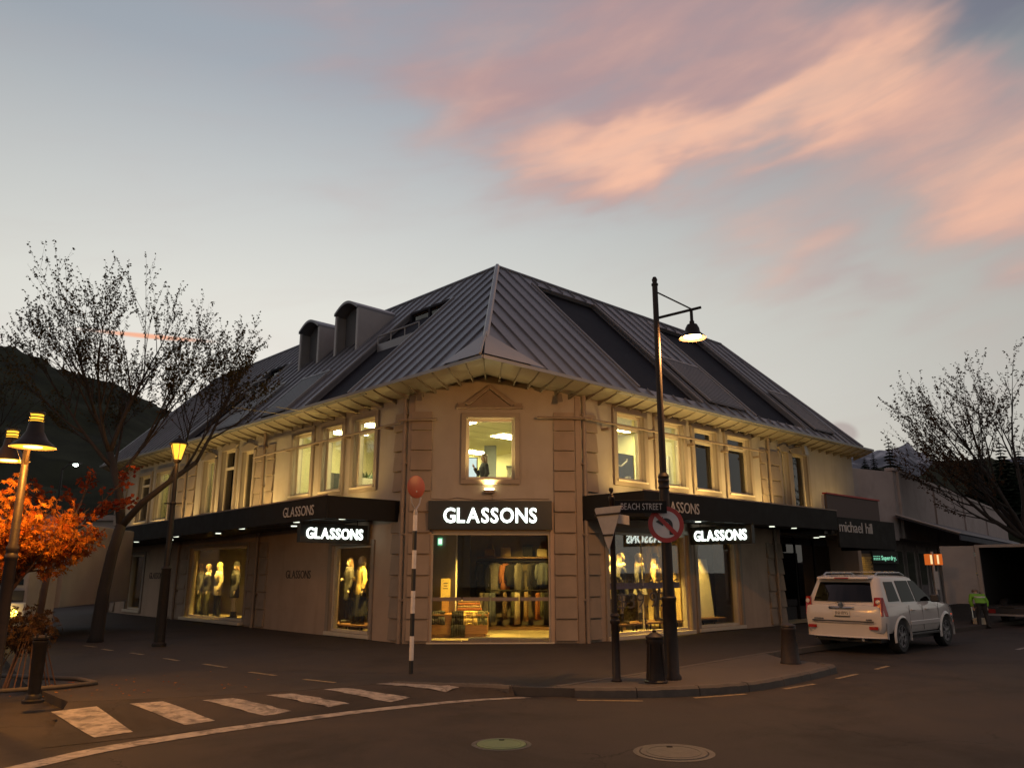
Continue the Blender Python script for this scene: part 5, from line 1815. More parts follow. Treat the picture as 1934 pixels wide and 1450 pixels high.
lathe_part('cap', [(.085, .80), (.105, .815), (.105, .84), (.05, .86), (0, .865)], 'black_iron', b3)
for a_ in range(6):
    MB().box(-.01, .01, .088, .112, .835, .88).build('crown_tooth', 'black_iron', b3).rotation_euler = (0, 0, a_ * math.pi / 3)

# crossing beacon
M('white_band', (.62, .59, .56), .5, var=.1)
M('black_band', (.012, .012, .012), .5, var=.1)
M('beacon_orange', (.30, .062, .03), .45, var=.08)
bc = thing('crossing_beacon', 'black and white banded pole with orange disc at the crossing', 'beacon pole', (-1.74, 14.27, 0))
zs = [0, .22, .62, 1.0, 1.38, 1.76, 2.08, 2.42, 2.70]
for i, (z0, z1) in enumerate(zip(zs, zs[1:])):
    lathe_part('band', [(.038, z0), (.038, z1)], 'black_band' if i % 2 == 0 else 'white_band', bc, n=16)
    if i % 2 == 0 and i:
        pass
lathe_part('head', [(.038, 2.70), (.042, 2.72), (.03, 2.80)], 'sign_back', bc)
fk = R(48)
for sx in (-1, 1):
    MB().tube([(0, 0, 2.78), (sx * .09 * math.cos(fk), sx * .09 * math.sin(fk), 2.90), (sx * .12 * math.cos(fk), sx * .12 * math.sin(fk), 3.02)], .014, 6).build('fork', 'sign_back', bc)
dk = MB().lathe([(0, -.014), (.19, -.014), (.205, -.006), (.205, .006), (.19, .014), (0, .014)], 32, axis='y').build('disc', 'beacon_orange', bc, smooth=40)
dk.location = (0, 0, 3.205); dk.rotation_euler = (0, 0, fk)
MB().box(-.012, .012, -.018, -.015, -.10, -.07).build('rivet', 'sign_back', dk)

# lantern post by the side street tree
ln = thing('lantern_post', 'dark lantern post with glowing orange lantern in front of the side street shop', 'street lamp', (-8.33, 19.41, 0))
lathe_part('base_column', [(.16, 0), (.16, .06), (.125, .10), (.105, 1.75), (.12, 1.78), (.09, 1.84)], 'black_iron', ln)
lathe_part('shaft', [(.075, 1.84), (.062, 3.30), (.08, 3.32), (.08, 3.36), (.055, 3.38), (.045, 4.35)], 'black_iron', ln)
MB().tube([(-.22, 0, 3.34), (.22, 0, 3.34)], .02, 6).build('ladder_bar', 'black_iron', ln)
lathe_part('lantern_cup', [(.05, 4.33), (.09, 4.38), (.10, 4.42)], 'black_iron', ln)
lathe_part('lantern_glass', [(.09, 4.42), (.19, 4.78), (.17, 4.80), (0, 4.82)], 'sodium_soft', ln, n=6, smooth=False)
lathe_part('lantern_roof', [(.235, 4.80), (.22, 4.83), (.10, 4.93), (.03, 4.97), (.03, 5.02), (0, 5.03)], 'black_iron', ln, n=12)
for a_ in range(6):
    c_, s_ = math.cos(a_ * math.pi / 3), math.sin(a_ * math.pi / 3)
    MB().tube([(.095 * c_, .095 * s_, 4.42), (.20 * c_, .20 * s_, 4.80)], .011, 5).build('glazing_bar', 'black_iron', ln)
light('lantern_light', 'POINT', (-8.33, 19.41 - .3, 4.55), 60, (1.0, .42, .09), ln, .1)

# near lamp with two conical heads
nl = thing('street_lamp', 'twin headed street lamp glowing orange beside the maple', 'street lamp', (-6.27, 10.05, 0))
lathe_part('column', [(.11, 0), (.11, .06), (.075, .12), (.068, 1.85), (.078, 1.87), (.078, 1.90), (.062, 1.93), (.075, 1.98), (.075, 2.0), (.055, 2.04), (.040, 3.30)], 'brown_iron', nl)
for (hx_, hy_, hz_) in ((.33, -.42, 3.20), (-.72, .78, 3.20)):
    MB().tube([(0, 0, 3.02), (hx_ * .5, hy_ * .5, 3.30), (hx_, hy_, hz_ + .32)], .02, 8).build('arm', 'brown_iron', nl)
    hd = lathe_part('lamp_shade', [(.06, .33), (.075, .325), (.085, .30), (.10, .20), (.155, .10), (.258, .012), (.262, 0), (.245, .008), (.14, .10), (.0, .13)], 'brown_iron', nl, n=28)
    hd.location = (hx_, hy_, hz_)
    for z in (.335, .375, .415):
        lathe_part('cage_ring', [(.088, z), (.088, z + .012)], 'brown_iron', hd)
    lathe_part('cage_glow', [(.072, .32), (.072, .43)], 'sodium_soft', hd)
    lathe_part('cage_lid', [(.095, .43), (.08, .45), (0, .46)], 'brown_iron', hd)
    lathe_part('bulb', [(0, -.005), (.105, .0), (.115, .05), (.09, .09), (0, .10)], 'sodium', hd)
    lathe_part('reflector', [(.25, .012), (.15, .092), (.10, .10)], 'sodium_soft', hd)
    light('lamp_light', 'POINT', (-6.27 + hx_, 10.05 + hy_, hz_ - .10), 330, (1.0, .40, .06), nl, .1)

# far street lamp down the side street
fl_ = thing('street_lamp', 'distant white street lamp over the side street', 'street lamp', (-27.6, 48.0, 0))
lathe_part('column', [(.12, 0), (.06, 7.9)], 'black_iron', fl_)
MB().tube([(0, 0, 7.8), (.6, -.4, 8.1), (1.1, -.7, 8.1)], .04, 6).build('arm', 'black_iron', fl_)
MB().box(.9, 1.5, -1.0, -.5, 8.05, 8.15).build('head', 'black_iron', fl_)
emit_mat('led_white', (.85, 1.0, .9), 30)
lathe_part('bulb', [(0, 7.90), (.13, 7.95), (.13, 8.04), (0, 8.05)], 'led_white', fl_, (1.2, -.75, 0))

# pole with two lit orange boxes
px_ = thing('lit_sign_pole', 'grey pole with two lit orange sign boxes behind the parked car', 'sign pole', (14.35, 27.4, -.12))
lathe_part('pole', [(.05, 0), (.045, 2.5)], 'sign_back', px_)
emit_mat('orange_box', (1.0, .20, .03), .55)
emit_mat('pale_box', (1.0, .72, .35), 1.1)
for x in (-.27, .06):
    bx_ = MB().box(x, x + .21, -.14, .02, 2.06, 2.42).build('lamp_box', 'orange_box', px_, bevel=.01)
    MB().box(x + (.12 if x < 0 else .02), x + (.19 if x < 0 else .08), -.146, -.141, 2.09, 2.39).build('pale_strip', 'pale_box', bx_)
MB().box(-.06, .10, -.08, .0, 1.25, 1.85).build('control_box', 'sign_back', px_)

# ------------------------------------------------------------------ parked car
M('car_white', (.52, .49, .46), .15, var=.03, scale=2, coat=.6)
M('car_trim', (.022, .022, .022), .5, var=.1)
M('tyre', (.016, .016, .016), .8, var=.15)
M('alloy', (.34, .34, .35), .3, metal=.85, var=.08)
M('tail_red', (.30, .015, .012), .18, var=.08, coat=.5)
M('tail_clear', (.50, .44, .42), .15, var=.05, coat=.5)
M('chrome', (.62, .60, .58), .12, metal=1.0, var=.05)
M('plate', (.52, .50, .46), .5, var=.05)
az = R(47)
fwd, rgt = Vector((math.sin(az), math.cos(az), 0)), Vector((math.cos(az), -math.sin(az), 0))
car = thing('parked_car', 'white four wheel drive wagon parked at the kerb, seen from behind', 'car', (7.66, 18.96, ZR), math.pi / 2 - az)
# local axes: x forward, y left, z up


def body_ring(x, hw, zb, zt, crown=.02):
    half = [(hw * .80, zb), (hw * .93, zb + .04), (hw * .985, zb + .14), (hw, zb + .28), (hw, zb + (zt - zb) * .62), (hw * .985, zt - .12), (hw * .955, zt - .03), (hw * .90, zt), (hw * .5, zt + crown), (0, zt + crown * 1.3)]
    pts = [Vector((x, -y, z)) for y, z in half] + [Vector((x, y, z)) for y, z in half[-2::-1]]
    return pts


st_ = [(.03, .80, .55, 1.00), (.05, .88, .47, 1.06), (.14, .925, .42, 1.09), (.4, .945, .42, 1.10), (.9, .955, .42, 1.10), (1.6, .955, .40, 1.10), (2.6, .955, .40, 1.10), (3.25, .95, .40, 1.10), (3.5, .95, .41, 1.09), (4.1, .93, .42, 1.05), (4.5, .88, .43, .98), (4.7, .80, .47, .90), (4.78, .70, .52, .80)]
mb = MB(); mb.loft([body_ring(*q) for q in st_])
body = mb.build('body', 'car_white', car, smooth=35)
cut = MB()
for x in (1.02, 3.81):
    for sy in (-1, 1):
        k = 24
        cut.prism([(x + .435 * math.cos(2 * math.pi * i / k), .36 + .435 * math.sin(2 * math.pi * i / k)) for i in range(k)], sy * .58, sy * 1.3)
co = cut.build('cutter', 'car_trim')
bo = body.modifiers.new('arch', 'BOOLEAN'); bo.object = co; bo.operation = 'DIFFERENCE'; bo.solver = 'EXACT'
co.matrix_world = car.matrix_world if False else Matrix.Translation(car.location) @ Matrix.Rotation(car.rotation_euler.z, 4, 'Z')
bpy.context.view_layer.update()
me = bpy.data.meshes.new_from_object(body.evaluated_get(bpy.context.evaluated_depsgraph_get()))
body.modifiers.clear(); body.data = me
bpy.data.objects.remove(co)
me.polygons.foreach_set('use_smooth', [True] * len(me.polygons)); me.set_sharp_from_angle(angle=R(35))


def rrect(x0, x1, hw, z, r, n=6, bow=.04):
    pts = []
    for cx_, cy_, a0 in ((x1 - r, hw - r, 0), (x0 + r, hw - r, 90), (x0 + r, -hw + r, 180), (x1 - r, -hw + r, 270)):
        for i in range(n + 1):
            t = R(a0 + 90 * i / n)
            pts.append(Vector((cx_ + r * math.cos(t), cy_ + r * math.sin(t), z)))
    for p in pts:
        p.x -= bow * ((p.y / hw) ** 2) * (1 if p.x > (x0 + x1) / 2 else -1)
    return pts


def gh(z):
    """greenhouse outline at height z: rear x, front x, half width"""
    t = max(0.0, (z - 1.08) / .62)
    return .06 + .30 * t ** 1.1, 3.42 - 1.05 * t ** .9, .915 - .175 * t


mb = MB(); mb.loft([rrect(*gh(z)[:2], gh(z)[2], z, .16) for z in (1.06, 1.2, 1.4, 1.58, 1.68)] + [rrect(.40, 2.28, .70, 1.715, .16), rrect(.55, 2.10, .60, 1.745, .15), rrect(.8, 1.8, .4, 1.755, .15)])
mb.build('cabin', 'car_white', car, smooth=40)


def side_glass(x0b, x1b, x0t, x1t, zb, zt, sy):
    pts = []
    for x, z in ((x0b, zb), (x1b, zb), (x1t, zt), (x0t, zt)):
        pts.append(Vector((x, sy * (gh(z)[2] + .004), z)))
    nrm = Vector((0, sy * .014, .003))
    MB().hexa([p - nrm * .6 for p in pts] + [p + nrm * .35 for p in pts]).build('side_window', 'car_glass', car)


for sy in (-1, 1):
    side_glass(.50, 1.12, .60, 1.10, 1.16, 1.60, sy)
    side_glass(1.24, 2.02, 1.26, 1.98, 1.14, 1.62, sy)
    side_glass(2.10, 3.12, 2.06, 2.36, 1.13, 1.62, sy)


def rear_pt(y, z, off=.0): return Vector((gh(z)[0] - off + .04 * (y / gh(z)[2]) ** 2, y, z))


rw = []
for i in range(9):
    f = i / 4 - 1
    rw.append((f * .70, f * .60))
mb = MB()
for (a0, t0), (a1, t1) in zip(rw, rw[1:]):
    mb.add([rear_pt(a0, 1.16, .012), rear_pt(a1, 1.16, .012), rear_pt(t1, 1.59, .012), rear_pt(t0, 1.59, .012)], [(0, 1, 2, 3)])
mb.build('rear_window', 'car_glass', car, smooth=True)
mb = MB()
wz = ((1.12, 3.40, .80), (1.62, 2.44, .62))
mb.add([(3.40, -.78, 1.13), (3.40, .78, 1.13), (2.50, .62, 1.63), (2.50, -.62, 1.63)], [(0, 1, 2, 3)]); mb.build('windscreen', 'car_glass', car)
# roof spoiler with high stop lamp, rack rails and bars
mb = MB(); mb.hexa([(.16, -.62, 1.66), (.16, .62, 1.66), (.62, .66, 1.70), (.62, -.66, 1.70), (.18, -.60, 1.715), (.18, .60, 1.715), (.62, .64, 1.76), (.62, -.64, 1.76)])
spo = mb.build('spoiler', 'car_white', car, bevel=.015)
MB().box(.150, .162, -.17, .17, 1.675, 1.70).build('stop_lamp', 'tail_red', spo)
for sy in (-1, 1):
    MB().tube([(.55, sy * .62, 1.745), (.70, sy * .62, 1.805), (2.0, sy * .61, 1.805), (2.25, sy * .61, 1.735)], .022, 8).build('rack_rail', 'alloy', car, smooth=40)
for x in (.95, 1.75):
    MB().box(x - .03, x + .03, -.62, .62, 1.815, 1.835).build('rack_bar', 'alloy', car)
# tail lamps, bumper, plate, garnish, wiper, badges
for sy in (-1, 1):
    mb = MB(); mb.hexa([(.045, sy * .70, .84), (.055, sy * .90, .84), (.30, sy * .958, .84), (.30, sy * .90, .84), (.055, sy * .755, 1.26), (.10, sy * .895, 1.26), (.22, sy * .905, 1.26), (.22, sy * .80, 1.26)])
    tl_ = mb.build('tail_lamp', 'tail_red', car, bevel=.012)
    MB().lathe([(0, -.002), (.05, -.002), (.045, -.016), (0, -.022)], 14, (.068, sy * .83, 1.16), 'x').build('reversing_lens', 'tail_clear', tl_)
    MB().box(-.022, -.006, sy * .72 - .10, sy * .72 + .10, .555, .625).build('bumper_reflector', 'tail_red', car)
mb = MB()
rings = []
for x, z0, z1 in ((-.01, .40, .66), (-.06, .37, .70), (.05, .34, .72)):
    rings.append([Vector((x + .22 * (abs(y) / .93) ** 5, y, z)) for y in [(-.93 + .0775 * i) for i in range(25)] for z in (z0,)] + [Vector((x + .22 * (abs(y) / .93) ** 5, y, z1)) for y in [(.93 - .0775 * i) for i in range(25)]])
mb.loft(rings); mb.build('rear_bumper', 'car_white', car, smooth=40)
MB().box(-.015, .06, -.72, .72, .715, .735).build('tailgate_gap', 'car_trim', car)
MB().box(-.005, .04, -.30, .30, .985, 1.045).build('chrome_garnish', 'chrome', car, bevel=.02)
em = MB().lathe([(.05, -.012), (.062, -.012), (.062, .0), (.05, .0)], 20, (.0, 0, 1.085), 'x').build('emblem', 'chrome', car)
MB().box(-.012, .0, -.055, .055, 1.075, 1.095).build('emblem_bar', 'chrome', em)
pl_t = MB().box(.0, .02, -.19, .19, .84, .965).build('number_plate', 'plate', car, bevel=.004)
text('JNH895', (-.001, .155, .868), (0, -1, 0), (0, 0, 1), .07, 'dark_print', pl_t, width=.31, depth=.002, world=False, each=False, name='plate_text')
MB().box(.0, .03, -.185, .185, .82, .835).build('plate_lamp_bar', 'car_trim', car)
MB().tube([(-.0, .12, 1.12), (-.0, .0, 1.15), (.0, -.30, 1.17)], .009, 6).build('rear_wiper', 'car_trim', car)
MB().box(.006, .022, .45, .68, .755, .78).build('badge', 'chrome', car); MB().box(.006, .022, -.68, -.55, .755, .78).build('badge', 'chrome', car)
for sy in (-1, 1):
    for x in (1.02, 3.81):
        k = 20
        mb = MB(); rr = []
        for i in range(k + 1):
            t = R(-12 + 204 * i / k)
            cx_, sz_ = math.cos(t), math.sin(t)
            rr.append([Vector((x + .43 * cx_, sy * .93, .36 + .43 * sz_)), Vector((x + .435 * cx_, sy * .972, .36 + .435 * sz_)), Vector((x + .47 * cx_, sy * .968, .36 + .47 * sz_)), Vector((x + .50 * cx_, sy * .940, .36 + .50 * sz_))])
        mb.loft(rr); mb.build('wheel_arch', 'car_white', car, smooth=40)
        w_ = MB().lathe([(.245, -.11), (.34, -.12), (.375, -.09), (.382, -.05), (.382, .05), (.375, .09), (.34, .12), (.245, .11)], 36, (0, 0, 0), 'y', False).build('wheel', 'tyre', car, smooth=40)
        w_.location = (x, sy * .815, .382 - .0)
        MB().lathe([(.0, sy * .02), (.20, sy * .02), (.235, sy * .10), (.25, sy * .105), (.25, -sy * .1)], 32, (0, 0, 0), 'y', False).build('rim', 'car_trim', w_, smooth=40)
        MB().lathe([(.225, sy * .085), (.25, sy * .112), (.232, sy * .112)], 32, (0, 0, 0), 'y', False).build('rim_lip', 'alloy', w_, smooth=40)
        for j in range(6):
            t = 2 * math.pi * j / 6 + .3
            d_, s__ = Vector((math.cos(t), 0, math.sin(t))), Vector((-math.sin(t), 0, math.cos(t)))
            y0_, y1_ = Vector((0, sy * .055, 0)), Vector((0, sy * .100, 0))
            MB().hexa([d_ * .04 - s__ * .035 + y0_, d_ * .04 + s__ * .035 + y0_, d_ * .235 + s__ * .045 + y0_, d_ * .235 - s__ * .045 + y0_,
                       d_ * .04 - s__ * .03 + y1_, d_ * .04 + s__ * .03 + y1_, d_ * .235 + s__ * .035 + y1_, d_ * .235 - s__ * .035 + y1_]).build('spoke', 'alloy', w_)
        MB().lathe([(0, sy * .112), (.045, sy * .108), (.05, sy * .06)], 14, (0, 0, 0), 'y').build('hub_cap', 'alloy', w_)
    MB().box(1.50, 3.35, sy * .90 - .05, sy * .90 + .06, .36, .42).build('side_step', 'car_trim', car, bevel=.015)
    MB().box(1.50, 3.33, sy * .955 - .012, sy * .955 + .012, .60, .70).build('side_moulding', 'car_white', car, bevel=.01)
    for x in (1.62, 2.48):
        MB().box(x, x + .20, sy * .955 - .02, sy * .955 + .025, .93, .965).build('door_handle', 'car_white', car, bevel=.01)
    for x in (1.50, 2.30, 3.32):
        MB().box(x - .004, x + .004, sy * .953 - .003, sy * .953 + .005, .48, 1.06).build('door_gap', 'car_trim', car)
    mb = MB(); mb.hexa([(2.92, sy * .93, 1.10), (3.06, sy * .93, 1.10), (3.06, sy * 1.13, 1.10), (2.96, sy * 1.13, 1.10), (2.92, sy * .93, 1.28), (3.06, sy * .93, 1.28), (3.06, sy * 1.12, 1.28), (2.96, sy * 1.12, 1.28)])
    mb.build('wing_mirror', 'car_trim', car, bevel=.03)
MB().box(.25, 4.4, -.74, .74, .26, .45).build('underbody', 'car_trim', car)
MB().tube([(.0, -.45, .33), (.5, -.45, .33)], .035, 8).build('exhaust', 'alloy', car)
MB().box(.05, .15, -.06, .06, .30, .42).build('tow_hitch', 'car_trim', car)

# ------------------------------------------------------------------ delivery truck with open back
tk = thing('delivery_truck', 'box truck with open dark back and one door swung out', 'truck', (16.75, 28.95, ZR), math.pi / 2 - az)
# local x forward, y left; rear at x=0, left side at y=0 running to y=-2.3
M('truck_panel', (.30, .27, .25), .6, var=.1, scale=2)
M('truck_dark', (.03, .028, .027), .7, var=.2)
m = MB(); m.box(0, 6, -.05, 0, .62, 2.75); m.box(0, 6, -2.35, -2.30, .62, 2.75); m.box(0, 6, -2.30, -.05, 2.69, 2.75); m.box(5.95, 6, -2.30, -.05, .62, 2.69); m.box(0, 6, -2.30, -.05, .62, .68)
m.build('box_body', 'truck_dark', tk)
m = MB(); ring_o = [(-.02, .05)]
m.box(-.03, .05, -.12, .02, .60, 2.78); m.box(-.03, .05, -2.37, -2.23, .60, 2.78); m.box(-.03, .05, -2.23, -.12, 2.68, 2.78)
m.build('rear_frame', 'truck_panel', tk)
m = MB(); m.hexa([(0, .04, .72), (-.55, 1.0, .72), (-.52, 1.03, .72), (.03, .07, .72), (0, .04, 2.74), (-.55, 1.0, 2.74), (-.52, 1.03, 2.74), (.03, .07, 2.74)])
dr_ = m.build('rear_door', 'truck_panel', tk)
for z in (1.0, 1.7, 2.4):
    MB().box(-.03, .03, .0, .06, z, z + .12).build('hinge', 'chrome', dr_)
MB().box(-.10, .0, -2.3, -.02, .42, .60).build('tail_lift', 'truck_dark', tk); MB().box(-.12, -.02, -2.3, -.02, .34, .40).build('under_run_bar', 'truck_panel', tk)
emit_mat('tail_on', (1.0, .10, .03), 5.0)
MB().box(-.14, -.11, -1.66, -1.46, .44, .55).build('tail_lamp', 'tail_on', tk); MB().box(-.14, -.11, -.42, -.20, .42, .56).build('tail_lamp', 'tail_red', tk)
m = MB(); m.box(6.1, 8.0, -2.2, -.15, .5, 2.3); m.build('cab', 'truck_panel', tk, bevel=.08)
m = MB(); m.hexa([(7.0, -2.1, 1.5), (8.01, -2.1, 1.5), (8.01, -.2, 1.5), (7.0, -.2, 1.5), (7.2, -2.0, 2.2), (7.85, -2.0, 2.2), (7.85, -.3, 2.2), (7.2, -.3, 2.2)]); m.build('cab_window', 'car_glass', tk)
for x in (1.4, 7.0):
    for y in (-.35, -2.0):
        w_ = MB().lathe([(.22, -.13), (.42, -.13), (.45, -.08), (.45, .08), (.42, .13), (.22, .13)], 24, (0, 0, 0), 'y').build('wheel', 'tyre', tk, smooth=40)
        w_.location = (x, y, .45)
        MB().lathe([(0, .05), (.2, .05), (.22, .12), (0, .13)][:3], 20, (0, 0, 0), 'y').build('rim', 'truck_panel', w_)
t = thing('freight_box', 'dark carton deep inside the open truck', 'carton', (16.75 + fwd.x * 3.4 + rgt.x * 1.5, 28.95 + fwd.y * 3.4 + rgt.y * 1.5, ZR + .69), math.pi / 2 - az)
MB().box(-.4, .4, -.4, .4, 0, 1.1).build('carton', 'cloth_char', t, bevel=.01); MB().box(-.03, .03, -.402, .402, .0, 1.102).build('tape', 'cloth_grey', t)

# worker in hi-vis bending over a hand truck
M('hivis', (.17, .40, .02), .7, var=.12, scale=10)
M('hivis_tape', (.6, .6, .55), .4, var=.05)
wk = thing('person', 'worker in yellow green hi-vis top bending behind the open truck', 'person', (15.75, 27.3, ZR), math.pi - .3)
MB().lathe([(.165, 0), (.165, .05)], 16, cap=False).build('reflective_band', 'hivis_tape', wk).location = (0, -.10, .98)
figure(wk, H=1.66, skin='skin', top=('hivis', .86, 1.12, .9), bottom=('trousers', 'cloth_black', .08), hair=('hair_brown', 1.6), lean=(.0, 1.05),
       arms=[((-.26, -.22, 1.12), (-.22, -.42, .92)), ((.26, -.22, 1.12), (.22, -.42, .92))], legs=[((-.12, -.06), (-.14, .06)), ((.12, -.02), (.16, .10))])
ht = thing('hand_truck', 'hand truck with white cartons in front of the hi-vis worker', 'hand truck', (15.95, 27.85, ZR), -.3)
MB().tube([(-.2, 0, .1), (-.2, .05, 1.0), (.2, .05, 1.0), (.2, 0, .1)], .018, 6).build('frame', 'chrome', ht); MB().box(-.22, .22, -.28, 0, .05, .07).build('toe_plate', 'chrome', ht)
for sx in (-1, 1):
    w_ = MB().lathe([(0, -.03), (.12, -.03), (.12, .03), (0, .03)], 16, (0, 0, 0), 'x').build('wheel', 'tyre', ht); w_.location = (sx * .22, .06, .12)
tag(MB().box(15.62, 15.98, 27.42, 27.70, ZR + .05, ZR + .32).build('white_carton', 'white_board', bevel=.01), 'small white carton at the feet of the worker', 'carton')

# ------------------------------------------------------------------ truck at the left edge
tl = thing('parked_truck', 'white fronted truck at the left edge behind the maple with lit headlamps', 'truck', (-11.55, 19.3, 0), R(8))
# local: front faces -y, right edge at x=0 going left
m = MB(); m.box(-2.1, 0, 0, 1.7, .45, 2.4); m.build('cab', 'truck_panel', tl, bevel=.06)
m = MB(); m.box(-2.05, -.05, -.03, .0, 1.02, 1.28); g_ = m.build('grille', 'truck_dark', tl, bevel=.01)
text('ISUZU', (-1.55, -.031, 1.09), (1, 0, 0), (0, 0, 1), .13, 'grey_print', g_, width=1.0, depth=.004, world=False)
M('truck_white', (.55, .52, .48), .5, var=.08)
MB().box(-2.1, 0.02, -.08, .0, .62, 1.0).build('front_bumper', 'truck_white', tl, bevel=.02)
m = MB(); m.hexa([(-2.0, -.02, 1.4), (-.1, -.02, 1.4), (-.1, .05, 1.4), (-2.0, .05, 1.4), (-1.95, .10, 2.25), (-.15, .10, 2.25), (-.15, .15, 2.25), (-1.95, .15, 2.25)]); m.build('windscreen', 'car_glass', tl)
for x in (-.50, -.20):
    hl = MB().lathe([(0, -.12), (.075, -.115), (.085, -.08), (0, -.08)], 18, (x, 0, .76), 'y').build('headlamp', 'sodium', tl)
for x in (-1.8, -.3):
    w_ = MB().lathe([(.0, -.12), (.40, -.12), (.42, 0), (.40, .12), (0, .12)], 22, (x, .9, .42), 'x').build('wheel', 'tyre', tl, smooth=40)
m = MB(); m.box(-2.2, .08, 1.75, 7, .8, 3.0); m.build('box_body', 'truck_panel', tl, bevel=.02)
light('headlamp_light', 'POINT', (-11.9, 19.0, .76), 6, (1.0, .62, .18), None, .06)

# ------------------------------------------------------------------ neighbours along the main street
# dark recessed shopfront under the same upper floor, with its own canopy and brown panel
ds_ = thing('dark_shopfront', 'dark recessed shopfront with grey lettered canopy and brown panel above it', 'shopfront', FR.P(10, 0, 0))
FR.mb().box(10.02, 16.2, -1.3, -1.2, 0, 3.4).build('back_wall', 'dark_room', ds_, world=True)
FR.mb().box(10.02, 10.1, -1.2, -.02, 0, 3.4).build('side_wall', 'dark_room', ds_, world=True)
for s in (11.6, 13.1, 14.6):
    FR.mb().box(s - .04, s + .04, -1.2, -1.1, 0, 3.0).build('mullion', 'fascia_black', ds_, world=True)
for s in (10.2, 11.7, 13.2, 14.7):
    FR.mb().box(s, s + 1.36, -1.14, -1.13, .5, 2.7).build('pane', 'glass_dark', ds_, world=True)
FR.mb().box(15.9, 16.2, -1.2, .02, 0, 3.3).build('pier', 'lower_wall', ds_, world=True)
m = FR.mb(); m.box(10.12, 14.6, 1.94, 2.0, 2.48, 3.44); m.box(14.54, 14.6, 0, 1.93, 2.48, 3.44)
cp = m.build('canopy', 'fascia_black', ds_, world=True)
FR.mb().box(10.12, 14.54, .0, 1.93, 2.86, 2.92).build('soffit', 'canopy_under', cp, world=True)
m = FR.mb(); m.box(10.28, 14.35, 1.55, 1.62, 3.50, 4.22); M('brown_panel', (.075, .055, .05), .7, var=.12); m.build('roof_panel', 'brown_panel', ds_, world=True)
m = FR.mb(); m.box(10.24, 14.40, 1.50, 1.66, 4.22, 4.27); m.build('panel_capping', 'sign_red', ds_, world=True)
for s in (10.26, 14.30):
    FR.mb().box(s, s + .06, 1.45, 1.54, 2.9, 4.2).build('panel_post', 'sign_back', ds_, world=True)
for s, o in ((10.6, 1.2), (11.2, .7), (12.2, 1.4), (13.6, 1.2)):
    m = FR.mb(); m.lathe([(0, 2.84), (.09, 2.84), (.09, 2.86)], 12, (s, o, 0)); m.build('downlight', 'downlight', cp, world=True)
text('michael hill', FR.P(10.18, 2.0, 2.98), FR.d, (0, 0, 1), .34, 'grey_print', cp, width=2.5, depth=.012, gap=.05)

ga = R(38.5)
dg_ = Vector((math.sin(ga), math.cos(ga), 0))
FG = Frame(FR.P(19.9, .1, 0), dg_, (dg_.y, -dg_.x, 0))
gb = thing('grey_shop_building', 'low grey rendered shop building with blue awning beyond the corner shop', 'building', FG.P(0, 0, 0))
M('grey_render', (.33, .29, .28), .85, var=.1, scale=1.2, bump=.2, bscale=80, dirt=((.2, .17, .16), .8, .5, .78, .55))
M('awning_blue', (.030, .038, .060), .6, var=.15, scale=4)
m = FG.mb(); m.box(0, 34, -12, 0, 3.1, 5.95); m.box(0, 34, -12, -.6, 0, 3.1)
m.build('wall', 'grey_render', gb, world=True)
m = FG.mb(); m.box(-.06, 34.1, -.3, .08, 5.95, 6.08); m.box(.55, .85, 0, .10, 3.1, 5.95); m.build('parapet_coping', 'grey_render', gb, world=True)
for s0 in (8, 16, 24):
    FG.mb().box(s0, s0 + .3, 0, .08, 3.1, 5.95).build('pilaster', 'grey_render', gb, world=True)
# return wall between the two buildings
q0, q1 = FR.P(16.0, -.8, 0), FG.P(0, 0, 0)
dd = (q1 - q0).normalized(); nn = Vector((dd.y, -dd.x, 0))
FT = Frame(q0, dd, nn)
FT.mb().box(-.3, (q1 - q0).length - .02, -.4, .0, 3.0, 5.9).build('wall', 'grey_render', gb, world=True)
m = FG.mb(); m.hexa([(-.4, .02, 3.95), (34, .02, 3.95), (34, 2.3, 3.15), (-.4, 2.3, 3.15), (-.4, .02, 4.05), (34, .02, 4.05), (34, 2.35, 3.22), (-.4, 2.35, 3.22)])
aw = m.build('awning', 'awning_blue', gb, world=True)
m = FG.mb(); m.tube([(-.42, .05, 4.06), (-.42, 2.36, 3.22)], .04, 6); m.build('awning_edge', 'sign_back', aw, world=True)
FG.mb().box(-.4, 34, 2.30, 2.36, 2.95, 3.15).build('valance', 'awning_blue', aw, world=True)
# its ground floor: dark fronts, a lit brick-lined window and a green lit sign
FT.mb().box(-.3, 4.2, -.5, -.42, 0, 3.0).build('shop_wall', 'dark_room', gb, world=True)
bw = thing('brick_display', 'lit display of golden bricks in the shop beyond the parked car', 'display', FR.P(16.6, -.3, 0))
M('gold_brick', (.50, .32, .10), .7, var=.25, scale=8)
M('mortar', (.20, .14, .07), .9, var=.1)
FT.mb().box(.05, 2.6, -.41, -.38, .2, 2.45).build('backing', 'mortar', bw, world=True)
for r_ in range(12):
    for c_ in range(9):
        s0 = .9 + c_ * .19 + (.095 if r_ % 2 else 0)
        if s0 > 2.4: continue
        z0 = 1.3 + r_ * .085
        FT.mb().box(s0, s0 + .18, -.38, -.35, z0, z0 + .075).build('brick', 'gold_brick', bw, world=True)
light('brick_light', 'SPOT', FT.P(1.5, .15, 2.7), 22, (1.0, .72, .25), None, .05, 110, FT.P(1.4, -.38, 1.7), .8)
sd = thing('shop_sign', 'small green lit shop sign beyond the parked car', 'sign', FT.P(2.7, -.3, 2.2))
FT.mb().box(2.5, 4.2, -.36, -.30, 2.05, 2.55).build('sign_panel', 'sign_black', sd, world=True)
emit_mat('sign_green', (.35, 1.0, .65), .9)
text('Superdry.', FT.P(3.05, -.29, 2.20), FT.d, (0, 0, 1), .17, 'sign_green', sd, width=1.0, bold=.012, depth=.01)
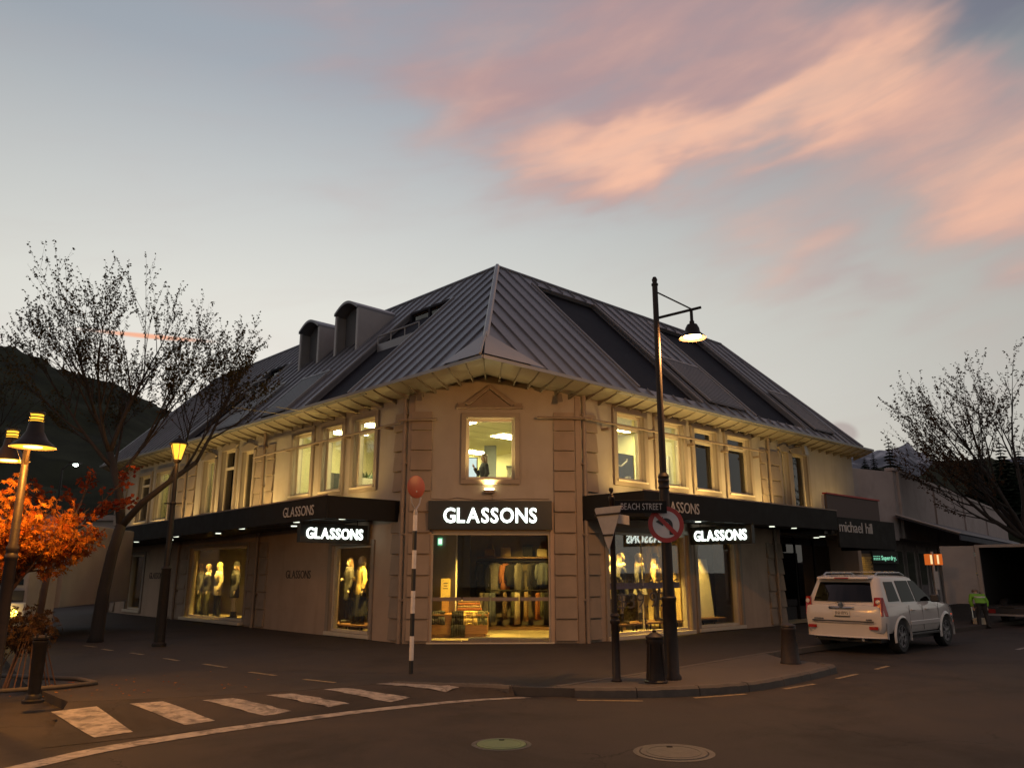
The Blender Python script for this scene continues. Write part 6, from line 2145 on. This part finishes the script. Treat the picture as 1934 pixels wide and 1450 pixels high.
for i in range(4):
    m = FT.mb(); s0 = 2.55 + i * .115
    m.box(s0, s0 + .085, -.296, -.292, 2.20, 2.215); m.box(s0, s0 + .085, -.296, -.292, 2.27, 2.285); m.box(s0 + .035, s0 + .05, -.296, -.292, 2.2155, 2.2695); m.box(s0, s0 + .085, -.296, -.292, 2.34, 2.355)
    m.build('sign_character', 'sign_green', sd, world=True)
for i, s0 in enumerate((1.0, 3.2, 5.6, 8, 10.6, 13.2)):
    FG.mb().box(s0, s0 + 1.6, -.58, -.54, .3, 2.6).build('shop_window', 'glass_dark', gb, world=True)
    FG.mb().box(s0 - .1, s0, -.60, -.5, 0, 2.9).build('pier', 'grey_render', gb, world=True)

# ------------------------------------------------------------------ buildings down the side street
M('far_wall', (.30, .26, .23), .85, var=.12, scale=1)
fb = thing('far_shop_building', 'pale low shop building at the end of the side street', 'building', (-26, 46, 0))
MB().box(-6, 6.4, 0, 8, 0, 4.6).build('wall', 'far_wall', fb); MB().box(-6.2, 6.6, -.2, 8.2, 4.6, 4.9).build('parapet', 'far_wall', fb)
MB().box(-6.1, 6.5, -2.2, 0, 2.9, 3.2).build('canopy', 'fascia_black', fb)
for x in (-5.2, -2.2, .8, 3.8):
    w_ = MB().box(x, x + 2.2, -.05, .0, .6, 2.6).build('window', 'joinery', fb); MB().box(x + .1, x + 2.1, -.07, -.052, .7, 2.5).build('pane', 'glass_dark', w_)
fb2 = thing('far_gabled_building', 'dark gabled building left of the side street', 'building', (-40, 44, 0))
MB().box(-9, 5, 0, 9, 0, 5.5).build('wall', 'far_wall', fb2)
MB().prism([(-9.4, 5.5), (5.4, 5.5), (-2, 9.0)], -.3, 9.3).build('roof', 'roof_dark', fb2)
for x in (-7.5, -4, -.5, 2.6):
    w_ = MB().box(x, x + 1.4, -.05, 0, 3.2, 4.7).build('window', 'joinery', fb2); MB().box(x + .1, x + 1.3, -.07, -.052, 3.3, 4.6).build('pane', 'glass_dark', w_)

# ------------------------------------------------------------------ hills
M('forest', (.020, .024, .014), .95, var=.5, scale=.08, spec=.05)
M('forest_far', (.030, .036, .030), .95, var=.4, scale=.05, spec=.05)


def interp(tab, x):
    for (x0, y0), (x1, y1) in zip(tab, tab[1:]):
        if x0 <= x <= x1:
            f = (x - x0) / (x1 - x0)
            f = f * f * (3 - 2 * f)
            return y0 + (y1 - y0) * f
    return tab[0][1] if x < tab[0][0] else tab[-1][1]


def hill(name, tab, r0, r1, r2, mat, amp, fs, na=160, nr=36):
    a0, a1 = tab[0][0], tab[-1][0]
    m = MB()
    grid = []
    for j in range(nr + 1):
        f = j / nr
        r_ = r0 + (r2 - r0) * f
        row = []
        for i in range(na + 1):
            az_ = a0 + (a1 - a0) * i / na
            Hm = (r1 * math.tan(R(interp(tab, az_))) + 1.7) - amp * .35
            if r_ <= r1:
                t = (r_ - r0) / (r1 - r0); z = Hm * (t ** 1.15)
            else:
                t = (r_ - r1) / (r2 - r1); z = Hm * (1 - t * t)
            x, y = r_ * math.sin(R(az_)), r_ * math.cos(R(az_))
            nz = noise.noise(Vector((x * fs, y * fs, 3.3))) + .6 * noise.noise(Vector((x * fs * 2.7, y * fs * 2.7, 9.1))) + .4 * noise.noise(Vector((x * fs * 6, y * fs * 6, 1.1)))
            row.append(len(m.v)); m.v.append((x, y, z + amp * nz * min(1, max(0, t if r_ <= r1 else 1 - t) * 4) - .4))
        grid.append(row)
    for r_a, r_b in zip(grid, grid[1:]):
        for i in range(na):
            m.f.append((r_a[i], r_a[i + 1], r_b[i + 1], r_b[i]))
    return tag(m.build(name, mat, smooth=True, recalc=False), kind='structure')


hill('hill', [(-75, 9), (-50, 15.5), (-34.3, 13.9), (-28.1, 12.3), (-22, 10.4), (-18, 8.6), (-10, 6), (4, 3.5), (16, 2.5)], 110, 380, 620, 'forest', 3.2, .05, 260, 40)
hill('hill', [(12, 3), (22, 5.9), (25.2, 6.9), (27, 6.3), (29.2, 7.3), (31.5, 7.0), (34, 6.6), (45, 6.5), (65, 4)], 130, 290, 460, 'forest', 2.4, .07, 200, 30)
# snow-dusted range far behind
mt = bpy.data.materials.new('mountain'); mt.use_nodes = True; MATS['mountain'] = mt
w = NT(mt.node_tree); bs = mt.node_tree.nodes['Principled BSDF']
tcn = w.n('ShaderNodeTexCoord'); sp_ = w.n('ShaderNodeSeparateXYZ'); w.link(tcn.outputs['Object'], sp_.inputs[0])
nz1 = w.noise(tcn.outputs['Object'], .012, 8, .65)
snow = w.ss(w.m('ADD', w.m('MULTIPLY', sp_.outputs[2], .0022), nz1), 1.12, 1.36)
w.link(w.mix(snow, (.085, .10, .13), (.36, .39, .45)), bs.inputs['Base Color'])
bs.inputs['Roughness'].default_value = .95
mo = hill('mountain_range', [(14, 4), (20, 7.4), (23.5, 8.0), (24.8, 7.75), (26.2, 8.05), (26.9, 8.15), (27.6, 7.5), (28.6, 6.9), (30, 6.6), (34, 6.9), (42, 6)], 1500, 2600, 3600, 'mountain', 22, .006, 300, 50)

# ------------------------------------------------------------------ trees
M('bark', (.026, .021, .018), .9, var=.3, scale=6, bump=.8, bscale=30, stretch=(1, 1, .3))
M('bark_red', (.085, .045, .030), .85, var=.3, scale=8)
leaf_mat('leaf_dark', (.035, .038, .018), (.085, .055, .022))
leaf_mat('leaf_orange', (.20, .040, .010), (.48, .19, .032))
leaf_mat('leaf_red', (.12, .02, .015), (.24, .06, .022))
leaf_mat('leaf_brown', (.085, .045, .025), (.06, .045, .028))


class Tree:
    def __init__(self, seed):
        self.r = random.Random(seed)
        self.b, self.l = MB(), MB()
        self.bare = -5.0

    def branch(self, p, d, L, rad, depth, up=.25, kids=3, spread=.7, leafy=True, wob=.10):
        r_ = self.r
        n = max(3, int(L / .35)) if depth < 3 else 4
        pts, rr = [Vector(p)], [rad]
        d = Vector(d).normalized()
        for i in range(n):
            d = (d + Vector((r_.uniform(-wob, wob), r_.uniform(-wob, wob), r_.uniform(-wob * .4, wob * .4) + up * (1 - d.z) * .35))).normalized()
            pts.append(pts[-1] + d * (L / n)); rr.append(rad * (1 - .62 * (i + 1) / n))
        self.b.tube(pts, rr, 7 if depth < 2 else (4 if depth < 3 else 3), cap=depth < 2)
        return pts, rr, d

    def grow(self, p, d, L, rad, depth, maxd, kids, spread, up, shrink=.68):
        r_ = self.r
        pts, rr, d2 = self.branch(p, d, L, rad, depth, up)
        if depth >= maxd:
            self.leaves(pts)
            return
        for i in range(kids[depth]):
            f = .30 + .70 * (i + r_.uniform(.1, .9)) / kids[depth]
            k = min(len(pts) - 2, int(f * (len(pts) - 1)))
            q = pts[k].lerp(pts[k + 1], f * (len(pts) - 1) - k) if k < len(pts) - 1 else pts[-1]
            dd_ = (pts[k + 1] - pts[k]).normalized()
            a_ = r_.uniform(0, 6.283)
            s1 = dd_.orthogonal().normalized(); s2 = dd_.cross(s1)
            side = s1 * math.cos(a_) + s2 * math.sin(a_)
            nd = (dd_ + side * spread * r_.uniform(.7, 1.25)).normalized()
            self.grow(q, nd, L * shrink * r_.uniform(.7, 1.15), max(.004, rr[k] * .62), depth + 1, maxd, kids, spread, up, shrink)
        self.grow(pts[-1], d2, L * shrink * .9, max(.004, rr[-1] * .95), depth + 1, maxd, kids, spread, up, shrink)

    def leaves(self, pts, n=9, size=.05):
        r_ = self.r
        for i in range(self.per):
            f = r_.uniform(.05, 1.05)
            k = min(len(pts) - 2, int(f * (len(pts) - 1)))
            p = pts[k].lerp(pts[k + 1], f * (len(pts) - 1) - k)
            if p.z < self.bare + 1.2 * r_.random() and -9.4 < p.x < 0:
                continue            # the low inner shoots have already dropped their leaves
            p = p + Vector((r_.uniform(-1, 1), r_.uniform(-1, 1), r_.uniform(-1, 1))) * self.size * .35
            d = Vector((r_.uniform(-1, 1), r_.uniform(-1, 1), r_.uniform(-1.2, .5))).normalized()
            s = d.orthogonal().normalized()
            s = (s * math.cos(f * 40) + d.cross(s) * math.sin(f * 40)) * self.size * r_.uniform(.28, .5)
            L = self.size * r_.uniform(.7, 1.4)
            self.l.add([p, p + d * L * .5 + s, p + d * L, p + d * L * .5 - s], [(0, 1, 2, 3)])

    def build(self, name, label, base, leaf='leaf_dark', bark='bark', group=None):
        t = thing(name, label, 'tree', base, group=group)
        self.b.build('trunk', bark, t, world=True, smooth=True, recalc=False)
        self.l.build('crown', leaf, t, world=True, recalc=False)
        return t


# street tree left of the shop: leaning trunk, wide crown of upright shoots
T = Tree(11); T.per, T.size = 15, .060; T.bare = 5.6
T.b.tube([(-10.45, 20.6, -.05), (-10.42, 20.58, .15), (-10.36, 20.55, 1.2), (-10.22, 20.5, 2.2), (-10.05, 20.45, 2.9)], [.21, .165, .145, .135, .125], 12)
T.b.tube([(-10.05, 20.45, 2.85), (-9.55, 20.4, 3.45), (-8.95, 20.4, 3.95), (-8.3, 20.5, 4.5)], [.10, .085, .07, .06], 9)
T.b.tube([(-10.05, 20.45, 2.85), (-10.3, 20.6, 3.8), (-10.75, 20.8, 4.8)], [.12, .105, .09], 9)
kd = [5, 4, 4]
for p, d, L, r_, mx in (((-8.3, 20.5, 4.5), (.40, .2, 1), 1.9, .07, 3), ((-8.6, 20.45, 4.25), (.60, -.1, .8), 1.6, .055, 3), ((-8.95, 20.4, 3.95), (.2, .5, 1), 2.0, .06, 3),
                        ((-10.75, 20.8, 4.8), (-.55, .1, 1), 2.2, .095, 3), ((-10.75, 20.8, 4.8), (.15, .2, 1), 2.3, .095, 3), ((-10.6, 20.7, 4.4), (-.95, -.2, .75), 2.3, .08, 3),
                        ((-10.45, 20.65, 4.1), (.65, .3, .8), 2.2, .08, 3), ((-10.75, 20.8, 4.8), (-.2, -.5, 1), 2.2, .08, 3), ((-10.5, 20.7, 4.2), (-.4, .7, .8), 2.1, .075, 3)):
    T.grow(p, d, L * 1.08, r_ * .72, 0, mx, kd, .60, .62, .67)
T.build('street_tree', 'bare leaning street tree with sparse dark leaves beside the lantern post', (-10.42, 20.57, 0))
# its neighbour farther down, only a tip in view
T = Tree(23); T.per, T.size = 6, .07
T.b.tube([(-17.4, 24, -.05), (-17.3, 24, 2), (-17.2, 24, 3.6)], [.2, .16, .13], 9)
for d in ((.4, .1, 1), (-.4, .3, 1), (.1, -.5, 1), (-.1, .5, .9)):
    T.grow((-17.2, 24, 3.5), d, 2.3, .09, 0, 3, [3, 3, 3], .6, .5, .68)
T.build('street_tree', 'second bare street tree at the far left edge', (-17.4, 24, 0))
# tree at the right edge
T = Tree(41); T.per, T.size = 17, .09
bx, by = 21.9, 34.0
T.b.tube([(bx, by, -.2), (bx + .05, by, 1.5), (bx - .05, by, 3.0)], [.30, .24, .20], 10)
for d, L in (((-.75, 0, .8), 3.0), ((-.35, .3, 1), 3.2), ((.1, -.1, 1), 3.4), ((.5, .2, 1), 3.0), ((-.5, -.4, .9), 2.9), ((.8, -.1, .7), 2.8), ((-.95, .1, .35), 2.5), ((-.15, .5, 1), 3.2)):
    T.grow((bx - .05, by, 3.2 + T.r.uniform(-.4, .2)), d, L * 1.22, .12, 0, 3, [4, 4, 3], .6, .42, .68)
T.build('street_tree', 'sparse autumn tree at the right edge behind the open truck', (bx, by, 0), 'leaf_brown')

# small red-leaved tree round the lantern
T = Tree(5); T.per, T.size = 7, .12
T.b.tube([(-11.0, 18.9, 0), (-10.9, 18.9, 1.6), (-10.6, 19.0, 2.7)], [.10, .08, .07], 8)
for d, L in (((.7, .1, .75), 1.15), ((.2, .3, 1), .9), ((-.5, 0, .8), .9), ((.9, -.1, .4), 1.0)):
    T.grow((-10.6, 19.0, 2.6), d, L, .04, 0, 2, [3, 3], .7, .3, .62)
T.build('maple_tree', 'small red maple between the lantern post and the leaning street tree', (-11.0, 18.9, 0), 'leaf_red', 'bark_red')


# big orange maple under the twin lamp: palmate leaves
def palm_leaf(mb, p, r_, size):
    d = Vector((r_.uniform(-1, 1), r_.uniform(-1, 1), r_.uniform(-1.3, .1))).normalized()
    s = d.orthogonal().normalized()
    a_ = r_.uniform(0, 6.28)
    s = s * math.cos(a_) + d.cross(s) * math.sin(a_)
    nrm = d.cross(s)
    vs_, fs = [p], []
    for ang, L in ((-1.15, .6), (-.6, .85), (0, 1.0), (.6, .85), (1.15, .6)):
        u = d * math.cos(ang) + s * math.sin(ang)
        v = s * math.cos(ang) - d * math.sin(ang)
        c_ = p + u * size * L * .5 + nrm * size * .04
        tip = p + u * size * L - nrm * size * .10 * L
        k_ = len(vs_)
        vs_ += [c_ + v * size * .10, tip, c_ - v * size * .10]
        fs.append((0, k_, k_ + 1, k_ + 2))
    mb.add(vs_, fs)


class Maple(Tree):
    def leaves(self, pts, n=9, size=.05):
        for i in range(self.per):
            f = self.r.uniform(.0, 1.1)
            k = min(len(pts) - 2, int(f * (len(pts) - 1)))
            p = pts[k].lerp(pts[k + 1], f * (len(pts) - 1) - k)
            p = p + Vector((self.r.uniform(-1, 1), self.r.uniform(-1, 1), self.r.uniform(-1, .4))) * .10
            palm_leaf(self.l, p, self.r, self.size * self.r.uniform(.75, 1.25))


T = Maple(3); T.per, T.size = 10, .10
bx, by = -7.75, 12.35
T.b.tube([(bx, by, 0), (bx + .03, by, .7), (bx + .0, by, 1.45)], [.075, .06, .055], 8)
for d, L in (((.75, -.2, .85), .85), ((.2, -.5, 1), .95), ((-.3, .2, 1), 1.0), ((.5, .4, 1), .9), ((-.7, -.2, .8), .9), ((.9, .1, .6), .8), ((.1, .1, 1), 1.1), ((.4, -.6, .7), .75), ((-.1, -.7, .8), .8), ((1.0, -.3, .75), .8)):
    T.grow((bx, by, 1.38 + T.r.uniform(-.2, .15)), d, L, .035, 0, 2, [4, 4], .75, .15, .62)
T.build('maple_tree', 'orange leaved maple glowing under the twin headed lamp', (bx, by, 0), 'leaf_orange', 'bark_red')
# planting at its foot: dark shrub and a fan of canes
sh_ = thing('planted_shrub', 'dark shrub with a fan of thin canes at the foot of the orange maple', 'shrub', (-7.35, 12.55, 0))
rnd = random.Random(9)
cn_ = MB()
for i in range(16):
    a_ = rnd.uniform(0, 6.28); r_ = rnd.uniform(.25, .55)
    top_ = Vector((.10 * math.cos(a_), .10 * math.sin(a_), rnd.uniform(.75, 1.0)))
    MB().tube([(r_ * math.cos(a_), r_ * math.sin(a_), 0), top_], [.010, .007], 5).build('cane', 'bark_red', sh_)
lf = MB()
for i in range(520):
    v = Vector((rnd.gauss(0, 1), rnd.gauss(0, 1), rnd.gauss(0, 1))).normalized() * rnd.uniform(.4, 1)
    palm_leaf(lf, Vector((v.x * .55 - .15, v.y * .5, .85 + v.z * .38)), rnd, .09)
lf.build('foliage', 'leaf_brown', sh_, recalc=False)
# bed edging and fallen leaves
m = MB()
m.tube([(-9.0, 12.2, .03), (-7.4, 11.95, .04), (-6.75, 12.4, .04), (-6.45, 12.9, .03), (-7.0, 13.4, .03), (-8.5, 13.8, .03)], .035, 6)
tag(m.build('planting_edge', 'kerb_stone', smooth=True), kind='structure')
m = MB()
rnd = random.Random(2)
for i in range(240):
    x, y = rnd.gauss(-6.2, 1.3), rnd.gauss(11.4, 1.2)
    if y < 11.35 + max(0, (x + 6)) * .4: 
        continue
    z = .012
    a_ = rnd.uniform(0, 6.28); L = rnd.uniform(.03, .06)
    d_ = Vector((math.cos(a_), math.sin(a_), rnd.uniform(0, .25))); s_ = Vector((-d_.y, d_.x, rnd.uniform(-.2, .2))) * .4
    p = Vector((x, y, z + .01))
    m.add([p, p + d_ * L * .5 + s_ * L, p + d_ * L, p + d_ * L * .5 - s_ * L], [(0, 1, 2, 3)])
tag(m.build('fallen_leaves', 'leaf_orange', recalc=False), 'scattered fallen maple leaves on the paving by the slim bollard', 'leaves', kind='stuff')


# conifers on the rise behind the grey building
M('conifer', (.018, .026, .018), .95, var=.4, scale=.6, spec=.05)


def conifer(x, y, z, h, w, seed, label):
    rnd = random.Random(seed)
    t = thing('conifer_tree', label, 'tree', (x, y, z), group='conifers on the rise')
    MB().tube([(0, 0, 0), (0, 0, h)], [h * .02, .02], 6).build('trunk', 'bark', t)
    m = MB()
    n = 26
    for i in range(n):
        f = i / n
        zz = h * (.12 + .88 * f); rr = w * (1 - f) ** .8 * rnd.uniform(.75, 1.15) + .12
        k = 9
        for j in range(k):
            a_ = 6.283 * (j + rnd.uniform(-.3, .3)) / k
            L = rr * rnd.uniform(.6, 1.1)
            u = Vector((math.cos(a_), math.sin(a_), -.22)); v = Vector((-math.sin(a_), math.cos(a_), 0)) * L * .28
            b0 = Vector((0, 0, zz))
            m.add([b0, b0 + u * L * .55 + v, b0 + u * L, b0 + u * L * .55 - v], [(0, 1, 2, 3)])
            m.add([b0 + Vector((0, 0, .1)), b0 + u * L * .6 + Vector((0, 0, -L * .18)), b0 + u * L * .85, b0 + u * L * .4 + Vector((0, 0, .08 * L))], [(0, 1, 2, 3)])
    m.build('crown', 'conifer', t, recalc=False)


for i, (x, d_, top, hh, ww, lb) in enumerate(((1676, 130, 824, 16, 3.4, 'tall conifer standing clear above the grey parapet'), (1648, 150, 852, 11, 3.0, 'conifer beside the corner roof on the rise'),
                                          (1698, 125, 868, 11, 3.4, 'broad conifer right of the tall one'), (1632, 160, 862, 10, 3.5, 'conifer partly hidden by the eave tip'), (1885, 150, 826, 18, 5.0, 'dark conifer behind the autumn tree'),
                                          (1840, 170, 850, 14, 5.0, 'lower conifer left of the autumn tree'), (1920, 160, 842, 16, 5.5, 'conifer at the right edge on the rise'))):
    a0_ = (x - 967) / 1480.0; b0_ = (725 - top) / 1480.0
    cp_, sp__ = math.cos(math.atan(355 / 1480)), math.sin(math.atan(355 / 1480))
    yy = d_; kk = yy / (cp_ - sp__ * b0_)
    conifer(a0_ * kk, yy, 1.7 + (sp__ + cp_ * b0_) * kk - hh, hh, ww, 60 + i, lb)
